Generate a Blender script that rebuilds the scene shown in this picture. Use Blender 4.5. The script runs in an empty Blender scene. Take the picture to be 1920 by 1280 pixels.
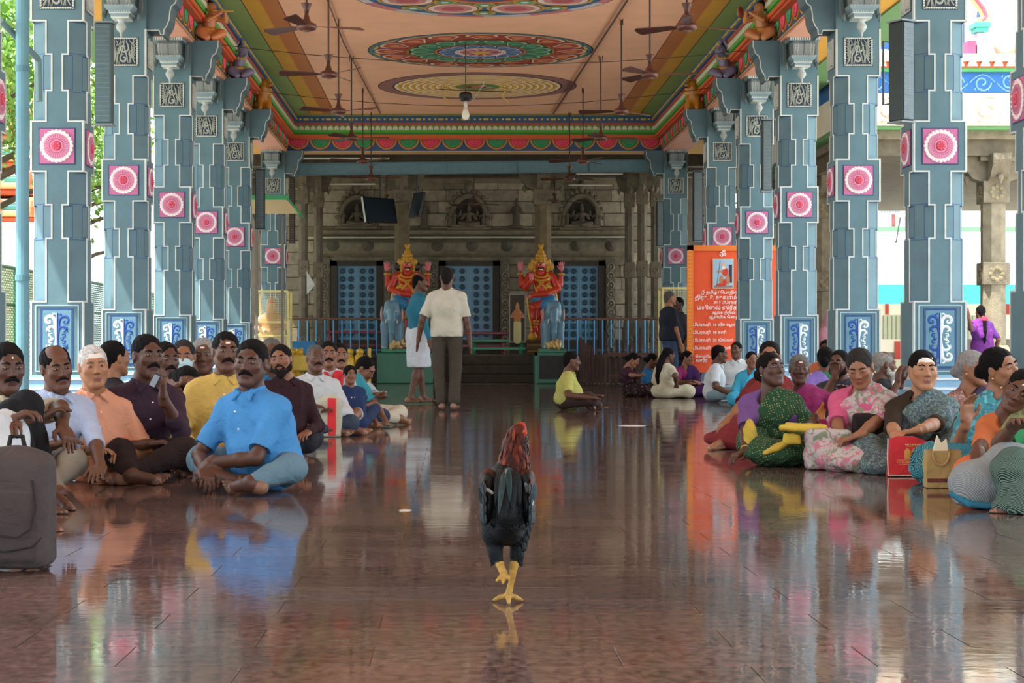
import bpy, math, random
import numpy as np
import openvdb as vdb
from mathutils import Vector, Matrix
random.seed(7)
RNG = np.random.RandomState(7)
# ------------------------------------------------------------------ camera
FPX, CH, VX, VY = 3600.0, 0.75, 851.0, 653.0
scn = bpy.context.scene
C = scn.collection
cam_d = bpy.data.cameras.new('camera'); cam = bpy.data.objects.new('camera', cam_d); C.objects.link(cam)
cam.location = (0, 0, CH); cam.rotation_euler = (math.pi/2, 0, 0)
cam_d.sensor_width = 36; cam_d.lens = FPX/1920*36
cam_d.shift_x = (960-VX)/1920; cam_d.shift_y = (VY-640)/1920
cam_d.clip_start = 0.1; cam_d.clip_end = 400
scn.camera = cam
# ------------------------------------------------------------------ sky, sun, exposure
w = bpy.data.worlds.new('sky'); scn.world = w; w.use_nodes = True
bg = w.node_tree.nodes['Background']; bg.inputs[0].default_value = (0.80, 0.90, 1.0, 1); bg.inputs[1].default_value = 2.6
sd = bpy.data.lights.new('sun', 'SUN'); sun = bpy.data.objects.new('sun', sd); C.objects.link(sun)
sd.energy = 9.0; sd.angle = 0.012; sd.color = (1, 0.95, 0.86)
sun.rotation_euler = Vector((-0.42, -0.22, 0.98)).to_track_quat('Z', 'Y').to_euler()
sun.location = (-20, 0, 30)
vs = scn.view_settings
vs.view_transform = 'Standard'; vs.look = 'None'; vs.gamma = 1; vs.use_curve_mapping = False; vs.exposure = 0.52
scn.cycles.max_bounces = 8; scn.cycles.diffuse_bounces = 5; scn.cycles.glossy_bounces = 4
scn.cycles.use_denoising = True

# ------------------------------------------------------------------ helpers
def P(px, py, Y):
    return Vector(((px-VX)*Y/FPX, Y, CH+(VY-py)*Y/FPX))
def lin(c):
    if isinstance(c, str):
        c = tuple(int(c[i:i+2], 16)/255 for i in (0, 2, 4))
    return tuple((x/12.92 if x <= 0.04045 else ((x+0.055)/1.055)**2.4) for x in c)
MATS = {}
def nodes(name):
    m = bpy.data.materials.new(name); m.use_nodes = True
    nt = m.node_tree; b = nt.nodes['Principled BSDF']
    MATS[name] = m
    return m, nt, b
def N(nt, t, **kw):
    n = nt.nodes.new(t)
    for k, v in kw.items():
        if k.startswith('i_'): n.inputs[int(k[2:])].default_value = v
        else: setattr(n, k, v)
    return n
def mixrgb(nt, fac, a, b, mode='MIX'):
    n = nt.nodes.new('ShaderNodeMix'); n.data_type = 'RGBA'; n.blend_type = mode
    for s, v in ((0, fac), (6, a), (7, b)):
        if hasattr(v, 'is_linked'): nt.links.new(v, n.inputs[s])
        else: n.inputs[s].default_value = v if s == 0 else (*v[:3], 1)
    return n.outputs[2]
def paint(name, rough=0.6, noise=0.12, nscale=6.0, bump=0.15, bscale=40, metal=0.0, spec=0.5, dirt=None, weave=None, coat=0.0, bdist=0.0, sat=None):
    """colour from the mesh's own 'Col' attribute, broken up by noise, with fine relief"""
    m, nt, b = nodes(name); L = nt.links
    at = N(nt, 'ShaderNodeAttribute', attribute_name='Col')
    tc = N(nt, 'ShaderNodeTexCoord')
    n1 = N(nt, 'ShaderNodeTexNoise'); n1.inputs['Scale'].default_value = nscale; n1.inputs['Detail'].default_value = 6
    L.new(tc.outputs['Object'], n1.inputs['Vector'])
    mr = N(nt, 'ShaderNodeMapRange'); L.new(n1.outputs[0], mr.inputs[0])
    mr.inputs[1].default_value = 0.3; mr.inputs[2].default_value = 0.7
    mr.inputs[3].default_value = 1-noise; mr.inputs[4].default_value = 1+noise
    vm = N(nt, 'ShaderNodeVectorMath', operation='SCALE'); L.new(at.outputs[0], vm.inputs[0]); L.new(mr.outputs[0], vm.inputs['Scale'])
    col = vm.outputs[0]
    if dirt:
        n3 = N(nt, 'ShaderNodeTexNoise'); n3.inputs['Scale'].default_value = dirt[1]; n3.inputs['Detail'].default_value = 8; n3.inputs['Roughness'].default_value = 0.7
        L.new(tc.outputs['Object'], n3.inputs['Vector'])
        r3 = N(nt, 'ShaderNodeMapRange'); L.new(n3.outputs[0], r3.inputs[0]); r3.inputs[1].default_value = 0.5; r3.inputs[2].default_value = 0.75
        r3.inputs[3].default_value = 0; r3.inputs[4].default_value = dirt[2]
        col = mixrgb(nt, r3.outputs[0], col, lin(dirt[0]))
    if sat:
        hs = N(nt, 'ShaderNodeHueSaturation'); hs.inputs['Saturation'].default_value = sat[0]; hs.inputs['Value'].default_value = sat[1]; L.new(col, hs.inputs['Color']); col = hs.outputs[0]
    L.new(col, b.inputs['Base Color'])
    b.inputs['Roughness'].default_value = rough; b.inputs['Metallic'].default_value = metal
    b.inputs['Specular IOR Level'].default_value = spec
    b.inputs['Coat Weight'].default_value = coat
    n2 = N(nt, 'ShaderNodeTexNoise'); n2.inputs['Scale'].default_value = bscale; n2.inputs['Detail'].default_value = 4; n2.inputs['Distortion'].default_value = bdist
    L.new(tc.outputs['Object'], n2.inputs['Vector'])
    bm = N(nt, 'ShaderNodeBump'); bm.inputs['Strength'].default_value = bump; bm.inputs['Distance'].default_value = 0.02
    L.new(n2.outputs[0], bm.inputs['Height']); L.new(bm.outputs[0], b.inputs['Normal'])
    return m
M_PAINT = paint('painted_plaster', 0.62, 0.10, 4, 0.12, 60, dirt=('555249', 3.0, 0.25))
M_GLOSS = paint('enamel_paint', 0.32, 0.08, 5, 0.05, 30)
M_GOLD = paint('gold_paint', 0.3, 0.12, 9, 0.12, 50, metal=0.25)
M_STONE = paint('old_granite', 0.85, 0.22, 7, 0.5, 45, dirt=('3a342c', 2.2, 0.38))
M_SKIN = paint('skin', 0.5, 0.06, 14, 0.06, 140, spec=0.4)
M_CLOTH = paint('cotton_cloth', 0.85, 0.07, 10, 0.7, 9, spec=0.2, bdist=2.2, sat=(.95, .86))
M_HAIR = paint('hair', 0.7, 0.25, 60, 0.7, 160, spec=0.12)
M_METAL = paint('painted_metal', 0.4, 0.10, 12, 0.05, 40, metal=0.3)
M_WOOD = paint('dark_wood', 0.6, 0.2, 14, 0.2, 30)
M_PLAIN = paint('matte_paint', 0.75, 0.06, 3, 0.05, 30)
M_LEAF = paint('leaf', 0.5, 0.35, 2.5, 0.0, 10, spec=0.3)

def put(ob, parent=None):
    C.objects.link(ob)
    if parent is not None: ob.parent = parent
    return ob
def tag(o, label=None, cat=None, group=None, kind=None):
    if label: o['label'] = label
    if cat: o['category'] = cat
    if group: o['group'] = group
    if kind: o['kind'] = kind
    return o
def empty(name, loc, label=None, cat=None, group=None, rz=0, kind=None):
    o = bpy.data.objects.new(name, None); o.empty_display_size = 0.1; o.location = loc; o.rotation_euler = (0, 0, rz)
    C.objects.link(o); return tag(o, label, cat, group, kind)
def copy_tree(o, parent=None):
    c = o.copy(); C.objects.link(c); c.parent = parent
    for ch in KIDS.get(o.name, []): 
        k = copy_tree(ch, c)
    return c
KIDS = {}
class MB:
    def __init__(s): s.v = []; s.f = []; s.c = []; s.col = (0.5, 0.5, 0.5); s.M = None
    def color(s, c): s.col = lin(c); return s
    def add(s, vs_, fs):
        n = len(s.v)
        if s.M is not None: vs_ = [tuple(s.M @ Vector(v)) for v in vs_]
        s.v.extend(tuple(v) for v in vs_)
        for f in fs: s.f.append(tuple(i+n for i in f)); s.c.append(s.col)
        return s
    def box(s, x0, x1, y0, y1, z0, z1, bev=0.0):
        if x1 < x0: x0, x1 = x1, x0
        if y1 < y0: y0, y1 = y1, y0
        if z1 < z0: z0, z1 = z1, z0
        if bev <= 0:
            v = [(x, y, z) for x in (x0, x1) for y in (y0, y1) for z in (z0, z1)]
            return s.add(v, [(0, 1, 3, 2), (4, 6, 7, 5), (0, 4, 5, 1), (2, 3, 7, 6), (0, 2, 6, 4), (1, 5, 7, 3)])
        b = bev; v = []
        for (z, k) in ((z0, b), (z0+b, 0), (z1-b, 0), (z1, b)):
            v += [(x0+k, y0+k, z), (x1-k, y0+k, z), (x1-k, y1-k, z), (x0+k, y1-k, z)]
        f = [(3, 2, 1, 0), (12, 13, 14, 15)]
        for l in range(3):
            for i in range(4):
                j = (i+1) % 4; f.append((l*4+i, l*4+j, l*4+4+j, l*4+4+i))
        return s.add(v, f)
    def prism(s, pts, d0, d1, plane='xz'):
        """pts 2d ccw; extruded along the third axis"""
        n = len(pts)
        def mk(p, d): return {'xz': (p[0], d, p[1]), 'xy': (p[0], p[1], d), 'yz': (d, p[0], p[1])}[plane]
        v = [mk(p, d0) for p in pts]+[mk(p, d1) for p in pts]
        f = [tuple(range(n)), tuple(range(2*n-1, n-1, -1))]
        for i in range(n):
            j = (i+1) % n; f.append((i, i+n, j+n, j))
        return s.add(v, f)
    def loft(s, rings, cap=True):
        n = len(rings[0]); v = [p for r in rings for p in r]; f = []
        for k in range(len(rings)-1):
            for i in range(n):
                j = (i+1) % n; f.append((k*n+i, k*n+j, k*n+n+j, k*n+n+i))
        if cap: f.append(tuple(range(n-1, -1, -1))); f.append(tuple(range((len(rings)-1)*n, len(rings)*n)))
        return s.add(v, f)
    def lathe(s, prof, c=(0, 0, 0), n=16, axis='z'):
        rings = []
        for r, z in prof:
            ring = []
            for i in range(n):
                a = 2*math.pi*i/n
                q = (r*math.cos(a), r*math.sin(a), z)
                if axis == 'y': q = (q[0], -q[2], q[1])
                if axis == 'x': q = (q[2], q[0], q[1])
                ring.append((c[0]+q[0], c[1]+q[1], c[2]+q[2]))
            rings.append(ring)
        return s.loft(rings)
    def tube(s, pts, rad, n=8, flat=1.0):
        pts = [Vector(p) for p in pts]
        if not hasattr(rad, '__len__'): rad = [rad]*len(pts)
        rings = []; up = None
        for i, p in enumerate(pts):
            t = (pts[min(i+1, len(pts)-1)]-pts[max(i-1, 0)])
            if t.length < 1e-9: t = Vector((0, 0, 1))
            t.normalize()
            if up is None:
                up = Vector((0, 0, 1)) if abs(t.z) < 0.9 else Vector((1, 0, 0))
            sx = t.cross(up)
            if sx.length < 1e-6: sx = t.cross(Vector((0, 1, 0)))
            sx.normalize(); up = sx.cross(t).normalized()
            rings.append([tuple(p+sx*(rad[i]*math.cos(2*math.pi*k/n))+up*(rad[i]*flat*math.sin(2*math.pi*k/n))) for k in range(n)])
        return s.loft(rings)
    def ell(s, c, r, n=12, m=8):
        rings = []
        for j in range(1, m):
            t = math.pi*j/m
            rings.append([(c[0]+r[0]*math.sin(t)*math.cos(2*math.pi*i/n), c[1]+r[1]*math.sin(t)*math.sin(2*math.pi*i/n), c[2]-r[2]*math.cos(t)) for i in range(n)])
        return s.loft(rings)
    def ribbon(s, pts, wid, y0, y1, cap=True):
        """2-D stroke in the xz plane (pts, half-widths) raised from y0 (front) back to y1"""
        n = len(pts)
        if not hasattr(wid, '__len__'): wid = [wid]*n
        l, r = [], []
        for i in range(n):
            a = pts[max(i-1, 0)]; b = pts[min(i+1, n-1)]
            dx, dz = b[0]-a[0], b[1]-a[1]; L = math.hypot(dx, dz) or 1
            nx, nz = -dz/L, dx/L
            l.append((pts[i][0]+nx*wid[i], pts[i][1]+nz*wid[i])); r.append((pts[i][0]-nx*wid[i], pts[i][1]-nz*wid[i]))
        v = [(p[0], y1, p[1]) for p in l]+[(p[0], y1, p[1]) for p in r]+[(p[0], y0, p[1]) for p in pts]
        f = []
        for i in range(n-1):
            f.append((i, i+1, 2*n+i+1, 2*n+i)); f.append((2*n+i, 2*n+i+1, n+i+1, n+i))
        return s.add(v, f)
    def obj(s, name, mat, parent=None, smooth=False, loc=None):
        me = bpy.data.meshes.new(name); me.from_pydata(s.v, [], s.f); me.update()
        at = me.color_attributes.new('Col', 'FLOAT_COLOR', 'CORNER')
        tot = np.empty(len(me.polygons), np.int32); me.polygons.foreach_get('loop_total', tot)
        cc = np.ones((len(me.loops), 4), np.float32); cc[:, :3] = np.repeat(np.array(s.c, np.float32).reshape(-1, 3), tot, axis=0)
        at.data.foreach_set('color', cc.ravel())
        if smooth: me.polygons.foreach_set('use_smooth', np.ones(len(me.polygons), bool))
        me.materials.append(mat)
        ob = bpy.data.objects.new(name, me)
        if loc is not None: ob.location = loc
        put(ob, parent)
        if parent is not None: KIDS.setdefault(parent.name, []).append(ob)
        return ob
def kid(o, parent):
    o.parent = parent; KIDS.setdefault(parent.name, []).append(o); return o
def struct(o, label, cat=None):
    o['kind'] = 'structure'; o['label'] = label; return o

# ------------------------------------------------------------------ implicit modeller
def V3(*a): return np.array(a, np.float32)
class SDF:
    """organic shapes: tapered capsules and ellipsoids, smoothly blended on a grid, then meshed"""
    def __init__(s): s.p = []; s.M = None; s.sc = 1.0; s.c = 0
    def _t(s, p):
        p = np.asarray(p, float)
        return s.M[:3, :3] @ p*1.0 + s.M[:3, 3] if s.M is not None else p
    def cap(s, a, b, ra, rb=None, k=0.01, c=None, op='u'):
        rb = ra if rb is None else rb
        s.p.append(('c', s._t(a), s._t(b), ra*s.sc, rb*s.sc, k*s.sc, s.c if c is None else c, op)); return s
    def chain(s, pts, rad, k=0.01, c=None, op='u'):
        if not hasattr(rad, '__len__'): rad = [rad]*len(pts)
        for i in range(len(pts)-1): s.cap(pts[i], pts[i+1], rad[i], rad[i+1], k, c, op)
        return s
    def ell(s, p, r, R=None, k=0.01, c=None, op='u'):
        Rw = np.eye(3) if R is None else np.asarray(R)
        if s.M is not None: Rw = (s.M[:3, :3]/s.sc) @ Rw
        s.p.append(('e', s._t(p), np.asarray(r, float)*s.sc, Rw, 0, k*s.sc, s.c if c is None else c, op)); return s
    def half(s, p, n, k=0.004, c=None):
        """keep the side that n points away from"""
        n = np.asarray(n, float)
        if s.M is not None: n = s.M[:3, :3]/s.sc @ n
        s.p.append(('h', s._t(p), n/np.linalg.norm(n), 0, 0, k*s.sc, s.c if c is None else c, 'i')); return s
    def box(s, p, h, R=None, r=0.01, k=0.01, c=None, op='u'):
        Rw = np.eye(3) if R is None else np.asarray(R)
        if s.M is not None: Rw = (s.M[:3, :3]/s.sc) @ Rw
        s.p.append(('b', s._t(p), np.asarray(h, float)*s.sc, Rw, r*s.sc, k*s.sc, s.c if c is None else c, op)); return s
    def bounds(s):
        lo, hi = np.full(3, 1e9), np.full(3, -1e9)
        for q in s.p:
            if q[7] != 'u': continue
            a, b = s.bb(q); lo = np.minimum(lo, a); hi = np.maximum(hi, b)
        return lo, hi
    def bb(s, q):
        if q[0] == 'c':
            return np.minimum(q[1]-q[3], q[2]-q[4]), np.maximum(q[1]+q[3], q[2]+q[4])
        r = np.abs(q[3]) @ q[2] + (q[4] if q[0] == 'b' else 0)
        return q[1]-r, q[1]+r
    def mesh(s, name, mat, pal, v=0.008, parent=None, noise=0.0, nfreq=40.0, adapt=0.0, off=None, fold=None, seed=0, zmin=None):
        lo, hi = s.bounds(); pad = 4*v+noise; lo = lo-pad; hi = hi+pad
        n = np.ceil((hi-lo)/v).astype(int)+1
        D = np.full(n, 9.0, np.float32); K = np.zeros(n, np.uint8)
        ax = [(lo[i]+np.arange(n[i])*v).astype(np.float32) for i in range(3)]
        for q in s.p:
            k = max(q[5], 1e-5)
            if q[0] == 'h': i0 = np.zeros(3, int); i1 = n.copy()
            else:
                a, b = s.bb(q); e = k+3*v+noise
                i0 = np.clip(np.floor((a-e-lo)/v).astype(int), 0, n); i1 = np.clip(np.ceil((b+e-lo)/v).astype(int)+1, 0, n)
            if (i1 <= i0).any(): continue
            X = ax[0][i0[0]:i1[0], None, None]; Y = ax[1][None, i0[1]:i1[1], None]; Z = ax[2][None, None, i0[2]:i1[2]]
            if q[0] == 'c':
                A = q[1]; B = q[2]; ba = B-A; L2 = float(ba @ ba)+1e-12
                dx, dy, dz = X-np.float32(A[0]), Y-np.float32(A[1]), Z-np.float32(A[2])
                h = np.clip((dx*np.float32(ba[0])+dy*np.float32(ba[1])+dz*np.float32(ba[2]))/np.float32(L2), 0, 1)
                d = np.sqrt((dx-h*np.float32(ba[0]))**2+(dy-h*np.float32(ba[1]))**2+(dz-h*np.float32(ba[2]))**2)-(np.float32(q[3])+h*np.float32(q[4]-q[3]))
            elif q[0] == 'h':
                d = (X-np.float32(q[1][0]))*np.float32(q[2][0])+(Y-np.float32(q[1][1]))*np.float32(q[2][1])+(Z-np.float32(q[1][2]))*np.float32(q[2][2])
            else:
                R = q[3].astype(np.float32); dx, dy, dz = X-np.float32(q[1][0]), Y-np.float32(q[1][1]), Z-np.float32(q[1][2])
                u = dx*R[0, 0]+dy*R[1, 0]+dz*R[2, 0]; vv = dx*R[0, 1]+dy*R[1, 1]+dz*R[2, 1]; ww = dx*R[0, 2]+dy*R[1, 2]+dz*R[2, 2]
                r = q[2].astype(np.float32)
                if q[0] == 'e':
                    k0 = np.sqrt((u/r[0])**2+(vv/r[1])**2+(ww/r[2])**2); k1 = np.sqrt((u/r[0]**2)**2+(vv/r[1]**2)**2+(ww/r[2]**2)**2)
                    d = k0*(k0-1)/np.maximum(k1, 1e-6)
                else:
                    a_, b_, c_ = np.abs(u)-r[0], np.abs(vv)-r[1], np.abs(ww)-r[2]
                    d = np.sqrt(np.maximum(a_, 0)**2+np.maximum(b_, 0)**2+np.maximum(c_, 0)**2)+np.minimum(np.maximum(a_, np.maximum(b_, c_)), 0)-np.float32(q[4])
            sl = (slice(i0[0], i1[0]), slice(i0[1], i1[1]), slice(i0[2], i1[2]))
            o = D[sl]; k = np.float32(k)
            if q[7] == 'u':
                Ks = K[sl]; Ks[d < o] = q[6]
                hh = np.maximum(k-np.abs(o-d), 0)/k; D[sl] = np.minimum(o, d)-hh*hh*k*np.float32(.25)
            else:
                e = -d if q[7] == 's' else d
                Ks = K[sl]; Ks[e > o] = q[6] if q[6] else Ks[e > o]
                hh = np.maximum(k-np.abs(o-e), 0)/k; D[sl] = np.maximum(o, e)+hh*hh*k*np.float32(.25)
        if zmin is not None:
            D = np.maximum(D, (np.float32(zmin)-ax[2])[None, None, :])
        if noise > 0:
            rs = np.random.RandomState(abs(seed)+5); W = 0
            for j in range(4):
                d1 = rs.normal(size=3); d1 /= np.linalg.norm(d1); f = nfreq*(0.6+0.5*j)
                ph = (ax[0][:, None, None]*np.float32(d1[0]*f)+ax[1][None, :, None]*np.float32(d1[1]*f)+ax[2][None, None, :]*np.float32(d1[2]*f))
                d2 = rs.normal(size=3)*f*.35
                W = W + np.sin(ph+np.float32(rs.rand()*6)+1.3*np.sin(ax[0][:, None, None]*np.float32(d2[0])+ax[1][None, :, None]*np.float32(d2[1])+ax[2][None, None, :]*np.float32(d2[2])))
            D += (W*np.float32(noise/3)).astype(np.float32)
        bgv = 3*v
        D = np.clip(D, -bgv, bgv)/np.float32(v)
        g = vdb.FloatGrid(background=3.0); g.copyFromArray(np.ascontiguousarray(D, dtype=np.float32))
        pts, tri, quad = g.convertToPolygons(isovalue=0.0, adaptivity=adapt)
        if len(pts) == 0: return None
        idx = np.clip(np.round(pts).astype(int), 0, n-1); kk = K[idx[:, 0], idx[:, 1], idx[:, 2]]
        pts = pts*v+lo
        off = np.zeros(3) if off is None else np.asarray(off, float)
        pts = pts-off
        me = bpy.data.meshes.new(name)
        nt_, nq = len(tri), len(quad); nl = nt_*3+nq*4
        me.vertices.add(len(pts)); me.vertices.foreach_set('co', pts.astype(np.float32).ravel())
        loops = np.concatenate([tri[:, ::-1].ravel(), quad[:, ::-1].ravel()]).astype(np.int32)
        me.loops.add(nl); me.loops.foreach_set('vertex_index', loops)
        me.polygons.add(nt_+nq)
        st = np.concatenate([np.arange(nt_)*3, nt_*3+np.arange(nq)*4]).astype(np.int32)
        me.polygons.foreach_set('loop_start', st)
        me.polygons.foreach_set('loop_total', np.concatenate([np.full(nt_, 3), np.full(nq, 4)]).astype(np.int32))
        me.polygons.foreach_set('use_smooth', np.ones(nt_+nq, bool))
        me.update(calc_edges=True)
        at = me.color_attributes.new('Col', 'FLOAT_COLOR', 'POINT')
        pc = np.ones((len(pal), 4), np.float32); pc[:, :3] = [lin(c) for c in pal]
        at.data.foreach_set('color', pc[np.minimum(kk, len(pal)-1)].ravel())
        me.materials.append(mat)
        ob = bpy.data.objects.new(name, me)
        if off is not None: ob.location = off
        if parent is not None:
            ob.location = (0, 0, 0) if parent.type == 'MESH' else off-np.array(parent.location)
            ob.parent = parent; KIDS.setdefault(parent.name, []).append(ob)
        C.objects.link(ob)
        return ob
def frame(fwd, up=(0, 0, 1)):
    """3x3 with columns right, forward, up"""
    f = np.asarray(fwd, float); f = f/np.linalg.norm(f); u = np.asarray(up, float)
    r = np.cross(f, u); r /= np.linalg.norm(r); u = np.cross(r, f)
    return np.stack([r, f, u], 1)
def mat4(R, t, s=1.0):
    M = np.eye(4); M[:3, :3] = R*s; M[:3, 3] = t; return M
# ================================================================== setting
XL, XR = -3.73, 4.57           # pillar rows
XLI, XRI = -3.46, 4.32         # inner faces of the side beams
XC = 0.43
ZC = 5.55                      # ceiling
YB = 39.9                      # end beam
YP = [14.65, 18.3, 21.95, 25.65, 29.2, 32.95, 39.8]
# ---- floor: polished red granite tiles in running bond
def floor_mat():
    m, nt, b = nodes('polished_red_granite'); L = nt.links
    at = N(nt, 'ShaderNodeAttribute', attribute_name='Col')
    oi = N(nt, 'ShaderNodeObjectInfo')
    g = N(nt, 'ShaderNodeNewGeometry')
    n1 = N(nt, 'ShaderNodeTexNoise'); n1.inputs['Scale'].default_value = 38; n1.inputs['Detail'].default_value = 8; n1.inputs['Roughness'].default_value = 0.75
    mp = N(nt, 'ShaderNodeMapping'); mp.inputs['Scale'].default_value = (1, .5, 1); L.new(g.outputs['Position'], mp.inputs[0]); L.new(mp.outputs[0], n1.inputs['Vector'])
    cr = N(nt, 'ShaderNodeValToRGB'); L.new(n1.outputs[0], cr.inputs[0])
    e = cr.color_ramp.elements; e[0].position = 0.40; e[0].color = (0.072, 0.044, 0.037, 1); e[1].position = 0.60; e[1].color = (0.21, 0.135, 0.115, 1)
    n2 = N(nt, 'ShaderNodeTexNoise'); n2.inputs['Scale'].default_value = 4.5; n2.inputs['Detail'].default_value = 9; n2.inputs['Roughness'].default_value = 0.7; n2.inputs['Distortion'].default_value = 1.6
    L.new(g.outputs['Position'], n2.inputs['Vector'])
    r2 = N(nt, 'ShaderNodeMapRange'); L.new(n2.outputs[0], r2.inputs[0]); r2.inputs[1].default_value = 0.62; r2.inputs[2].default_value = 0.72; r2.inputs[3].default_value = 0; r2.inputs[4].default_value = 0.5
    c = mixrgb(nt, r2.outputs[0], cr.outputs[0], (0.33, 0.25, 0.22))
    c = mixrgb(nt, 1.0, c, at.outputs[0], 'MULTIPLY')
    L.new(c, b.inputs['Base Color'])
    n3 = N(nt, 'ShaderNodeTexNoise'); n3.inputs['Scale'].default_value = 2.2; n3.inputs['Detail'].default_value = 7; L.new(g.outputs['Position'], n3.inputs['Vector'])
    r3 = N(nt, 'ShaderNodeMapRange'); L.new(n3.outputs[0], r3.inputs[0]); r3.inputs[1].default_value = 0.35; r3.inputs[2].default_value = 0.7; r3.inputs[3].default_value = 0.03; r3.inputs[4].default_value = 0.11
    L.new(r3.outputs[0], b.inputs['Roughness'])
    n4 = N(nt, 'ShaderNodeTexNoise'); n4.inputs['Scale'].default_value = 16; n4.inputs['Detail'].default_value = 3; L.new(g.outputs['Position'], n4.inputs['Vector'])
    bm = N(nt, 'ShaderNodeBump'); bm.inputs['Strength'].default_value = 0.035; bm.inputs['Distance'].default_value = 0.01; L.new(n4.outputs[0], bm.inputs['Height']); L.new(bm.outputs[0], b.inputs['Normal'])
    b.inputs['Specular IOR Level'].default_value = 0.55
    return m
M_FLOOR = floor_mat()
mb = MB().color('8a8178'); mb.box(-6.2, 6.9, -6, 47, -0.2, -0.004)
floor = struct(mb.obj('floor', M_PLAIN), 'polished reddish granite tiled hall floor')
TW, TD = 0.6, 0.3
tiles = []
for r in range(-8, 134):
    y0 = 0.03+r*TD; off = 0.1 if r % 2 == 0 else 0.4
    for k in range(-11, 12):
        x0 = off+k*TW
        if x0 < -6.1 or x0 > 6.2: continue
        tiles.append((x0, y0))
def vis(t):
    x, y = t[0]+TW/2, t[1]+TD/2
    if y < 3.7: return -1
    px = VX+FPX*x/y
    return 1/y if -60 < px < 1980 and FPX*CH/y < 640 else -1
tiles.sort(key=vis, reverse=True)
tm = {}
for i in range(12):
    g_ = 0.82+0.36*random.random(); g2 = 0.95+0.1*random.random()
    t = MB(); t.col = (g_, g_*g2, g_*g2)
    t.box(0.0012, TW-0.0012, 0.0012, TD-0.0012, -0.02, 0.0, 0.0008)
    if i == 0:
        first = t.obj('floor_tile', M_FLOOR, floor); tm[0] = first.data; first.location = (tiles[0][0], tiles[0][1], 0)
    else:
        ob = t.obj('tmp', M_FLOOR); tm[i] = ob.data; ob.data.name = 'floor_tile'; bpy.data.objects.remove(ob)
for q in tiles[1:300]:
    o = bpy.data.objects.new('floor_tile', tm[random.randrange(12)]); o.location = (q[0], q[1], 0); o.parent = floor; C.objects.link(o)
mb = MB()
for q in tiles[300:]:
    g_ = 0.82+0.36*random.random(); mb.col = (g_, g_, g_)
    x0, y0 = q; e = 0.0015
    mb.add([(x0+e, y0+e, 0), (x0+TW-e, y0+e, 0), (x0+TW-e, y0+TD-e, 0), (x0+e, y0+TD-e, 0)], [(0, 1, 2, 3)])
o = mb.obj('floor_tile_field', M_FLOOR, floor); o['kind'] = 'stuff'
# ---- outside ground
mb = MB().color('cfc8bb'); mb.box(-60, 80, -20, 120, -0.3, -0.03)
struct(mb.obj('ground', M_PLAIN), 'pale concrete courtyard ground around the hall')

# ---- ceiling
YC0 = -7.0
mb = MB()
mb.color('f6c09c').box(-2.42, 3.3, YC0, 39.3, ZC, ZC+0.2)
def band(c, xa, xb): mb.color(c); mb.box(xa, xb, YC0, 39.3, ZC, ZC+0.2)
for s, x0 in ((-1, -2.42), (1, 3.3)):
    xx = x0
    for c, wd in (('8a4426', .02), ('bf7840', .24), ('dd9a30', .03), ('d9a83a', .22), ('3f3a22', .015)):
        band(c, min(xx, xx+s*wd), max(xx, xx+s*wd)); xx += s*wd
    band('8fae66', min(xx, x0+s*1.15), max(xx, x0+s*1.15))
mb.color('c7952f').box(-3.6, 4.5, 39.3, 39.42, ZC, ZC+.2)
mb.color('8fae66').box(-3.6, 4.5, 39.42, 40.3, ZC, ZC+.2)
ceil_m = paint('ceiling_plaster', 0.8, 0.05, 2, 0.25, 55)
ceiling = struct(mb.obj('ceiling', ceil_m), 'peach plaster ceiling with painted brown, gold and green borders')
# ---- medallions painted on the ceiling (flat work, real size)
def petal_ring(mb, r0, r1, n, col, tip, z, rot=0.0, line='5a2a20', core=None):
    for i in range(n):
        a0 = 2*math.pi*(i+rot)/n; hw = math.pi/n
        pts = []
        for t in np.linspace(-1, 1, 11):
            rr = r0+(r1-r0)*(0.62+0.38*math.sqrt(max(0, 1-t*t)))
            pts.append((rr*math.cos(a0+hw*t*.97), rr*math.sin(a0+hw*t*.97), z))
        base = (r0*math.cos(a0), r0*math.sin(a0), z)
        mb.color(line); mb.add([base]+pts, [tuple(range(12))])
        mid = (r0+r1)/2
        for f, cc, dz in ((.9, tip, -.001), (.72, col, -.002), (.4, core or col, -.003)):
            c0 = Vector(((r0*.55+r1*.45)*math.cos(a0), (r0*.55+r1*.45)*math.sin(a0), z+dz))
            mb.color(cc); mb.add([tuple(c0.lerp(Vector((p[0], p[1], z+dz)), f)) for p in [base]+pts], [tuple(range(12))])
def disc_ring(mb, r0, r1, c, z, n=72, c2=None, alt=1):
    for i in range(n):
        a, b = 2*math.pi*i/n, 2*math.pi*(i+1)/n
        mb.color(c2 if (c2 and (i//alt) % 2) else c)
        mb.add([(r0*math.cos(a), r0*math.sin(a), z), (r0*math.cos(b), r0*math.sin(b), z), (r1*math.cos(b), r1*math.sin(b), z), (r1*math.cos(a), r1*math.sin(a), z)], [(0, 1, 2, 3)])
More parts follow.
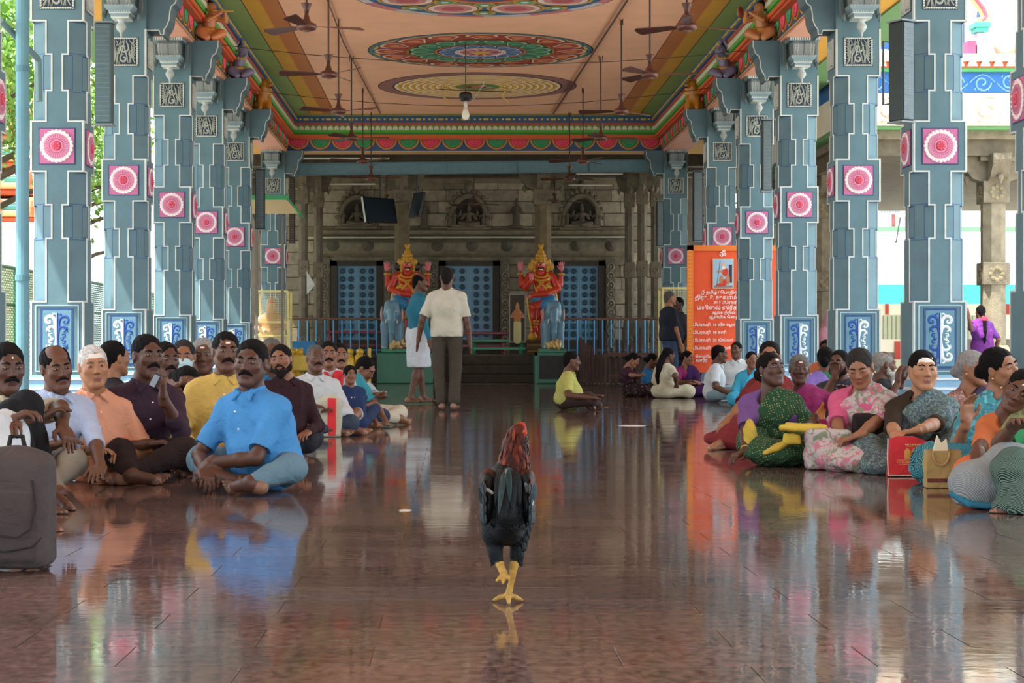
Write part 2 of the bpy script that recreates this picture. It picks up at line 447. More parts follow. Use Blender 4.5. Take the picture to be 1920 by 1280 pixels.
def medallion(Y, kind, label):
    mb = MB(); R = 1.82
    mb.color('4a3030'); mb.lathe([(R, -.002), (R, .0)], n=72)
    if kind == 2:
        disc_ring(mb, 1.73, 1.8, '4f7f8a', -.004); disc_ring(mb, 1.67, 1.73, 'd8b75a', -.004)
        disc_ring(mb, 1.2, 1.68, 'a83a28', -.005); disc_ring(mb, .72, 1.15, '2f7a58', -.010); disc_ring(mb, .4, .70, '3f6a9f', -.016)
        petal_ring(mb, 1.2, 1.74, 16, 'b5432c', 'e8c9a8', -.006, line='23485a', core='d98a5a')
        disc_ring(mb, 1.12, 1.2, 'a87a2a', -.01)
        petal_ring(mb, .72, 1.18, 16, '2f7a58', '9fd0b0', -.012, .5, line='14402e', core='4aa070')
        disc_ring(mb, .68, .74, 'd96a3a', -.016)
        petal_ring(mb, .4, .70, 14, '4a78ab', 'c9dcec', -.018, line='1e3a66')
        disc_ring(mb, .0, .42, 'ead6cc', -.022); petal_ring(mb, .1, .38, 12, 'b84a5a', 'f2e0e0', -.023, line='8a2a3a')
        disc_ring(mb, 0, .14, 'e0a83a', -.03, 24)
    elif kind == 3:
        disc_ring(mb, 1.55, 1.8, '9a6a68', -.004); disc_ring(mb, 1.5, 1.56, '5a3030', -.006)
        r = 1.52; i = 0
        while r > .5:
            r2 = r-.125
            disc_ring(mb, r-.05, r, 'f6eed8', -.008, 60); disc_ring(mb, r2+.01, r-.05, 'f2ba30', -.008, 60, c2='e2a628', alt=2); disc_ring(mb, r2, r2+.01, '6a4a20', -.008, 90)
            r = r2
        disc_ring(mb, 0, r, '5f8f58', -.01)
        for dx, dy, rr, cc in ((0, 0, .17, 'c9744a'), (.2, .05, .1, 'd8b0a0'), (-.2, 0, .1, 'b84a3a'), (.1, -.18, .08, 'e4dccb')):
            mb.color(cc); mb.add([(dx+rr*math.cos(a), dy+rr*math.sin(a), -.012) for a in np.linspace(0, 2*math.pi, 12, endpoint=False)], [tuple(range(12))])
    else:
        disc_ring(mb, 1.66, 1.8, 'c97a82', -.004, 96, c2='c9c4c8', alt=6); disc_ring(mb, 1.62, 1.66, '2a5a8a', -.004)
        disc_ring(mb, .5, 1.62, '2f6a9a', -.005)
        for i in range(8):
            a = 2*math.pi*(i+.5)/8
            for rr, cc, dz in ((.42, 'c9a040', -.007), (.37, '7a4a20', -.009), (.35, 'e8d4cc', -.011), (.27, 'd08a8a', -.013), (.16, 'b85a62', -.015)):
                mb.color(cc); mb.add([(1.16*math.cos(a)+rr*math.cos(t), 1.16*math.sin(a)+rr*math.sin(t), dz) for t in np.linspace(0, 2*math.pi, 20, endpoint=False)], [tuple(range(20))])
            a += math.pi/8
            for R_ in (1.42, .78):
                for rr, cc, dz in ((.17, 'c9a040', -.016), (.12, '4aa080', -.018), (.06, 'd8e8e8', -.02)):
                    mb.color(cc); mb.add([(R_*math.cos(a)+rr*math.cos(t), R_*math.sin(a)+rr*math.sin(t), dz) for t in np.linspace(0, 2*math.pi, 14, endpoint=False)], [tuple(range(14))])
        disc_ring(mb, .5, .62, 'c98a40', -.022); disc_ring(mb, .44, .52, 'a83a3a', -.023); disc_ring(mb, 0, .44, '235a9a', -.024)
        # painted golden script strokes
        mb.color('d8a040')
        for k in range(5):
            cx = -.28+.14*k
            pts = [(cx+.07*math.cos(t)*(1 if k % 2 else .8), .02+.11*math.sin(t)) for t in np.linspace(.4, 5.6, 12)]
            for q in range(11):
                a_, b_ = pts[q], pts[q+1]
                mb.add([(a_[0]-.015, a_[1], -.027), (b_[0]-.015, b_[1], -.027), (b_[0]+.015, b_[1], -.027), (a_[0]+.015, a_[1], -.027)], [(0, 1, 2, 3)])
    o = mb.obj('ceiling_medallion', M_PLAIN); o.location = (XC, Y, ZC-.001); tag(o, label, 'ceiling painting')
medallion(26.0, 1, 'round ceiling painting with golden script on a blue centre and pink lotuses')
medallion(31.0, 2, 'round ceiling painting of red, green and blue petal rings')
medallion(35.2, 3, 'round ceiling painting of yellow and white scalloped rings, behind the bulb')

# ---- side and end beams with stacked cornice
def swag_mesh(col):
    m = MB(); w_ = .2
    arc = lambda r, n=11: [(r*math.cos(t), -r*math.sin(t)*.95) for t in np.linspace(math.pi, 0, n)][::-1]
    m.color('c98a3a'); m.prism(arc(.222)[::-1], -.018, 0)
    m.color('7a3a22'); m.prism(arc(.19)[::-1], -.021, 0)
    m.color(col); m.prism(arc(.18)[::-1], -.03, 0)
    base = lin(col)
    m.col = tuple(min(1, c*1.6+.03) for c in base)
    for r in (.14, .095, .05):
        pts = [(r*math.cos(t), -r*math.sin(t)*1.05) for t in np.linspace(.15, math.pi-.15, 9)]
        m.ribbon(pts, .009, -.038, -.028)
    return m
def cornice(name, label, L, place):
    """runs along local +x, face towards local -y, length L; place(ob) sets its transform"""
    root = empty(name, (0, 0, 0), label, kind='structure')
    m = MB()
    def st(c, z0, z1, d): m.color(c); m.box(0, L, -d, .5, z0, z1)
    st('3a5f8f', 5.42, 5.55, .22)
    st('b8584a', 5.36, 5.42, .18)
    st('6f9f4a', 5.32, 5.36, .17)
    st('4fae3a', 5.22, 5.32, .15)
    st('3a9440', 5.17, 5.22, .13)
    st('dd6230', 5.12, 5.17, .16); st('d0663a', 5.09, 5.12, .12)
    st('35577f', 4.85, 5.09, .0)
    st('c9a878', 4.83, 4.85, .02)
    body = m.obj('beam', M_PLAIN, root)
    nd = int(L/.115); m = MB().color('d8b83a'); 
    for i in range(nd):
        x = (i+.5)*L/nd
        if i % 4 == 3: m.box(x-.055, x+.055, -.232, -.21, 5.46, 5.51, .01)
        else: m.lathe([(.03, -.212), (.022, -.228), (.0, -.232)], (x, 0, 5.485), 8, 'y') if False else m.box(x-.024, x+.024, -.232, -.21, 5.462, 5.508, .01)
    d = m.obj('bead_row', M_PLAIN, root); d['kind'] = 'stuff'
    ns = int(L/.12); m = MB().color('dfe0c8')
    for i in range(ns):
        x = (i+.5)*L/ns
        pts = [(x-.052, 5.27)]+[(x+.052*math.cos(t), 5.29+.06*math.sin(t)) for t in np.linspace(math.pi, 0, 8)]+[(x+.052, 5.27)]
        m.prism(pts[::-1], -.178, -.15)
    d = m.obj('scallop_row', M_PLAIN, root); d['kind'] = 'stuff'
    n = int(round(L/.457)); dm = {}
    for i in range(n):
        col = ('c8405a', '2f8a5a')[i % 2]
        if i < 2:
            o = swag_mesh(col).obj('curtain_swag', M_PLAIN, root); dm[i] = o.data
        else:
            o = bpy.data.objects.new('curtain_swag', dm[i % 2]); o.parent = root; C.objects.link(o)
        o.location = ((i+.5)*L/n, 0, 5.09); o.scale = (L/n/.457, 1, 1)
    return root
r_ = cornice('cornice_back', 'painted end beam with red and green curtain swags', XRI-XLI, None); r_.location = (XLI, YB, 0)
r_ = cornice('cornice_left', 'painted left beam with swags and green cornice', 47.0, None); r_.location = (XLI, YB-47.0, 0); r_.rotation_euler = (0, 0, math.pi/2)
r_ = cornice('cornice_right', 'painted right beam with swags and green cornice', 47.0, None); r_.location = (XRI, YB, 0); r_.rotation_euler = (0, 0, -math.pi/2)
# pink soffits + aisle roofs beyond the pillars
mb = MB()
mb.color('dba088'); mb.box(XLI-.5, XLI, -7.1, YB, 4.80, 4.83); mb.box(XRI, XRI+.5, -7.1, YB, 4.80, 4.83)
mb.color('e0a83a'); mb.box(XRI+.5, 5.32, -7.1, 41, 4.9, 5.0); mb.box(-4.6, XLI-.5, -7.1, 41, 4.9, 5.0)
mb.color('6a9a62'); mb.box(5.32, 5.85, -7.1, 41, 4.88, 5.02); mb.box(-5.2, -4.6, -7.1, 41, 4.88, 5.02)
mb.color('d8d4c8'); mb.box(-5.2, 5.85, -7.1, 41, 5.75, 5.85)
struct(mb.obj('roof', M_PLAIN), 'flat hall roof with yellow and green painted eaves')

# ---- pillars
PA = .25; W8 = PA*math.tan(math.pi/8); W16 = PA*math.tan(math.pi/16)
TEAL = '56767f'
Z = dict(b0=.5, b1=1.19, o1=1.785, s1=2.1, o2=2.415, r1=2.885, o3=3.175, s2=3.515, o4=3.83, c1=4.35, top=4.83)
def polyring(n, z, a=PA):
    """regular ring of 16 points describing a 4-, 8- or 16-gon of inradius a"""
    out = []
    for i in range(16):
        t = 2*math.pi*(i+.5)/16
        x, y = math.cos(t), math.sin(t)
        if n == 4: s_ = a/max(abs(x), abs(y)); 
        elif n == 8:
            m_ = max(abs(x), abs(y), (abs(x)+abs(y))/math.sqrt(2)); s_ = a/m_
        else: s_ = a/math.cos(math.pi/16)
        out.append((x*s_, y*s_, z))
    return out
def ring4(z, a=PA):
    # exact square corners with 16 points
    pts = []
    for cx, cy, dx, dy in ((1, -1, 0, 1), (1, 1, -1, 0), (-1, 1, 0, -1), (-1, -1, 1, 0)):
        for k in range(4): pts.append((a*(cx+dx*k/2), a*(cy+dy*k/2), z))
    return pts
def pillar_shaft():
    m = MB().color(TEAL); e = .0001
    def sec(n, z0, z1):
        a = PA
        if n == 4: m.box(-a, a, -a, a, z0, z1)
        else:
            pts = [(a/math.cos(math.pi/n)*math.cos(2*math.pi*(i+.5)/n), a/math.cos(math.pi/n)*math.sin(2*math.pi*(i+.5)/n)) for i in range(n)]
            m.prism(pts, z0, z1, 'xy')
    sec(4, Z['b0'], Z['b1']); sec(8, Z['b1'], Z['o1']); sec(16, Z['o1'], Z['s1']); sec(8, Z['s1'], Z['o2']); sec(4, Z['o2'], Z['r1'])
    sec(8, Z['r1'], Z['o3']); sec(16, Z['o3'], Z['s2']); sec(8, Z['s2'], Z['o4']); sec(4, Z['o4'], Z['c1']); sec(4, Z['c1'], Z['top'])
    return m
def seg(m, x0, z0, x1, z1, w_, y=-PA, t=.006):
    if abs(x0-x1) < 1e-6: m.box(x0-w_, x0+w_, y-t, y+.004, min(z0, z1)-w_, max(z0, z1)+w_)
    else: m.box(min(x0, x1)-w_, max(x0, x1)+w_, y-t, y+.004, z0-w_, z0+w_)
def pillar_lines():
    m = MB(); wl = .0075
    for q in range(4):
        m.M = Matrix.Rotation(math.pi/2*q, 4, 'Z'); m.color('c9cfc8')
        for s in (-1, 1):
            a = PA-.008
            path = [(a, Z['b0']+.01), (a, Z['b1']), (W8, Z['b1']), (W8, Z['o1']), (W16, Z['o1']), (W16, Z['s1']), (W8, Z['s1']), (W8, Z['o2']), (a, Z['o2']), (a, Z['r1']), (W8, Z['r1']), (W8, Z['o3']), (W16, Z['o3']), (W16, Z['s2']), (W8, Z['s2']), (W8, Z['o4']), (a, Z['o4']), (a, Z['c1'])]
            for i in range(len(path)-1):
                seg(m, s*path[i][0], path[i][1], s*path[i+1][0], path[i+1][1], wl)
        m.color('2c4f7d'); n_ = .0035
        m.M = Matrix.Rotation(math.pi/2*q+math.pi/4, 4, 'Z')
        for z0, z1 in ((Z['b1'], Z['o1']), (Z['s1'], Z['o2']), (Z['r1'], Z['o3']), (Z['s2'], Z['o4'])):
            w_ = W8-.006
            for s in (-1, 1): seg(m, s*w_, z0+.01, s*w_, z1-.01, n_, t=.002)
            seg(m, -w_, z0+.01, w_, z0+.01, n_, t=.002); seg(m, -w_, z1-.01, w_, z1-.01, n_, t=.002)
        for da in (math.pi/8, 3*math.pi/8):
            m.M = Matrix.Rotation(math.pi/2*q+da, 4, 'Z')
            for z0, z1 in ((Z['o1'], Z['s1']), (Z['o3'], Z['s2'])):
                w_ = W16-.005
                for s in (-1, 1): seg(m, s*w_, z0+.01, s*w_, z1-.01, n_, t=.002)
                seg(m, -w_, z0+.01, w_, z0+.01, n_, t=.002); seg(m, -w_, z1-.01, w_, z1-.01, n_, t=.002)
    return m
def pillar_base():
    m = MB().color('8fb3c6'); m.box(-.36, .36, -.36, .36, 0, .14, .01); m.color('c6d6dc'); m.box(-.33, .33, -.33, .33, .14, .2, .01)
    m.color('7fa9c4'); m.loft([[(x*.32, y*.32, .2) for x, y in ((-1, -1), (1, -1), (1, 1), (-1, 1))], [(x*.27, y*.27, .34) for x, y in ((-1, -1), (1, -1), (1, 1), (-1, 1))], [(x*.26, y*.26, .5) for x, y in ((-1, -1), (1, -1), (1, 1), (-1, 1))]])
    m.color('d8dedc'); m.box(-.275, .275, -.275, .275, .36, .385); m.box(-.275, .275, -.275, .275, .455, .475)
    return m
def rose_tile():
    m = MB().color('24406a'); m.box(-.172, .172, -.006, .0, -.172, .172)
    m.color('bd6590'); m.box(-.163, .163, -.010, -.002, -.163, .163)
    return m
def rose_petals():
    m = MB(); n = 24
    m.color('e8dedb'); m.lathe([(.150, .004), (.152, .018), (.135, .026), (.115, .022), (0, .018)], n=24, axis='y'); m.v = [(x, -abs(y), z) for x, y, z in m.v]
    for i in range(n): a = 2*math.pi*i/n; m.ell((.143*math.cos(a), -.020, .143*math.sin(a)), (.017, .010, .017), 6, 4)
    m.color('cf86a4'); m.prism([(.118*math.cos(t), .118*math.sin(t)) for t in np.linspace(0, 2*math.pi, 24, endpoint=False)], -.031, -.02)
    for i in range(30):
        a = 2*math.pi*i/30
        def q(r, t, y): return (r*math.cos(a+t), y, r*math.sin(a+t))
        m.color('b04a72'); m.add([q(.134, 0, -.033), q(.075, .045, -.034), q(.075, -.045, -.034)], [(0, 1, 2)])
    return m
def rose_heart():
    m = MB().color('c2334f'); m.lathe([(.078, -.0), (.08, .024), (.066, .034), (.055, .022), (.05, .026), (.04, .04), (.02, .046), (.0, .047)], n=18, axis='y')
    m.v = [(x, -abs(y), z) for x, y, z in m.v]
    m.color('e0667e')
    for i in range(8):
        a = i*math.pi/4; m.ell((.03*math.cos(a), -.043, .03*math.sin(a)), (.011, .008, .011), 6, 4)
    return m
def spiral(cx, cz, r0, r1, a0, turns, n=16):
    return [(cx+(r0+(r1-r0)*t)*math.cos(a0+turns*2*math.pi*t), cz+(r0+(r1-r0)*t)*math.sin(a0+turns*2*math.pi*t)) for t in np.linspace(0, 1, n)]
def carved_panel():
    m = MB().color('25384a'); m.box(-.165, .165, -.004, 0, -.165, .165)
    m.color('ccd2c9'); rs = random.Random(5)
    for i in range(14):                     # rope border
        t = -.15+.3*i/13
        for sx, sz, hx, hz in ((t, .152, .01, .009), (t, -.152, .01, .009), (-.152, t, .009, .01), (.152, t, .009, .01)):
            m.box(sx-hx, sx+hx, -.018, 0, sz-hz, sz+hz, .004)
    def leaf(pts, w_): m.ribbon(pts, [w_*math.sin(math.pi*(.08+.84*i/(len(pts)-1)))**.6 for i in range(len(pts))], -.026, -.004)
    leaf(spiral(.0, .045, .012, .062, 0, 1.15, 18), .011)
    leaf(spiral(-.0, -.075, .01, .05, 2.2, -1.1, 16), .011)
    for k in range(6):
        leaf([(-.13+.022*k+.03*math.sin(2.2*t+k), -.14+.1*t+.028*k*t) for t in np.linspace(0, 1.2, 9)], .0075)
        leaf([(.13-.022*k-.03*math.sin(2.2*t+k), -.13+.11*t+.024*k*t) for t in np.linspace(0, 1.2, 9)], .0075)
        leaf([(-.135+.03*math.sin(3*t), .135-.035*k-.05*t+.03*math.cos(3*t)) for t in np.linspace(0, 1, 8)], .007)
        leaf([(.135-.03*math.sin(3*t), .135-.035*k-.05*t+.03*math.cos(3*t)) for t in np.linspace(0, 1, 8)], .007)
        leaf([(-.09+.035*k+.02*math.sin(3*t+k), .135-.07*t) for t in np.linspace(0, 1, 7)], .006)
    leaf(spiral(-.075, .0, .006, .035, 1, 1.1, 12), .008); leaf(spiral(.085, -.02, .006, .035, 2, -1.1, 12), .008)
    return m
def scroll_panel(wl, wr):
    """painted acanthus scrolls: white half and deep blue half, as low relief brushwork"""
    m = MB().color('1c4878'); m.box(-.155, .155, -.003, 0, -.285, .285)
    m.color('5b8799'); m.box(-.135, .135, -.0045, -.002, -.262, .262)
    m.color('9ab8c4')
    for z in (-.27, .27): m.box(-.2, .2, -.006, 0, z-.006+(.04 if z > 0 else -.04), z+.006+(.04 if z > 0 else -.04))
    for x in (-.2, .2): m.box(x-.006, x+.006, -.006, 0, -.31, .31)
    for s, c in ((-1, wl), (1, wr)):
        m.color(c)
        def leaf(pts, w_, p=.7): m.ribbon([(s*x, z) for x, z in pts][::s], [w_*math.sin(math.pi*(.06+.88*i/(len(pts)-1)))**p for i in range(len(pts))][::s], -.010, -.004)
        leaf([(.006, -.24+.48*t) for t in np.linspace(0, 1, 8)], .007, .2)
        for f in (1, -1):
            g = lambda L_: [(x, f*z) for x, z in L_]
            leaf(g([(.010+.012*t, .02+.13*t) for t in np.linspace(0, 1, 5)]+spiral(.074, .165, .052, .020, math.pi, -.78, 14)), .017, .6)
            leaf(g(spiral(.078, .158, .024, .008, 0, -.8, 9)), .010)
            leaf(g([(.012, .0), (.014, .04)]+spiral(.060, .080, .040, .014, math.pi, -.75, 12)), .014, .6)
            leaf(g(spiral(.062, .028, .020, .007, 2.5, -.9, 9)), .010)
            leaf(g([(.015+.035*t, .225-.02*t*t+.01*math.sin(3*t)) for t in np.linspace(0, 1, 6)]), .010)
            leaf(g([(.098, .105-.05*t) for t in np.linspace(0, 1, 5)]), .006); leaf(g([(.02+.05*t, .125-.03*t) for t in np.linspace(0, 1, 5)]), .008)
        leaf(spiral(.05, 0, .016, .006, 2.5, .9, 9), .009)
    return m
def corbel(sgn):
    """toward the hall; profile in xz, outlined"""
    pr = [(0, 4.35), (.15, 4.35), (.165, 4.30), (.2, 4.30), (.205, 4.36), (.235, 4.40), (.262, 4.47), (.27, 4.56), (.285, 4.62), (.33, 4.655), (.345, 4.7), (.36, 4.74), (.36, 4.83), (0, 4.83)]
    m = MB().color('4c6871')
    pts = [(sgn*(PA+x), z) for x, z in pr]
    if sgn < 0: pts = pts[::-1]
    m.prism(pts, -.2, .2)
    m.color('c9cfc8')
    for y in (-.2,):
        q = [(sgn*(PA+x-.008), z+.004) for x, z in pr[:-1]]
        m.ribbon(q[::sgn], .0085, y-.008, y+.002)
    return m
def bracket():
    """toward the viewer: fluted scroll body, leaf collar, stepped plates"""
    m = MB()
    def ring(hw, y0, y1, z): return [(-hw, y0, z), (hw, y0, z), (hw, y1, z), (-hw, y1, z)]
    m.color('8b9a9c')
    m.color('6f8790'); m.box(-.2, .2, -.66, -PA, 4.76, 4.83)
    m.color('c9cfc8')
    for i in range(13): m.box(-.19+i*.0305, -.19+i*.0305+.015, -.668, -.655, 4.765, 4.80)
    m.box(-.205, .205, -.67, -PA, 4.805, 4.82)
    m.color('7d8888')
    rows = [(.14, -.60, 4.76), (.145, -.63, 4.72), (.14, -.61, 4.66), (.135, -.58, 4.61), (.14, -.58, 4.57)]
    m.loft([ring(a, b, -PA, z) for a, b, z in rows])
    m.color('98a29f')
    for x in (-.12, -.085, .085, .12):
        m.tube([(x, b+.002, z) for a, b, z in rows], .008, 5)
    m.color('5f6a6c').tube([(0, b+.001, z) for a, b, z in rows], .008, 4)
    m.color('7f979f'); m.loft([ring(.17, -.60, -PA, 4.575), ring(.155, -.585, -PA, 4.54), ring(.11, -.53, -PA, 4.5)])
    m.color('c9cfc8')
    for i in range(9):
        x = -.15+i*.0375; m.tube([(x, -.60, 4.575), (x*.7, -.535, 4.505)], .006, 4)
    m.color('7f979f'); m.box(-.105, .105, -.52, -PA, 4.455, 4.5); m.color('c9cfc8'); m.box(-.12, .12, -.53, -PA, 4.49, 4.505); m.box(-.1, .1, -.51, -PA, 4.44, 4.455)
    return m
def scroll_side():
    m = MB().color('5a6a6c')
    for s in (-1, 1):
        sc = [(-.24-.13*t-.02*math.sin(6*t), 4.8-.34*t) for t in np.linspace(0, 1, 8)]
        m.tube([(s*.2, y, z) for y, z in sc], [.03, .035, .03, .028, .034, .03, .026, .02], 6)
        m.tube([(s*.2, -.42+.04*math.cos(t), 4.46+.04*math.sin(t)) for t in np.linspace(0, 5, 9)], .014, 5)
    return m
def pendant():
    m = MB().color('a9b2b0'); m.lathe([(.05, .0), (.052, -.015), (.03, -.03), (.052, -.06), (.06, -.09), (.045, -.125), (.018, -.15), (.012, -.2), (0, -.215)][::-1], (0, -.42, 4.44), 14)
    return m
proto = {}
def pillar(side, Y, first, label):
    x = XL if side < 0 else XR
    root = empty('pillar', (x, Y, 0), label, None, kind='structure')
    if not proto:
        proto['base'] = pillar_base(); proto['shaft'] = pillar_shaft(); proto['edge_lines'] = pillar_lines(); proto['pendant'] = pendant()
        proto['bracket'] = bracket(); proto['bracket_scroll'] = scroll_side()
    def part(name, fn, loc=(0, 0, 0), rz=0, par=root, smooth=False, key=None):
        key = key or name
        if ('m', key) not in proto:
            b = fn() if callable(fn) else fn
            o = b.obj(name, M_PAINT, None, smooth); proto[('m', key)] = o.data; bpy.data.objects.remove(o)
        o = bpy.data.objects.new(name, proto[('m', key)]); o.location = loc; o.rotation_euler = (0, 0, rz); o.parent = par; C.objects.link(o); return o
    part('base', proto['base']); part('shaft', proto['shaft']); part('edge_lines', proto['edge_lines'])
    for q in ((0, 1) if side < 0 else (0, 3)):
        rz = math.pi/2*q; d = Vector((math.sin(rz), -math.cos(rz), 0))*(PA+.001)
        t = part('rose_tile', rose_tile, (d.x, d.y, 2.65), rz)
        part('rose_petals', rose_petals, par=t); part('rose_heart', rose_heart, par=t, smooth=True)
        part('carved_panel', carved_panel, (d.x, d.y, 4.1), rz)
    part('scroll_panel', lambda: scroll_panel(*(('dfe5e0', '174a93') if side < 0 else ('174a93', 'dfe5e0'))), (0, -PA-.001, .845), key='sp%d' % side)
    part('corbel', lambda: corbel(-side), key='cb%d' % side)
    br = part('bracket', proto['bracket']); part('bracket_scroll', proto['bracket_scroll'], par=br); part('pendant', proto['pendant'], par=br, smooth=True)
ordn = ['nearest the camera, cut by the frame edge', 'first full one', 'second', 'third', 'fourth', 'fifth', 'last one, by the stone hall']
for side in (-1, 1):
    for i, y in enumerate(YP):
        pillar(side, y, False, 'blue painted pillar of the %s row, %s' % ('left' if side < 0 else 'right', ordn[i]))
# ================================================================== stone hall behind
YF = 45.0
def BX(px, Y=YF): return (px-VX)*Y/FPX
def BZ(py, Y=YF): return CH+(VY-py)*Y/FPX
SG = '6b6252'
mb = MB().color('5f574a'); mb.box(-5.2, 6.0, YF+.08, YF+.5, 0, 5.0)
wall_back = struct(mb.obj('wall_back', M_STONE), 'old grey granite block wall of the stone hall')
rs = random.Random(3); bm_ = {}
z = .62; nb = 0; row = 0
doors_x = [(BX(628), BX(711)), (BX(831), BX(929)), (BX(1046), BX(1126))]
shades = ['a09580', 'ab9f88', '92876f', 'b8ab92', '9a8e79']
while z < 4.75:
    h = .27+rs.random()*.06; x = -4.4
    while x < 5.3:
        w_ = .42+rs.random()*.3; x1 = min(x+w_, 5.3)
        hide = any(a-.1 < x and x1 < b+.1 for a, b in doors_x) and z < 2.6
        if not hide and nb < 290:
            m = MB().color(rs.choice(shades)); d = rs.random()*.03
            m.box(x+.006, x1-.006, YF-.0-d, YF+.1, z+.006, z+h-.006, .012)
            m.obj('stone_block', M_STONE, wall_back); nb += 1
        x = x1
    z += h; row += 1
def mold(prof, x0, x1, y0, m):
    """horizontal moulding: (projection, z) profile extruded along x"""
    m.prism([(y0-p, z) for p, z in prof]+[(y0+.1, prof[-1][1]), (y0+.1, prof[0][1])], x0, x1, 'yz')
ledges = []
for (xa, xb) in ((BX(590), BX(1180)),):
    m = MB().color('8a8069')
    mold([(.1, 4.62), (.16, 4.7), (.3, 4.75), (.32, 4.85), (.2, 4.95)], xa, xb, YF, m)
    mold([(.05, 3.38), (.16, 3.42), (.2, 3.5), (.08, 3.56)], xa, xb, YF, m)
    mold([(.12, 2.72), (.12, 2.88), (.18, 2.9), (.3, 2.96), (.36, 3.02), (.34, 3.2), (.2, 3.28), (.1, 3.32)], xa, xb, YF, m)
    m.color('544c40'); m.box(xa, xb, YF-.07, YF+.05, .6, .95)
    for i in range(9):
        x = xa+.45+i*(xb-xa-.9)/8; m.color('5f5749'); m.ell((x, YF-.33, 3.13), (.16, .08, .14), 10, 6); m.ell((x, YF-.36, 3.16), (.08, .07, .07), 8, 5)
    m.obj('stone_ledge', M_STONE, wall_back)
# temple doors
def rosette():
    m = MB().color('35586c')
    n = 8
    for i in range(n):
        a = 2*math.pi*i/n; m.ell((.042*math.cos(a), 0, .042*math.sin(a)), (.017, .014, .017), 6, 4)
    m.lathe([(.03, -.012), (.026, 0), (.01, .006)][::-1], n=8, axis='y'); return m
ros = None
for k, (xa, xb) in enumerate(doors_x):
    xc = (xa+xb)/2; wd = (xb-xa)/2-.06
    r_ = empty('door_%d' % (k+1), (xc, YF, .6), ['blue studded temple door on the left', 'blue studded temple door in the middle, behind the standing men', 'blue studded temple door on the right, behind the fence'][k], kind='structure')
    m = MB().color('3d352b'); m.box(-wd-.16, -wd, -.16, .1, 0, 2.2); m.box(wd, wd+.16, -.16, .1, 0, 2.2); m.box(-wd-.16, wd+.16, -.16, .1, 2.08, 2.2)
    m.obj('door_frame', M_WOOD, r_)
    for s in (-1, 1):
        m = MB().color('5f95b4'); m.box(min(0, s*wd)+.004, max(0, s*wd)-.004, -.04, 0, 0, 2.08)
        m.color('6ba0bd')
        for z in np.linspace(.02, 2.06, 12): m.box(min(0, s*wd)+.01, max(0, s*wd)-.01, -.052, -.03, z-.012, z+.012)
        m.box(s*.02-.018, s*.02+.018, -.06, -.03, 0, 2.08); m.box(s*(wd-.03)-.02, s*(wd-.03)+.02, -.06, -.03, 0, 2.08)
        lf = m.obj('door_leaf', M_GLOSS, r_)
        for i in range(11):
            for j in (.3, .72):
                if ros is None: o = rosette().obj('rosette', M_GLOSS, lf); ros = o.data
                else: o = bpy.data.objects.new('rosette', ros); o.parent = lf; C.objects.link(o)
                o.location = (s*wd*j, -.05, .11+.185*i); o.scale = (1.25, 1, 1.25)
    m = MB().color('c9c2a0'); m.ell((.1, -.075, .95), (.03, .03, .03), 8, 6); m.obj('handle', M_METAL, r_)
    for s in (-1, 1):      # carved jamb pilasters
        m = MB().color('6f6858'); x = s*(wd+.28); m.box(x-.11, x+.11, -.2, .08, 0, 2.25, .01); m.color('8d8470')
        for i in range(10):
            z = .12+i*.215; q = 1 if i % 2 else -1
            m.tube([(x+q*(.075-.0)*math.cos(t), -.21, z+.085*math.sin(t)) for t in np.linspace(-1.6, 3.6, 9)], [.016]*8+[.008], 5)
            m.ell((x, -.21, z), (.03, .02, .035), 6, 4)
        m.obj('carved_jamb', M_STONE, r_)
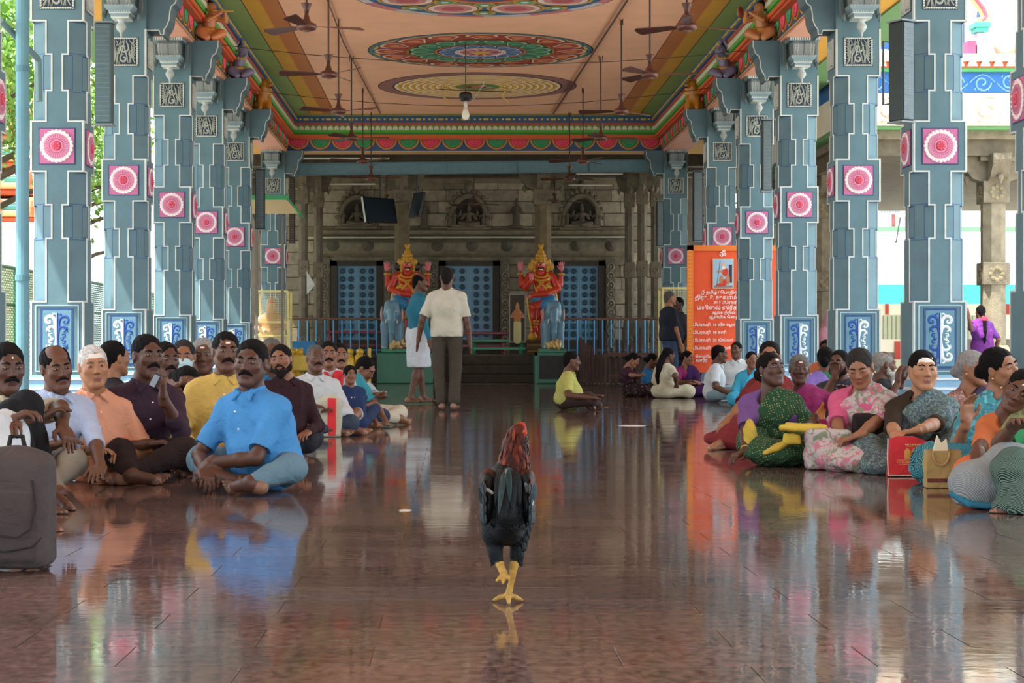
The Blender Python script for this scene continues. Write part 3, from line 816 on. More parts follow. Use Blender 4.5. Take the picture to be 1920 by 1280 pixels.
# niches with seated stone figures
def deity(x, Y, z, s, arms=2, name='niche_carving', label=''):
    r_ = empty(name, (x, Y, z), label, 'stone carving')
    m = MB().color('7a6f5c')
    m.tube([(.42*s*math.cos(t), 0, .05+.68*s*math.sin(t)**.8) for t in np.linspace(0, math.pi, 16)], [.07*s]*16, 7)
    for t in np.linspace(.15, math.pi-.15, 13): m.ell((.5*s*math.cos(t), -.02, .05+.8*s*math.sin(t)**.8), (.055*s, .05, .06*s), 6, 5)
    m.box(-.5*s, .5*s, -.1, .06, -.06, .0, .01); m.box(-.4*s, .4*s, -.14, .06, 0, .06*s, .01)
    m.ell((0, -.03, .95*s), (.1*s, .08, .13*s), 8, 6)
    m.obj('arch', M_STONE, r_)
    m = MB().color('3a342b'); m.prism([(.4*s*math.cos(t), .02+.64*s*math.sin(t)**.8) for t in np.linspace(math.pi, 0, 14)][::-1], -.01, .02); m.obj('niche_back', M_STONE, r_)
    q = SDF(); k = .03*s
    def fig(cx, h, seated=True):
        u = h
        if seated:
            q.chain([(cx-.02*u, -.04, .16*u), (cx-.33*u, -.1, .14*u), (cx-.02*u, -.16, .1*u)], [.11*u, .08*u, .07*u], k); q.chain([(cx, -.04, .16*u), (cx+.33*u, -.1, .14*u), (cx+.05*u, -.16, .1*u)], [.11*u, .08*u, .07*u], k); b = .16*u
        else:
            for s_ in (-1, 1): q.cap((cx+s_*.07*u, -.06, .02*u), (cx+s_*.05*u, -.06, .45*u), .055*u, .08*u, k)
            b = .45*u
        q.cap((cx, -.05, b), (cx, -.06, b+.3*u), .1*u, .12*u, k); q.cap((cx-.14*u, -.06, b+.33*u), (cx+.14*u, -.06, b+.33*u), .05*u, .05*u, k)
        q.ell((cx, -.07, b+.5*u), (.075*u, .075*u, .09*u), k=k*.4); q.cap((cx, -.06, b+.56*u), (cx, -.05, b+.74*u), .065*u, .025*u, k*.5)
        for s_ in (-1, 1):
            q.chain([(cx+s_*.15*u, -.06, b+.33*u), (cx+s_*.27*u, -.1, b+.15*u), (cx+s_*.16*u, -.16, b+.22*u)], [.045*u, .04*u, .03*u], k*.5)
            if arms > 2: q.chain([(cx+s_*.15*u, -.04, b+.33*u), (cx+s_*.3*u, -.04, b+.25*u), (cx+s_*.3*u, -.06, b+.48*u)], [.045*u, .035*u, .03*u], k*.5)
    fig(0, .62*s); fig(-.33*s, .36*s, False); fig(.33*s, .36*s, False)
    o = q.mesh('figure', M_STONE, ['6a5f4f'], v=.018); o.parent = r_; KIDS.setdefault(r_.name, []).append(o)
    return r_
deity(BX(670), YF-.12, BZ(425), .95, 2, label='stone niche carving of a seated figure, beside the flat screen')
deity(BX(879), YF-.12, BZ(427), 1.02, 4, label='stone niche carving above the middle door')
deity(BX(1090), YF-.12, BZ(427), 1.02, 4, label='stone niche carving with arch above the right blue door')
for px, lb in ((795, 'small standing stone figure in the wall left of the middle niche'), (968, 'small standing stone figure in the wall right of the middle niche')):
    q = SDF(); q.box((0, 0, .03), (.14, .06, .03), r=.01); q.chain([(-.04, -.04, .05), (-.03, -.04, .3)], [.04, .05], .02); q.chain([(.04, -.04, .05), (.03, -.04, .3)], [.04, .05], .02)
    q.cap((0, -.04, .3), (0, -.04, .46), .06, .075, .02); q.ell((0, -.05, .58), (.05, .05, .06), k=.01); q.cap((0, -.05, .62), (0, -.05, .7), .04, .01, .01)
    for s in (-1, 1): q.chain([(s*.08, -.04, .48), (s*.13, -.05, .36), (s*.07, -.09, .4)], [.03, .028, .02], .01)
    o = q.mesh('wall_figure', M_STONE, ['5f5648'], v=.015); o.location = (BX(px), YF-.06, BZ(428)); tag(o, lb, 'stone carving')
# roof of the stone hall, podium, steps
m = MB().color('6b604e'); m.box(-5.2, 6.0, 40.45, 45.4, 4.95, 5.3)
for y in (41.6, 42.9, 44.2): m.color('5a5142'); m.box(-5.2, 6.0, y, y+.35, 4.7, 4.95)
struct(m.obj('slab_ceiling', M_STONE), 'stone slab ceiling over the temple doors')
m = MB().color('4d4236'); m.box(-4.6, 5.4, 41.9, 45.2, 0, .6, .01); m.color('5f564a'); m.box(-4.6, 5.4, 41.85, 42.0, .55, .62)
struct(m.obj('podium', M_STONE), 'dark stone podium in front of the temple doors')
m = MB()
stp = empty('steps', (0, 0, 0), 'dark stone steps between the two green pedestals', kind='structure')
for i, c in enumerate(('3c322a', '42372e', '463b31')):
    MB().color(c).box(BX(700, 41.5), BX(1062, 41.5), 41.25+i*.22, 41.95, .2*i, .2*(i+1)-.005, .012).obj('step', M_STONE, stp)
# carved stone columns of the hall
def stone_col(px, w_, Y, label, z0=.6, z1=4.7, brackets=True, caps=True, col='6f6655'):
    x = BX(px, Y); r_ = empty('stone_column', (x, Y, 0), label, kind='structure'); a = w_/2
    m = MB().color(col)
    m.box(-a*1.25, a*1.25, -a*1.25, a*1.25, z0, z0+.75*1.0 if False else z0+.7, .012)
    m.loft([[(x_*s, y_*s, z) for x_, y_ in ((-1, -1), (1, -1), (1, 1), (-1, 1))] for s, z in ((a*1.25, z0+.7), (a, z0+.8))])
    pts = [(a/math.cos(math.pi/8)*math.cos(2*math.pi*(i+.5)/8), a/math.cos(math.pi/8)*math.sin(2*math.pi*(i+.5)/8)) for i in range(8)]
    m.prism(pts, z0+.75, z1-.45, 'xy')
    m.color('7a705d'); m.box(-a*1.15, a*1.15, -a*1.15, a*1.15, z0+1.75, z0+2.1, .01); m.box(-a*1.15, a*1.15, -a*1.15, a*1.15, z1-.75, z1-.4, .01)
    m.obj('shaft', M_STONE, r_)
    m = MB().color('7a705d')
    m.box(-a*1.5, a*1.5, -a*1.5, a*1.5, z1-.1, z1, .01)
    for q in range(4):
        m.M = Matrix.Rotation(q*math.pi/2, 4, 'Z')
        m.loft([[(-a*.8, -a*k1, z), (a*.8, -a*k1, z), (a*.8, 0, z), (-a*.8, 0, z)] for k1, z in ((1.1, z1-.42), (2.0, z1-.36), (2.6, z1-.22), (3.0, z1-.1), (3.0, z1))])
        m.lathe([(.0, -.16), (.02, -.12), (.05, -.06), (.035, 0)], (0, -a*2.3, z1-.32), 8)
    m.M = None
    m.obj('capital', M_STONE, r_)
    m = MB().color('85795f')
    for q in range(4):
        m.M = Matrix.Rotation(q*math.pi/2, 4, 'Z')
        for zc in (z0+1.92, z0+.35, z1-.58):
            for k in range(8):
                t = k*math.pi/4; m.ell((a*.5*math.cos(t), -a*1.17-(.1*a if zc < z0+1 else 0), zc+a*.5*math.sin(t)), (a*.24, .02, a*.24), 6, 4)
    m.M = None; m.obj('carved_flowers', M_STONE, r_)
    return r_
stone_col(754, .34, 42.95, 'square granite column behind the left red guardian', col='6e6149')
stone_col(1018, .36, 42.95, 'square granite column behind the right red guardian', col='75664a')
for px, Y_, lb in ((569, 42.6, 'granite column at the left end, nearer the blue pillar'), (597, 43.6, 'granite column at the left end, beside the left door'), (1180, 43.6, 'granite column right of the right blue door'), (1204, 42.7, 'granite column in the middle of the right-hand cluster'), (1229, 43.4, 'granite column nearest the right blue pillar in the cluster')):
    stone_col(px, .2, Y_, lb)
# steel beam, pipe, tube lights, screens
m = MB().color('5f7f88'); m.M = Matrix.Translation((0.45, 40.75, 4.58)) @ Matrix.Rotation(math.radians(-.6), 4, 'Y')
m.box(-3.95, 3.9, -.06, -.04, -.13, .13); m.color('56737c'); m.box(-3.95, 3.9, -.12, .02, .11, .13); m.box(-3.95, 3.9, -.12, .02, -.13, -.11)
m.color('48626a')
for x in (-2.2, -.6, .9, 2.4): m.box(x-.006, x+.006, -.1, -.02, -.13, .13)
m.M = None
struct(m.obj('steel_beam', M_METAL), 'blue grey steel beam under the swag cornice')
m = MB().color('cfc9b4'); m.tube([(BX(577, 44.7), 44.73, 4.2), (BX(577, 44.7), 44.73, BZ(445, 44.7)), (BX(1187, 44.7), 44.73, BZ(444, 44.7))], .022, 6)
tag(m.obj('conduit_pipe', M_PLAIN), 'cream conduit pipe running along the stone ledge', 'pipe')
for i, (px0, px1, py, Y_, lb) in enumerate(((600, 692, 326, 42.5, 'upper left tube light below the steel beam'), (616, 704, 345, 43.6, 'lower left tube light nearer the stone wall'), (1080, 1168, 326, 42.5, 'upper right tube light below the steel beam'), (1066, 1148, 347, 43.6, 'lower right tube light nearer the stone wall'), (540, 730, 297, 41.2, 'long bare tube light hanging at the left end of the beam'))):
    m = MB().color('e2dcc4'); z = BZ(py, Y_); m.box(BX(px0, Y_), BX(px1, Y_), Y_-.03, Y_+.03, z-.02, z+.02, .006); r_ = empty('tube_light', (0, 0, 0), lb, 'lamp'); m.obj('batten', M_PLAIN, r_)
    m = MB().color('f4f2e6'); m.tube([(BX(px0, Y_)+.04, Y_-.045, z), (BX(px1, Y_)-.04, Y_-.045, z)], .014, 6); m.obj('tube', M_PLAIN, r_)
    m = MB().color('8a8474'); m.tube([(BX(px0, Y_)+.2, Y_, z+.02), (BX(px0, Y_)+.2, Y_, 4.94), (BX(px1, Y_)-.2, Y_, 4.94), (BX(px1, Y_)-.2, Y_, z+.02)], .006, 4); m.obj('hanger', M_METAL, r_)
def screen(px, py, Y, w_, h_, rz, rx, label):
    p = P(px, py, Y); r_ = empty('flat_screen', p, label, 'television'); r_.rotation_euler = (rx, 0, rz)
    MB().color('17191c').box(-w_/2, w_/2, -.02, .04, -h_/2, h_/2, .01).obj('case', M_GLOSS, r_)
    m = MB().color('1c2a35'); m.box(-w_/2+.03, w_/2-.03, -.026, -.018, -h_/2+.03, h_/2-.03); m.obj('display', M_GLOSS, r_)
    m = MB().color('b9b9b2'); m.box(-w_/2-.006, -w_/2+.004, -.022, .04, -h_/2, h_/2); m.obj('side_trim', M_METAL, r_)
    m = MB().color('333333'); iv = r_.rotation_euler.to_matrix().inverted(); e_ = iv @ Vector((0, .12, 4.92-p.z)); m.tube([(0, .05, 0), tuple(iv @ Vector((0, .12, .1))), tuple(e_)], .02, 6); m.obj('bracket', M_METAL, r_)
screen(712, 394, 41.8, .84, .56, math.radians(38), math.radians(-14), 'dark flat screen tilted on the left of the granite column')
screen(781, 384, 41.9, .5, .56, math.radians(-62), math.radians(-14), 'dark flat screen seen edge on, right of the column')

# ================================================================== fence, pedestals, elephants, guardians
def fence(x0, x1, Y, label, tilt=0):
    n = int(round((x1-x0)/.187)); r_ = empty('railing', (0, 0, 0), label, 'railing')
    MB().color('6b4a34').box(x0, x1, Y-.025, Y+.025, 1.375, 1.42, .006).obj('top_rail', M_METAL, r_)
    MB().color('5a7f98').box(x0, x1, Y-.015, Y+.015, .70, .73).obj('bottom_rail', M_METAL, r_)
    pm = None
    for i in range(n):
        if pm is None:
            m = MB().color('4f9cc9'); m.tube([(0, 0, .62), (0, 0, 1.38)], .019, 8); o = m.obj('post', M_METAL, r_); pm = o.data
        else: o = bpy.data.objects.new('post', pm); o.parent = r_; C.objects.link(o)
        o.location = (x0+(i+.4)*(x1-x0)/n, Y, 0)
fence(BX(538, 42.1), BX(716, 42.1), 42.1, 'blue post railing with brown top rail left of the left elephant')
fence(BX(1060, 42.1), BX(1250, 42.1), 42.1, 'blue post railing with brown top rail right of the right elephant')
def pedestal(x0, x1, Y, label, plaque):
    r_ = empty('pedestal', ((x0+x1)/2, Y, 0), label, 'pedestal'); h = (x1-x0)/2
    MB().color('1f6b4d').box(-h, h, -.4, .4, 0, .66, .02).obj('block', M_GLOSS, r_)
    MB().color('2a7f5c').box(-h+.1, h-.05, -.36, .36, .66, .75, .015).obj('cap', M_GLOSS, r_)
    if plaque:
        MB().color('3c3d3a').box(-h+.1, h-.08, -.415, -.4, .1, .6).obj('plaque', M_STONE, r_)
        m = MB().color('1f6b4d'); m.box(-h, -h+.06, -.43, -.38, 0, .66); m.box(h-.06, h, -.43, -.38, 0, .66); m.box(-h, h, -.43, -.38, .6, .66); m.obj('frame', M_GLOSS, r_)
pedestal(BX(707, 40.8), BX(812, 40.8), 41.1, 'green painted pedestal under the left elephant', False)
pedestal(BX(1002, 40.8), BX(1066, 40.8), 41.1, 'green pedestal with dark plaque under the right elephant', True)
def elephant(px, label, s=1.0):
    q = SDF(); B, Wt, Pk, Rd, Gd = 0, 1, 2, 3, 4
    q.ell((0, .2, .62), (.28, .36, .3), k=.05)
    q.ell((0, -.14, .78), (.2, .17, .22), k=.06); q.ell((-.075, -.16, .94), (.1, .1, .1), k=.06); q.ell((.075, -.16, .94), (.1, .1, .1), k=.06)
    for s_ in (-1, 1):
        q.chain([(s_*.16, -.05, .5), (s_*.17, -.07, .25), (s_*.17, -.08, .04)], [.12, .09, .095], .03); q.chain([(s_*.17, .4, .5), (s_*.18, .42, .05)], [.13, .09], .03)
        q.ell((s_*.235, -.06, .74), (.05, .035, .19), k=.03, c=5); q.ell((s_*.25, -.09, .72), (.03, .02, .14), k=.01, c=2)
        q.chain([(s_*.12, -.27, .62), (s_*.14, -.36, .56), (s_*.13, -.4, .6)], [.026, .02, .008], .01, Wt)
        q.ell((s_*.125, -.29, .8), (.018, .015, .014), k=.004, c=Wt)
        for t in (-.05, 0, .05): q.ell((s_*.17+t, -.165, .03), (.018, .015, .02), k=.004, c=Wt)
    q.chain([(0, -.28, .78), (0, -.36, .6), (0, -.34, .35), (0, -.3, .15), (0, -.32, .04)], [.11, .085, .062, .048, .04], .03)
    q.ell((0, -.33, .87), (.03, .014, .02), k=.004, c=Rd); q.ell((0, -.345, .87), (.014, .01, .01), k=.002, c=Gd)
    p = P(px, 660, 41.1)
    o = q.mesh('elephant_statue', M_GLOSS, ['6a92a8', 'e6e0cf', 'c79f96', 'b5332a', 'd9a53a', '5f869c'], v=.016)
    o.location = (p.x, 41.05, .75); o.scale = (.88, .9, .98); tag(o, label, 'statue')
elephant(735, 'blue grey elephant statue on the left pedestal, behind the lungi man')
elephant(1037, 'blue grey elephant statue on the right pedestal')
for px, lb in ((762-15, 'gold crumpled ornament at the left elephant feet'), (1037, 'gold crumpled ornament at the right elephant feet')):
    q = SDF(); rr = random.Random(px)
    for i in range(16): q.ell((rr.uniform(-.16, .16), rr.uniform(-.05, .05), rr.uniform(0, .1)), (.04, .03, rr.uniform(.03, .1)), k=.008)
    o = q.mesh('gold_ornament', M_GOLD, ['c9a86a'], v=.012); o.location = (BX(px, 40.7), 40.72, .77); tag(o, lb, 'ornament')
def guardian(px, mir, label):
    """red four-armed door guardian, one leg raised on a serpent club"""
    q = SDF(); R_, G_, Bl, Wt, Bk, Pk = 0, 1, 2, 3, 4, 5
    m_ = -1 if mir else 1
    def X(x): return x*m_
    def c(pts, r, k=.02, cl=0): q.chain([(X(a), b, z) for a, b, z in pts], r, k, cl)
    def e(p, r, k=.015, cl=0): q.ell((X(p[0]), p[1], p[2]), r, k=k, c=cl)
    # torso
    c([(0, 0, 1.0), (0, 0, 1.25)], [.15, .15], .04); e((0, -.03, 1.12), (.17, .14, .13), .04); e((-.09, -.08, 1.32), (.12, .1, .1), .04); e((.09, -.08, 1.32), (.12, .1, .1), .04)
    c([(-.2, 0, 1.4), (.2, 0, 1.4)], [.1, .1], .04)
    # head with crown
    c([(0, -.02, 1.42), (0, -.04, 1.56)], [.075, .075], .02); q.ell((0, -.06, 1.63), (.105, .11, .135), k=.02, c=R_)
    e((0, -.17, 1.61), (.02, .025, .03), .01); e((-.045, -.155, 1.655), (.025, .015, .015), .003, Wt); e((.045, -.155, 1.655), (.025, .015, .015), .003, Wt)
    e((-.045, -.17, 1.655), (.01, .008, .01), .002, Bk); e((.045, -.17, 1.655), (.01, .008, .01), .002, Bk)
    for s in (-1, 1): c([(0, -.17, 1.585), (s*.05, -.16, 1.575), (s*.085, -.13, 1.6)], [.014, .014, .006], .003, Bk); c([(s*.02, -.165, 1.69), (s*.075, -.15, 1.70)], [.008, .006], .002, Bk)
    e((0, -.155, 1.545), (.045, .02, .014), .003, Wt); e((0, -.15, 1.525), (.035, .02, .01), .003, R_)
    q.chain([(0, -.04, 1.72), (0, -.03, 1.8), (0, -.02, 1.92), (0, -.02, 2.0)], [.12, .11, .075, .03], .01, G_)
    for z, r in ((1.73, .125), (1.8, .115), (1.87, .095)):
        for t in range(12): q.ell((r*math.cos(t*math.pi/6), -.035+r*math.sin(t*math.pi/6), z), (.022, .022, .026), k=.004, c=G_)
    q.ell((0, -.02, 2.04), (.05, .04, .045), k=.01, c=G_); q.ell((-.035, -.02, 2.08), (.03, .03, .03), k=.008, c=G_); q.ell((.035, -.02, 2.08), (.03, .03, .03), k=.008, c=G_); q.ell((0, -.1, 1.84), (.02, .015, .03), k=.003, c=Bk)
    for s in (-1, 1):
        for z in (1.68, 1.6, 1.53): e((s*.13, -.02, z), (.035, .03, .04), .008, G_)
        e((s*.2, .02, 1.62), (.09, .04, .1), .01, Bk if not mir else G_)
        e((s*.16, 0, 1.72), (.06, .04, .07), .01, G_)
    # ornaments: necklaces, cross bands, belt
    for r, z, t in ((.13, 1.46, .018), (.17, 1.39, .02)):
        c([(r*math.sin(a)*1.05, -.1-.09*math.cos(a)*1.1, z-.09*math.cos(a)) for a in np.linspace(-1.6, 1.6, 9)], t, .006, G_)
    for s in (-1, 1): c([(s*.17, -.1, 1.42), (s*.02, -.185, 1.25), (-s*.12, -.15, 1.12)], .02, .006, G_); c([(s*.2, -.08, 1.38), (s*.15, -.14, 1.2), (s*.1, -.15, 1.05)], .014, .004, G_)
    c([(-.17, -.06, 1.02), (0, -.17, 1.0), (.17, -.06, 1.02)], .03, .01, G_)
    # skirt: blue and white stripes around the raised thigh side
    q.ell((X(-.0), 0, .9), (.19, .15, .14), k=.03, c=Bl)
    # raised leg: thigh out to the side, shin crossing down
    hipx = -1
    c([(-.08, 0, .9), (-.2, -.14, .86), (-.02, -.22, .76)], [.15, .14, .1], .03, Bl)
    for i in range(6): c([(-.27+.055*i, -.16-.02*i, .99-.03*i), (-.3+.07*i, -.21, .86-.025*i), (-.22+.07*i, -.2, .74)], .012, .003, 6)
    c([(.0, -.2, .78), (.16, -.26, .72), (.18, -.24, .5), (.14, -.22, .32)], [.1, .095, .085, .06], .03, R_)
    c([(.14, -.22, .32), (.12, -.25, .22), (.2, -.32, .16)], [.06, .05, .04], .02, R_)
    for z in (.36, .42): 
        for t in range(8): a = t*math.pi/4; e((.155+.085*math.cos(a), -.22+.08*math.sin(a), z), (.026, .026, .022), .006, G_)
    # standing leg
    c([(.06, .02, .9), (.05, .0, .5), (.02, .02, .1)], [.13, .1, .07], .03, R_); c([(.02, .0, .08), (.0, -.12, .03)], [.06, .04], .02, R_)
    # front arms
    c([(-.25, 0, 1.4), (-.36, -.04, 1.12), (-.12, -.2, 1.02), (.2, -.24, .98)], [.085, .08, .065, .05], .02, R_)
    c([(.2, -.24, .98), (.27, -.26, .95), (.33, -.27, .9)], [.04, .035, .02], .01, Pk)
    # rear arms raised with open palms
    for s in (-1, 1):
        c([(s*.22, .05, 1.4), (s*.42, .04, 1.22), (s*.44, -.02, 1.45)], [.08, .07, .05], .02, R_)
        for t in range(8): a = t*math.pi/4; e((s*.44+.06*math.cos(a), -.02+.055*math.sin(a), 1.45), (.022, .022, .025), .005, G_); e((s*.34+.09*math.cos(a), .04+.08*math.sin(a), 1.3), (.024, .024, .03), .005, G_)
        q.ell((X(s*.45), -.03, 1.58), (.055, .03, .07), k=.015, c=Pk)
        for f in range(4): c([(s*.45+(-.04+.027*f), -.03, 1.62), (s*.45+(-.06+.04*f), -.035, 1.72-.01*abs(f-1.5))], [.016, .012], .003, Pk)
        c([(s*.41, -.04, 1.56), (s*.36, -.06, 1.63)], [.018, .012], .004, Pk)
    c([(.25, 0, 1.4), (.33, -.08, 1.15), (.24, -.25, 1.28)], [.085, .07, .05], .02, R_)
    q.ell((X(.22), -.28, 1.34), (.045, .03, .055), k=.01, c=Pk)
    for f in range(4): c([(.19+.022*f, -.29, 1.37), (.185+.026*f, -.3, 1.46)], [.014, .01], .003, Pk)
    # garland curving down at the outer side
    for t in np.linspace(0, 1, 22):
        a = -1.2+t*2.7; e((-.33*math.cos(a)*.95-.02, -.12, .86-.36*math.sin(a)*1.0), (.042, .04, .04), .006, G_)
    # club
    c([(.32, -.3, .92), (.24, -.3, .4), (.2, -.3, .12)], [.022, .024, .03], .005, G_); e((.19, -.3, .08), (.1, .1, .09), .02, G_)
    o = q.mesh('guardian_statue', M_GLOSS, ['c93a1f', 'cf9a2c', '2f7fb0', 'efe6d6', '1d1a18', 'd8707a', 'dfe6ea'], v=.0115)
    p = P(px, 600, 41.9)
    o.location = (p.x, 41.9, .92); tag(o, label, 'statue')
guardian(764, False, 'red four-armed guardian statue with gold crown at the left, behind the lungi man')
guardian(1014, True, 'red four-armed guardian statue with club beside the right elephant')
m = MB()
for i in range(5): m.color(('5a3a1f', '7a5a2a')[i % 2]); m.box(-.24+.01*(i % 2), .24-.01*(i % 2), -.2, .2, .6+.065*i, .6+.065*(i+1)-.004, .01)
b1 = m.obj('statue_base', M_WOOD); b1.location = (P(1008, 600, 41.9).x, 41.9, 0); tag(b1, 'carved brown tiered base under the right guardian', 'pedestal')
m2 = bpy.data.objects.new('statue_base', b1.data); m2.location = (P(764, 600, 41.9).x, 41.9, 0); C.objects.link(m2); tag(m2, 'carved brown tiered base under the left guardian', 'pedestal')

# benches, picture stand, wooden palisade, palanquin, cages
def bench(px0, px1, py, Y, col, label):
    x0, x1 = BX(px0, Y), BX(px1, Y); z = BZ(py, Y); r_ = empty('bench', ((x0+x1)/2, Y, .6), label, 'bench'); h = (x1-x0)/2; z -= .6
    MB().color(col).box(-h, h, -.15, .15, z-.06, z, .01).obj('seat', M_GLOSS, r_)
    MB().color(col).box(-h, h, -.02, .02, z*.35, z*.35+.05).obj('stretcher', M_GLOSS, r_)
    for s in (-1, 1):
        m = MB().color(col); m.lathe([(.045, 0), (.05, .03), (.03, .06), (.05, .12), (.045, z*.5), (.055, z*.6), (.035, z*.8), (.045, z-.06)], (s*(h-.1), 0, 0), 10); m.obj('leg', M_GLOSS, r_)
bench(612, 752, 620, 43.4, '8f2234', 'dark red wooden bench behind the left railing')
bench(850, 950, 622, 43.6, '8f2234', 'dark red wooden bench behind the standing men')
bench(880, 985, 636, 42.8, '2f9a68', 'green wooden bench with turned legs near the steps')
r_ = empty('picture_stand', (BX(970, 42.6), 42.6, .6), 'tall framed deity picture panel beside the right guardian', 'picture')
MB().color('9a958a').box(-.18, .18, -.02, .03, .28, 1.36).obj('frame', M_METAL, r_)
MB().color('4a4238').box(-.16, .16, -.026, -.018, .3, 1.34).obj('backing', M_PLAIN, r_)
q = SDF(); q.chain([(0, -.04, .34), (0, -.04, .7)], [.09, .09], .02, 0); q.cap((0, -.04, .75), (0, -.04, .95), .08, .09, .02, 1); q.ell((0, -.05, 1.06), (.05, .04, .06), k=.01, c=2); q.cap((0, -.045, 1.1), (0, -.045, 1.2), .045, .015, .01, 3)
for s in (-1, 1): q.chain([(s*.09, -.04, .95), (s*.14, -.05, .85), (s*.06, -.07, .85)], [.03, .025, .02], .01, 2); q.cap((s*.12, -.04, .5), (s*.13, -.04, .9), .02, .025, .01, 4)
q.cap((0, -.09, .4), (0, -.1, .9), .02, .02, .005, 5)
o = q.mesh('figure', M_PLAIN, ['d8cf8f', 'c9864a', 'c98a6a', 'd0a03a', '3f8a5a', 'b5402a'], v=.012); o.parent = r_; o.scale = (1, .4, 1)
r_ = empty('palisade', (0, 0, 0), 'brown wooden stand of slatted posts at the right', 'wooden stand')
for i in range(16):
    a = math.pi*(.5+.62*(i/15)) if i < 9 else None
    if i < 9: x = BX(1128, 39.6)-.38*math.sin(i/8*1.5)*1.0; y = 38.6+.24*i; z1 = 1.12-.05*abs(i-4)
    else: x = BX(1128, 39.6)+.12*(i-9)+.1; y = 38.7; z1 = .62
    m = MB().color('4a2f28'); m.box(x-.022, x+.022, y-.022, y+.022, .02, .55 if i >= 9 else .66+.04*i, .005); m.ell((x, y, .04), (.035, .035, .04), 6, 4); m.obj('post', M_WOOD, r_)
m = MB().color('5a3a2a'); x = BX(1128, 39.6); m.box(x, x+1.0, 38.66, 38.74, .6, .66); m.box(x, x+1.0, 38.66, 38.74, .18, .22); m.box(x+.1, x+1.0, 38.8, 40.5, .62, .66); m.obj('rail', M_WOOD, r_)
for k, px in enumerate((1107, 1118, 1135, 1146, 1157, 1168, 1180, 1190, 1200)):
    x = BX(px, 40.6); z1 = BZ(652-(k % 3)*16-(6 if k > 4 else 0), 40.6)
    m = MB().color('4a2a24'); m.box(x-.02, x+.02, 40.58, 40.62, .0, z1, .004); m.obj('stake', M_WOOD, r_)
# gold processional pieces and counters at the left
r_ = empty('gold_throne', (BX(665, 38.5), 38.5, 0), 'yellow gold painted processional seat with lotus knobs', 'throne')
for px in (693, 640, 566, 552): MB().color('c9a030').box(BX(px, 38.5)-BX(665, 38.5)-.03, BX(px, 38.5)-BX(665, 38.5)+.03, -.03, .03, 0, BZ(652, 38.5), .008).obj('post', M_GOLD, r_)
for px in (675, 656, 638, 622, 560, 548):
    x = BX(px, 38.5)-BX(665, 38.5); q = SDF(); q.ell((x, 0, .45), (.11, .1, .2), k=.03); q.ell((x, -.02, .68), (.08, .07, .07), k=.02); q.ell((x-.05, -.05, .55), (.06, .05, .08), k=.02); q.ell((x+.05, -.05, .36), (.06, .05, .1), k=.02)
    q.cap((x, 0, 0.0), (x, 0, .4), .07, .09, .02)
    o = q.mesh('lotus_knob', M_GOLD, ['d8b03a'], v=.016, off=None); o.parent = r_
MB().color('d8b84a').box(BX(552, 38.5)-BX(665, 38.5), BX(600, 38.5)-BX(665, 38.5), -.25, .25, .3, .62, .02).obj('seat_block', M_GOLD, r_)
tag(MB().color('2a7fb8').box(BX(545, 41.0), BX(592, 41.0), 40.8, 41.4, .62, .9, .01).obj('blue_crate', M_GLOSS), 'bright blue crate behind the left railing posts', 'crate')
tag(MB().color('4a4238').box(BX(545, 41.0)-.02, BX(592, 41.0)+.02, 40.8, 41.4, 0, .62, .01).obj('low_table', M_WOOD), 'low dark table carrying the blue crate', 'table')
def cage(px0, px1, py0, Y, label):
    x0, x1 = BX(px0, Y), BX(px1, Y); z1 = BZ(py0, Y); r_ = empty('mesh_cage', (x0, Y, 0), label, 'cage'); w_ = x1-x0
    m = MB().color('d6c67e')
    for x in (0, w_):
        for y in (0, .7): m.box(x-.022, x+.022, y-.022, y+.022, 0, z1)
    for z in (.3, 1.0, z1-.6, z1): m.box(0, w_, -.015, .015, z-.02, z+.02); m.box(-.015, .015, 0, .7, z-.02, z+.02)
    m.obj('frame', M_METAL, r_)
    m = MB().color('cfc48a')
    for i in range(1, 24): x = w_*i/24; m.box(x-.003, x+.003, -.004, .004, .3, z1)
    k = int((z1-.3)/.035)
    for i in range(k): z = .3+.035*i; m.box(0, w_, -.004, .004, z-.003, z+.003)
    d = m.obj('wire_mesh', M_METAL, r_); d['kind'] = 'stuff'
    return r_
cage(481, 540, 546, 37.6, 'yellow wire mesh cage with a statue inside, by the left pillar')
cage(1243, 1300, 540, 36.6, 'yellow wire mesh cage behind the two men at the right pillar')
q = SDF(); q.box((0, 0, .5), (.3, .2, .5), r=.01, c=3); q.cap((0, 0, 1.0), (0, 0, 1.3), .17, .2, .03, 0); q.ell((0, -.02, 1.55), (.1, .1, .12), k=.02, c=1); q.cap((0, 0, 1.62), (0, 0, 1.74), .09, .03, .01, 2)
for s in (-1, 1): q.chain([(s*.2, 0, 1.35), (s*.27, -.05, 1.15), (s*.1, -.2, 1.08)], [.06, .055, .045], .02, 1)
q.ell((0, -.05, 1.02), (.26, .2, .1), k=.02, c=0)
o = q.mesh('seated_statue', M_GLOSS, ['c98a5a', 'd8a88a', 'c94a35', 'dcd6c6'], v=.016); o.location = (BX(508, 37.9), 37.95, 0); tag(o, 'seated orange statue inside the left mesh cage', 'statue')
m = MB().color('d8d8cf'); m.prism([(0, 0), (.18, .2), (.16, .26), (0, .52)], -.01, .01); o = m.obj('white_cloth', M_CLOTH); o.location = (BX(575, 42.3), 42.3, BZ(552, 42.3)); tag(o, 'white cloth pennant hanging on the left granite column', 'cloth')
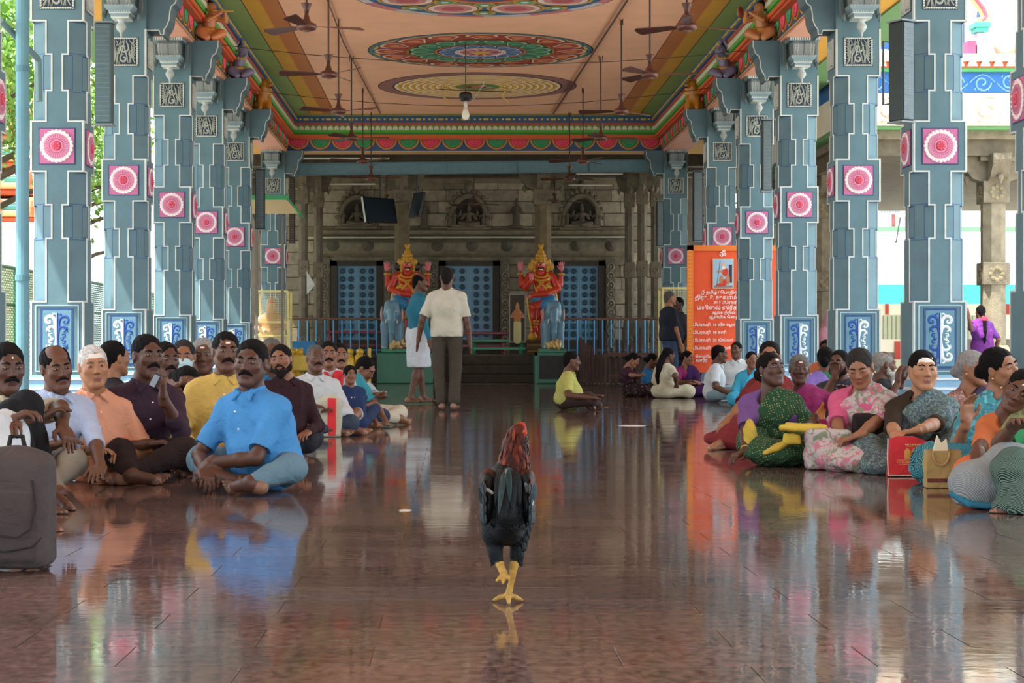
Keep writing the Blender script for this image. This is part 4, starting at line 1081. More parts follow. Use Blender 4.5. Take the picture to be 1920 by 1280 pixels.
# green kiosk canopy at left
m = MB().color('3f9a68'); Y_ = 35.5; x0, x1 = BX(470, Y_), BX(562, Y_); z = BZ(372, Y_)
m.prism([(x0, z), (x1-.22, z), (x1-.24, z+.03), (x0, z+.03)], Y_, Y_+.8); m.prism([(x1-.24, z+.03), (x1-.22, z-.02), (x1, z-.32), (x1+.02, z-.28)], Y_, Y_+.8)
m.color('c9b48a'); m.prism([(x0, z-.28), (x1-.02, z-.28), (x1-.24, z-.02), (x0, z-.02)], Y_+.02, Y_+.03); m.color('3f9a68'); m.box(x0, x1-.2, Y_-.02, Y_+.0, z-.02, z+.06)
m.color('7a7468'); m.box(x0+.05, x0+.1, Y_+.3, Y_+.35, 0, z); m.box(x1-.4, x1-.35, Y_+.6, Y_+.65, 0, z)
tag(m.obj('kiosk_canopy', M_PLAIN), 'small green edged kiosk canopy beside the last left pillar', 'canopy')
# ================================================================== fans, bulb, loudspeakers, ceiling figures
def fan_blade():
    m = MB().color('573830')
    m.loft([[(.09, -.02, 0), (.09, .02, 0), (.09, .02, .006), (.09, -.02, .006)], [(.18, -.05, -.008), (.18, .05, .014), (.18, .05, .020), (.18, -.05, -.002)], [(.60, -.07, -.022), (.60, .07, .026), (.60, .07, .034), (.60, -.07, -.014)], [(.63, -.045, -.01), (.63, .045, .012), (.63, .045, .018), (.63, -.045, -.004)]]); return m
def fan_motor():
    m = MB().color('643f36'); m.lathe([(.0, -.045), (.06, -.045), (.1, -.03), (.112, 0), (.1, .03), (.05, .05), (.03, .1), (.015, .16)]); m.color('8a6a5a'); m.lathe([(.0, -.055), (.045, -.052), (.05, -.044)]); return m
def fan_canopy():
    m = MB().color('54352e'); m.lathe([(.02, .14), (.03, .18), (.055, .24), (.058, .25), (.0, .25)]); return m
fans = empty('ceiling_fan', (0, 0, 0))
mo = fan_motor().obj('motor', M_METAL, fans, True); cn = fan_canopy().obj('canopy', M_METAL, fans, True)
rod = MB().color('4a3a34').tube([(0, 0, .1), (0, 0, 1.33)], .012, 8).obj('rod', M_METAL, fans)
hk = MB().color('4a3a34').tube([(-.03, 0, 1.35), (-.03, 0, 1.26), (.03, 0, 1.26), (.03, 0, 1.35)], .007, 5).obj('hook', M_METAL, fans)
bl = []
for i in range(3):
    b = fan_blade().obj('blade', M_METAL, fans) if i == 0 else bpy.data.objects.new('blade', bl[0].data)
    if i: b.parent = fans; C.objects.link(b); KIDS[fans.name].append(b)
    b.rotation_euler = (0, 0, 2*math.pi*i/3); bl.append(b)
spots = []
for i, Y in enumerate((20.6, 24.2, 27.96, 31.5, 35.4, 39.0)):
    spots.append((-1.58-(.1 if i > 1 else 0), Y, 'left', i)); spots.append((2.5-.03*i, Y, 'right', i))
rots = [.05, .1, .5, .9, .7, .3, -.1, .0, .55, .4, .8, .2]
for i, (x, y, s, k) in enumerate(spots):
    f = fans if i == 0 else copy_tree(fans)
    f.location = (x, y, 4.2); f.rotation_euler = (0, 0, rots[i]*2+.2)
    tag(f, 'brown ceiling fan, %s of the %s row' % (['largest and nearest', 'second from the camera', 'third from the camera', 'fourth from the camera', 'fifth from the camera', 'farthest, by the end beam'][k], s), 'ceiling fan', 'brown ceiling fans on long rods')
for i, (x, y, z, lb) in enumerate(((.45, 43.0, 3.98, 'brown ceiling fan in front of the middle niche'), (-1.5, 42.8, 4.0, 'brown ceiling fan in front of the left tube lights'), (2.25, 42.8, 4.02, 'brown ceiling fan in front of the right tube lights'))):
    f = copy_tree(fans); f.location = (x, y, z); f.scale = (1, 1, .72); f.rotation_euler = (0, 0, .4+i); tag(f, lb, 'ceiling fan', 'brown ceiling fans on long rods')
def chandelier():
    p = P(873, 182, 30.0); r_ = empty('hanging_bulb', p, 'bare white bulb in a black holder hanging from a gold rod', 'lamp')
    MB().color('1a1a1c').lathe([(.0, -.07), (.08, -.06), (.1, -.02), (.1, .04), (.08, .07), (.0, .07)], n=10).obj('holder', M_METAL, r_)
    MB().color('c9c5ba').lathe([(.028, -.18), (.03, -.1), (.02, -.06)], n=10).obj('socket', M_METAL, r_)
    MB().color('e6e2d2').lathe([(.0, -.36), (.03, -.355), (.058, -.31), (.06, -.28), (.045, -.22), (.028, -.17)], n=14).obj('bulb', M_GLOSS, r_, True)
    m = MB().color('4a4030'); m.tube([(0, 0, .07), (0, 0, .85)], .01, 6); m.tube([(-.42, 0, .12), (.72, 0, .08)], .009, 5); m.obj('rod', M_METAL, r_)
    for x in (-.3, .62): MB().color('b08a3a').tube([(x+.05*math.cos(t)*(1 if t < 6 else -1), 0, -.1+.04*t) for t in np.linspace(0, 10, 20)], .012, 5).obj('gold_scroll', M_GOLD, r_)
    MB().color('8a8478').tube([(.1, 0, -.05), (.28, 0, .2), (.29, 0, .24)], [.01, .01, .03], 6).obj('side_arm', M_GOLD, r_)
chandelier()
m = MB().color('5a3328'); m.tube([(2.02, 39.0, ZC-.03), (2.55, 20.0, ZC-.03), (2.9, 8.0, ZC-.03)], .018, 6); tag(m.obj('ceiling_conduit', M_METAL), 'thin brown conduit running along the right of the ceiling', 'pipe')
m = MB().color('6a4438'); m.tube([(-1.5, 39.0, ZC-.02), (-1.72, 30, ZC-.03), (-1.8, 8, ZC-.02)], .012, 6); tag(m.obj('ceiling_conduit', M_METAL), 'thin brown conduit running along the left of the ceiling', 'pipe')
def wire(a, b, sag, label):
    m = MB().color('3a2f28'); A, B = Vector(a), Vector(b); m.tube([A.lerp(B, t)+Vector((0, 0, -sag*4*t*(1-t))) for t in np.linspace(0, 1, 12)], .005, 4); tag(m.obj('wire', M_PLAIN), label, 'wire')
wire((XLI, 26, 4.9), (XRI, 28, 5.1), .25, 'slack thin wire strung across the hall near the second ceiling painting')
wire((XLI, 31, 4.95), (XRI, 32, 5.1), .3, 'slack thin wire strung across the hall below the yellow ceiling painting')
def speaker(x, y, z0, z1, w_, d, lb, c1='26312f', c2='5a6668', rz=0.0):
    r_ = empty('column_speaker', (x, y, z0), lb, 'loudspeaker'); r_.rotation_euler = (0, 0, rz)
    h = z1-z0
    MB().color(c1).box(-w_/2, w_/2, -d/2, d/2, 0, h, .01).obj('cabinet', M_METAL, r_)
    m = MB().color(c2); m.box(-w_/2+.012, w_/2-.012, -d/2-.008, -d/2, .015, h-.015); m.color('6a7678')
    for i in range(int(h/.05)): m.box(-w_/2+.015, w_/2-.015, -d/2-.012, -d/2-.008, .03+i*.05, .036+i*.05)
    m.obj('grille', M_METAL, r_)
    for zz in (-.015, h): MB().color('7a8488').box(-w_/2-.015, w_/2+.015, -d/2-.01, d/2+.01, zz, zz+.015).obj('end_cap', M_METAL, r_)
    m = MB().color('3a4244'); m.tube([(0, d/2, h*.8), (0, d/2+.15, h*.85), (0, d/2+.15, h*.2), (0, d/2, h*.2)], .012, 5); m.obj('mount', M_METAL, r_)
def spk(px, py0, py1, Y, wpx, lb, **k):
    p = P(px, 600, Y); speaker(p.x, Y, CH+(VY-py1)*Y/FPX, CH+(VY-py0)*Y/FPX, wpx*Y/FPX, .18, lb, **k)
spk(196, 45, 233, 20.6, 30, 'tall grey column loudspeaker hung on the second left pillar', c2='4a5f62', c1='4a5f62')
spk(1690, 42, 228, 17.2, 28, 'tall black column loudspeaker hung on the nearest right pillar', c2='5f6a6e', rz=.5)
spk(1437, 226, 358, 28.2, 18, 'narrow grey column loudspeaker hung in front of the third right pillar')
spk(1308, 322, 452, 35.5, 17, 'narrow grey column loudspeaker beside the fifth right pillar', c2='6a767a')
spk(488, 318, 430, 33.5, 17, 'dark column loudspeaker beside the last left pillar')
spk(1237, 378, 462, 38.9, 12, 'small dark column loudspeaker on the last right pillar')
spk(548, 300, 456, 41.5, 10, 'small brown column loudspeaker by the left stone columns', c1='3a2a24', c2='4a3a30')

def gana(kind, mir):
    q = SDF(); s = mir
    def X(x): return x*s
    if kind == 'lion':
        q.ell((0, .02, .17), (.1, .13, .16), k=.03); q.cap((0, -.04, .2), (0, -.07, .36), .11, .1, .03)
        q.ell((X(.02), -.09, .44), (.09, .1, .09), k=.02); q.ell((X(.07), -.17, .41), (.05, .06, .045), k=.02); q.ell((X(.09), -.2, .37), (.035, .03, .012), k=.004, c=1); q.ell((X(.03), -.17, .47), (.02, .015, .02), k=.004, c=1)
        for t in range(7):
            for z, r in ((.36, .115), (.29, .125), (.43, .1)): a = t*.5-1.5; q.ell((r*math.sin(a), -.05-r*math.cos(a)*.7, z), (.022, .022, .03), k=.003, c=2)
        for u in (-1, 1): q.cap((u*.07, -.1, .2), (u*.075, -.14, .03), .045, .035, .02); q.ell((u*.1, .04, .09), (.06, .1, .08), k=.02); q.ell((u*.07, -.08, .52), (.02, .015, .03), k=.005)
        return q, ['b5761f', '3a2410', 'd8a840']
    pal = {'krishna': ['c97a4a', 'c9962f', '1c1512', 'b04a2a', '8a2a1c'], 'grey': ['6f6a86', 'c9962f', '15131a', '8a3a44', '6a3040'], 'drum': ['c08050', 'c9962f', '181210', '2f6f50', '8a3a2a']}[kind]
    q.ell((0, .02, .1), (.14, .12, .09), k=.03, c=3 if kind != 'krishna' else 0)
    q.chain([(0, 0, .1), (X(.13), -.13, .11), (X(.02), -.16, .05)], [.08, .06, .045], .02); q.chain([(0, 0, .1), (X(-.14), -.1, .12), (X(-.08), -.17, .04)], [.08, .065, .045], .02)
    q.cap((0, 0, .16), (X(.01), -.02, .3), .085, .085, .03); q.cap((-.09, 0, .33), (.09, 0, .33), .04, .04, .03)
    hd = (X(.03), -.05, .45)
    q.ell(hd, (.06, .068, .075), k=.02); q.ell((hd[0]+X(.015), -.115, .44), (.012, .016, .014), k=.006)
    q.ell((hd[0]-X(.02), .02, .5), (.085, .07, .075), k=.01, c=2); q.ell((X(-.1), .04, .44), (.08, .06, .09), k=.02, c=2)
    q.ell((hd[0]-X(.05), -.05, .42), (.02, .02, .022), k=.003, c=1)
    for a in np.linspace(-1.5, 1.5, 7): q.ell((.085*math.sin(a), -.04-.06*math.cos(a), .34-.03*math.cos(a)), (.018, .018, .018), k=.003, c=1)
    q.chain([(-.12, -.06, .18), (0, -.1, .165), (.12, -.06, .18)], .016, .004, 1)
    if kind == 'grey':
        for u in (-1, 1): q.chain([(u*.1, 0, .33), (u*.1, -.06, .45), (u*.03, -.08, .56)], [.035, .03, .026], .01); q.ell((u*.03, -.08, .6), (.025, .015, .035), k=.006); q.ell((u*.06, -.07, .52), (.03, .03, .015), k=.003, c=1)
    else:
        q.chain([(X(.1), 0, .33), (X(.2), -.1, .28), (X(.17), -.14, .4)], [.035, .03, .024], .01); q.chain([(X(-.1), 0, .33), (X(-.06), -.15, .27), (X(.1), -.17, .38)], [.035, .03, .024], .01)
        if kind == 'krishna': q.chain([(X(.0), -.15, .4), (X(.26), -.19, .41)], [.01, .012], .003, 1)
        else: q.ell((X(.24), -.14, .4), (.03, .085, .085), k=.003, c=4); q.ell((X(.262), -.14, .4), (.012, .07, .07), k=.002, c=5)
        q.ell((X(.18), -.11, .32), (.04, .04, .015), k=.003, c=1)
    return q, pal+['d8c8a8']
for side in (-1, 1):
    for Yp, kind, lb in ((25.65, 'krishna' if side < 0 else 'drum', 'painted seated flute player figure on the third left pillar' if side < 0 else 'painted seated drummer figure on the third right pillar'), (29.2, 'grey', 'painted grey kneeling figure with raised arms on the fourth %s pillar'), (32.95, 'lion', 'gold painted lion figure on the fifth %s pillar')):
        q, pal = gana(kind, -side); x = (XL+.25+.2) if side < 0 else (XR-.25-.2)
        o = q.mesh('bracket_figure', M_GLOSS, pal, v=.009 if Yp < 30 else .011); o.location = (x, Yp-.02, 4.83); o.rotation_euler = (0, 0, -side*.5 if kind != 'lion' else -side*.35); o.scale = (1.05, 1.05, 1.0)
        tag(o, lb % ('left' if side < 0 else 'right') if '%' in lb else lb, 'statue')

# ================================================================== banner
def text_obj(body, size, loc, parent, mat, name='lettering', align='LEFT', ext=.0015, sx=1.0):
    cu = bpy.data.curves.new(name, 'FONT'); cu.body = body; cu.size = size; cu.align_x = align; cu.extrude = ext; cu.offset = size*.014; cu.resolution_u = 2
    o = bpy.data.objects.new(name, cu); C.objects.link(o)
    dg = bpy.context.evaluated_depsgraph_get(); dg.update(); me = bpy.data.meshes.new_from_object(o.evaluated_get(dg)); bpy.data.objects.remove(o)
    me.materials.clear(); me.materials.append(mat)
    o = bpy.data.objects.new(name, me); o.location = loc; o.rotation_euler = (math.pi/2, 0, 0); o.scale = (sx, 1, 1); o.parent = parent; C.objects.link(o); return o
M_WHITE, _nt, _b = nodes('white_print'); _b.inputs['Base Color'].default_value = (*lin('f4efe6'), 1); _b.inputs['Roughness'].default_value = .6
def banner():
    Y = 30.6; u = Y/FPX
    x0, zt = (1288-VX)*u, CH+(VY-460)*u
    r_ = empty('banner', (x0, Y, 0), 'tall orange vinyl banner with white Tamil lettering, beside the right pillar', 'banner')
    W_ = 168*u; zb = CH+(VY-698)*u
    m = MB(); nx, nz = 12, 18; vs_ = []
    for j in range(nz+1):
        for i in range(nx+1):
            t = j/nz; y = .012*math.sin(i*1.1+j*.5)*(.3+t*2.2*(t > .75)); vs_.append((W_*i/nx, y, zt+(zb-zt)*t))
    fs = []; cols = []
    for j in range(nz):
        for i in range(nx): fs.append((j*(nx+1)+i, (j+1)*(nx+1)+i, (j+1)*(nx+1)+i+1, j*(nx+1)+i+1))
    m.color('ec5a2c'); m.add(vs_, fs); m.obj('sheet', M_PLAIN, r_, True)
    for x in (.03, W_-.03): MB().color('6a5a40').tube([(x, .05, 0), (x, .05, zt+.05)], .02, 6).obj('support_pole', M_WOOD, r_)
    m = MB().color('f08030'); m.box(0, 12*u, -.03, -.02, zb+.15, zt); m.box(0, W_, -.03, -.02, zt-10*u, zt)
    m.color('e8a040')
    for i in range(30): m.box(2*u, 9*u, -.034, -.03, zt-(10+7*i)*u-.012, zt-(10+7*i)*u+.012)
    m.obj('border', M_PLAIN, r_)
    def X(px): return (px-1288)*u
    def Zz(py): return CH+(VY-py)*u
    text_obj('\u0950', 15*u, (X(1348), -.036, Zz(482)), r_, M_WHITE)
    ph = MB().color('d8c8a8'); ph.box(X(1336), X(1375), -.034, -.026, Zz(541), Zz(485)); ph.color('9fc3d6'); ph.box(X(1337.5), X(1373.5), -.037, -.03, Zz(539.5), Zz(486.5))
    ph.color('3a3440'); ph.box(X(1366), X(1372), -.039, -.036, Zz(530), Zz(496)); ph.color('8a8278'); ph.box(X(1338), X(1373), -.039, -.036, Zz(539), Zz(535))
    def el(px, py, rx, ry, c, d): ph.color(c); ph.prism([(X(px)+rx*u*math.cos(t), Zz(py)+ry*u*math.sin(t)) for t in np.linspace(0, 2*math.pi, 14, endpoint=False)], -.040-d, -.038)
    el(1356, 497, 4, 4.5, 'e0b090', 0); el(1356, 502, 3.4, 3.5, 'e8e0d8', .001); el(1359, 510, 6, 8, 'd03a28', .0005); el(1352, 525, 4, 9, 'b8805a', .001); el(1364, 524, 4, 10, 'b8805a', .001); el(1350, 534, 8, 3, 'd03a28', .0015); el(1349, 509, 6, 2.2, 'c08a68', .002); el(1358, 530, 4, 7, 'c83a28', .0012)
    ph.color('6a5a48'); ph.ribbon([(X(1343), Zz(537)), (X(1350), Zz(490))], .004, -.044, -.04)
    ph.obj('portrait_print', M_PLAIN, r_)
    for s_, size, px, py in (('ஜீ தமிழ் / பொதிகை / மக்கள் டிவி', 7.5, 1313, 550.5), ('திரு. P. சுவாமிநாதன்', 10.5, 1302, 561), ('2017 பிப்ரவரி மாதத்தில்', 6.8, 1337, 569), ('மயிலை ஸ்ரீகபாலீஸ்வரர்', 10.5, 1306, 580), ('ஆலயத்தில் வழங்கும்', 7.2, 1334, 588), ('ஆன்மிக சொற்பொழிவு', 7.2, 1328, 596.5),
                           ('பிப்ரவரி  16 வியாழன் -  குரு மகிமை', 7.4, 1299, 611), ('பிப்ரவரி  18 சனி          -  காலடி', 7.4, 1299, 625.5), ('பிப்ரவரி  20 திங்கள்  -  மகா சிவ', 7.4, 1299, 640), ('பிப்ரவரி  22 புதன்', 7.4, 1299, 654.5), ('சொற்பொழிவு', 6.5, 1303, 670), ('வாரீர்', 7.5, 1304, 678)):
        # left-side vowel signs are written before their consonant, as they are drawn
        out = ''; i = 0
        b = s_
        res = []
        for ch in b:
            if ch in '\u0bc6\u0bc7\u0bc8': res.insert(len(res)-1, ch)
            elif ch in '\u0bca\u0bcb': res.insert(len(res)-1, '\u0bc6' if ch == '\u0bca' else '\u0bc7'); res.append('\u0bbe')
            else: res.append(ch)
        text_obj(''.join(res), size*u, (X(px), -.036, Zz(py)), r_, M_WHITE)
banner()

# ================================================================== outside, left: pole, fence, sheds, trees
m = MB().color('5f8f9c'); m.tube([(0, 0, 0), (0, 0, 5.6)], .058, 14); m.color('4f7f8c'); m.lathe([(.066, 0), (.066, .05)], (0, 0, 3.2), 14); m.lathe([(.066, 0), (.066, .05)], (0, 0, 1.35), 14)
p = P(42, 600, 17.0); o = m.obj('drain_pipe', M_PAINT, None, False); o.location = (p.x, 17.0, 0); tag(o, 'tall blue green painted drain pipe left of the nearest left pillar', 'pipe')
m = MB().color('5f7f80'); m.tube([P(0, 38, 16.8), P(72, 112, 17.6)], .03, 8); m.tube([P(72, 112, 17.6), P(74, 190, 17.6)], .03, 8); tag(m.obj('branch_pipe', M_PAINT), 'slanting grey green pipe joining the nearest left pillar', 'pipe')
def fence_mesh(x, y0, y1, z1):
    r_ = empty('chain_link_fence', (0, 0, 0), 'green chain link fence outside the left pillars', 'fence')
    m = MB().color('2f7a4f')
    for y in np.arange(y0, y1, 2.4): m.tube([(x, y, 0), (x, y, z1)], .03, 6)
    m.tube([(x, y0, z1), (x, y1, z1)], .025, 6); m.tube([(x, y0, z1*.72), (x, y1, z1*.72)], .02, 6); m.obj('frame', M_METAL, r_)
    m = MB().color('4f8a5f'); s = .07
    for k in np.arange(y0-z1, y1, s):
        a, b = max(k, y0), min(k+z1, y1)
        if b > a:
            m.tube([(x, a, a-k), (x, b, b-k)], .0045, 3); m.tube([(x, a, z1-(a-k)), (x, b, z1-(b-k))], .0045, 3)
    d = m.obj('wire_mesh', M_METAL, r_); d['kind'] = 'stuff'
fence_mesh(-6.3, 18, 44, 1.9)
def shed(x0, x1, y0, y1, z1, cw, cr, label, doorc='2a2622'):
    r_ = empty('building', (x0, y0, 0), label, 'building')
    MB().color(cw).box(0, x1-x0, 0, y1-y0, 0, z1).obj('wall', M_PLAIN, r_)
    m = MB().color(cr); m.prism([(-.5, z1), (x1-x0+.5, z1), (x1-x0+.3, z1+.5), (-.3, z1+.5)], -.7, y1-y0+.4); m.obj('roof', M_PLAIN, r_)
    m = MB().color(doorc)
    for k in range(int((y1-y0)/2)): m.box(x1-x0, x1-x0+.03, .4+2*k, 1.5+2*k, .3, z1-.5)
    m.box(.6, 1.8, -.03, 0, 0, z1-.6); m.obj('opening', M_PLAIN, r_)
    return r_
shed(-16, -11.6, 27, 36, 2.6, 'c9b99a', 'e0d4bd', 'cream shed with pale roof beyond the green fence')
shed(-17, -12.2, 38, 52, 3.2, 'd8cdb2', 'd9d2c2', 'long cream building beyond the left pillars')
# small painted gopuram tiers seen between the left pillars
m = MB()
for i in range(6):
    a = 1.6-.16*i; z0 = 3.2+i*.55
    for c, zz, aa in (('d0603a', 0, a), ('e8b07a', .12, a*1.06), ('3f8f8a', .24, a*.96), ('e6d8c0', .36, a*.9)):
        m.color(c); m.box(-aa, aa, -aa, aa, z0+zz, z0+zz+.12, .03)
m.color('d8cdb8'); m.box(-1.8, 1.8, -1.8, 1.8, 0, 3.2)
m.color('e88a5a')
for i in range(6):
    for k in range(5): a = 1.6-.16*i; m.ell((-a+.2+k*(2*a-.4)/4, -a-.05, 3.2+i*.55+.3), (.13, .1, .22), 8, 6)
o = m.obj('temple_tower', M_PLAIN); o.location = (-9.6, 39.0, 0); tag(o, 'small orange and teal painted temple tower beyond the left pillars', 'building')
def tree(x, y, h, r, n, seed, label, c1='5f8f3a', c2='8fb04a'):
    rs_ = np.random.RandomState(seed); r_ = empty('tree', (x, y, 0), label, 'tree')
    m = MB().color('5a4a38'); m.tube([(0, 0, 0), (.1, 0, h*.4), (-.1, .1, h*.75), (.1, 0, h)], [.22, .17, .12, .05], 8)
    for k in range(9):
        a = rs_.rand()*6.28; z = h*(.45+.4*rs_.rand()); m.tube([(0, 0, z), (r*.45*math.cos(a), r*.45*math.sin(a), z+.5), (r*.85*math.cos(a), r*.85*math.sin(a), z+.7)], [.07, .045, .015], 5)
    m.obj('trunk', M_WOOD, r_)
    c = rs_.normal(size=(n//40, 3)); c /= np.linalg.norm(c, axis=1)[:, None]; c *= (rs_.rand(n//40, 1)**.4)*np.array([r, r, r*.75]); c[:, 2] += h
    v = []; f = []; cols = []
    m = MB()
    A = np.repeat(c, 40, 0); P_ = A+rs_.normal(size=A.shape)*.28
    d = rs_.normal(size=A.shape); d /= np.linalg.norm(d, axis=1)[:, None]; e = np.cross(d, rs_.normal(size=A.shape)); e /= np.linalg.norm(e, axis=1)[:, None]
    L_ = .13+.08*rs_.rand(len(A), 1); Q = np.stack([P_, P_+d*L_*.5+e*L_*.22, P_+d*L_, P_+d*L_*.5-e*L_*.22], 1).reshape(-1, 3)
    me = bpy.data.meshes.new('foliage'); k = len(A)
    me.vertices.add(4*k); me.vertices.foreach_set('co', Q.astype(np.float32).ravel()); me.loops.add(4*k); me.loops.foreach_set('vertex_index', np.arange(4*k, dtype=np.int32))
    me.polygons.add(k); me.polygons.foreach_set('loop_start', (np.arange(k)*4).astype(np.int32)); me.polygons.foreach_set('loop_total', np.full(k, 4, np.int32)); me.update(calc_edges=True)
    at = me.color_attributes.new('Col', 'FLOAT_COLOR', 'CORNER'); t = np.repeat(rs_.rand(k, 1), 4, 0); cc = np.ones((4*k, 4), np.float32); cc[:, :3] = np.array(lin(c1))*(1-t)+np.array(lin(c2))*t; at.data.foreach_set('color', cc.ravel())
    me.materials.append(M_LEAF); o = bpy.data.objects.new('foliage', me); o['kind'] = 'stuff'; put(o, r_)
tree(-8.0, 21, 5.4, 2.0, 9000, 1, 'leafy green tree outside the nearest left pillar')
tree(-9.5, 28, 6.2, 2.5, 9000, 2, 'leafy tree with browning leaves behind the drain pipe', c2='b08a3a')
tree(-8.2, 33, 5.6, 2.2, 8000, 3, 'green tree beyond the second and third left pillars')
tree(-9.0, 43, 5.2, 2.3, 8000, 4, 'green tree far beyond the left pillars')

# ================================================================== outside, right: painted shrine and white buildings
def shrine():
    YS, X0, X1 = 30.0, 6.3, 13.5; u = YS/FPX
    def z(py): return CH+(VY-py)*u
    r_ = empty('shrine', (X0, YS, 0), 'brightly painted shrine with blue scroll frieze and stone columns beyond the right pillars', 'building')
    L_ = X1-X0; D_ = 12.0
    m = MB()
    def ringbox(c, za, zb, out): m.color(c); m.box(-out, L_+out, -out, D_, za, zb, 0)
    ringbox('6d6350', z(292), z(262), .0); ringbox('857a64', z(262), z(247), .12)
    m.obj('stone_beam', M_STONE, r_)
    m = MB()
    ringbox('5f8f58', z(247), z(240), .3); ringbox('e8e0cc', z(240), z(180), .34); ringbox('2a66a8', z(180), z(140), .28); ringbox('4fa05a', z(140), z(133), .34); ringbox('c9552f', z(133), z(122), .36); ringbox('e6dcc4', z(122), z(108), .42)
    m.obj('entablature', M_PLAIN, r_)
    m = MB().color('e0b48a')
    n = int(L_/.1)
    for i in range(n): m.box(i*L_/n+.02, i*L_/n+.07, -.36, -.34, z(240)+.02, z(240)+.07)
    m.color('f0e4d0')
    n = int(L_/.2)
    for i in range(n): x = (i+.5)*L_/n; m.prism([(x+.075*math.cos(t), z(133)+.02+.09*math.sin(t)) for t in np.linspace(0, math.pi, 9)], -.39, -.36)
    m.color('e6c8b0')
    n = int(L_/.12)
    for i in range(n): m.box(i*L_/n+.02, i*L_/n+.06, -.44, -.42, z(122)+.02, z(110))
    d = m.obj('ornament_row', M_PLAIN, r_); d['kind'] = 'stuff'
    m = MB().color('8fb8dc'); rs_ = random.Random(3)
    for i in range(int(L_/.42)):
        cx = .2+.42*i; cz = (z(180)+z(140))/2; f = 1 if i % 2 else -1
        m.ribbon([(cx+x, cz+f*zz) for x, zz in spiral(0, 0, .14, .02, 0, 1.3, 20)], [.016]*20, -.30, -.275)
        m.ribbon([(cx-.2+.4*t, cz-f*(.13*math.sin(3.1*t))) for t in np.linspace(0, 1, 9)], [.012]*9, -.298, -.275)
        for k in range(3): m.ribbon([(cx-.12+.1*k+.02*t, cz+f*(.08+.05*t)) for t in np.linspace(0, 1, 4)], [.014, .016, .01, .003], -.298, -.275)
    m.obj('scroll_frieze', M_PLAIN, r_)
    m = MB()
    for i, (px, c) in enumerate(((1660, 'd8a890'), (1700, 'b8c8b0'), (1840, 'd0a888'), (1880, 'a8b8c8'), (1915, 'd8a890'))):
        cx = (px-VX)*u-X0; cz = (z(240)+z(180))/2
        m.color(c); m.ribbon([(cx+x, cz+zz) for x, zz in spiral(0, 0, .2, .05, 1, 1.1, 18)], [.02]*18, -.355, -.34); m.ribbon([(cx-.2+.3*t, cz-.2+.36*t*t) for t in np.linspace(0, 1, 8)], [.012]*8, -.355, -.34)
    m.obj('floral_relief', M_PLAIN, r_)['kind'] = 'stuff'
    # roof sculpture: arch, little pillar, stucco dome, curled figure
    m = MB(); cx = (1842-VX)*u-X0
    m.color('1f4f9a'); m.box(-.05, (1818-VX)*u-X0, .3, .8, z(108), z(35)); m.color('d8486a'); m.box((1805-VX)*u-X0, (1820-VX)*u-X0, -.3, .2, z(108), z(82))
    m.color('b8aed0'); m.box((1823-VX)*u-X0, (1836-VX)*u-X0, -.3, -.1, z(108), z(66), .01); m.color('4fae98'); m.box((1819-VX)*u-X0, (1842-VX)*u-X0, -.36, -.04, z(66), z(58), .01); m.box((1816-VX)*u-X0, (1845-VX)*u-X0, -.38, -.02, z(58), z(48), .01)
    m.color('e8b080'); m.tube([((px-VX)*u-X0, -.2, z(py)) for px, py in ((1832, 46), (1842, 38), (1838, 22), (1822, 0), (1806, -18))], .09, 8)
    m.color('d85a6a'); m.tube([((px-VX)*u-X0, -.27, z(py)) for px, py in ((1832, 44), (1840, 36), (1835, 22), (1820, 2), (1806, -16))], .035, 6)
    m.color('5f7fc0')
    for k in range(7): m.ell(((1838+4*math.sin(k)-VX)*u-X0, -.1, z(2+6*k)), (.06, .05, .05), 6, 5)
    m.obj('roof_arch', M_PLAIN, r_)
    m = MB().color('cfd8dc'); m.ell(((1908-VX)*u-X0, 1.5, z(70)), (.28, .3, .6), 16, 12); m.color('e8e6e0'); m.box(-.0, L_, 1.2, 3.0, z(108), z(85)); m.obj('dome', M_PLAIN, r_, False)
    m = MB().color('c98a70'); m.tube([((px-VX)*u-X0, -.2, z(py)) for px, py in ((1858, 92), (1865, 102), (1880, 104), (1895, 96), (1905, 86))], [.02, .05, .07, .06, .05], 8); m.color('e6ddd0'); m.ell(((1905-VX)*u-X0, -.2, z(92)), (.12, .08, .06), 8, 6); m.obj('roof_figure', M_PLAIN, r_); MB().color('e6ddd0').ell(((1650-VX)*u-X0, -.2, z(103)), (.14, .08, .06), 8, 6).obj('roof_figure', M_PLAIN, r_)
    return r_
shrine()
for px, Y_, lb in ((1862, 30.3, 'pale stone column of the shrine right of the nearest right pillar'), (1545, 33.9, 'pale stone column of the shrine between two right pillars'), (1497+8, 37.5, 'pale stone column of the shrine behind the second right pillar'), (1452, 41.2, 'far stone column of the shrine behind the third right pillar'), (1990, 30.3, 'stone column of the shrine at the frame edge')):
    stone_col(px, .36, Y_, lb, z0=0, z1=3.78, col='8a806a')
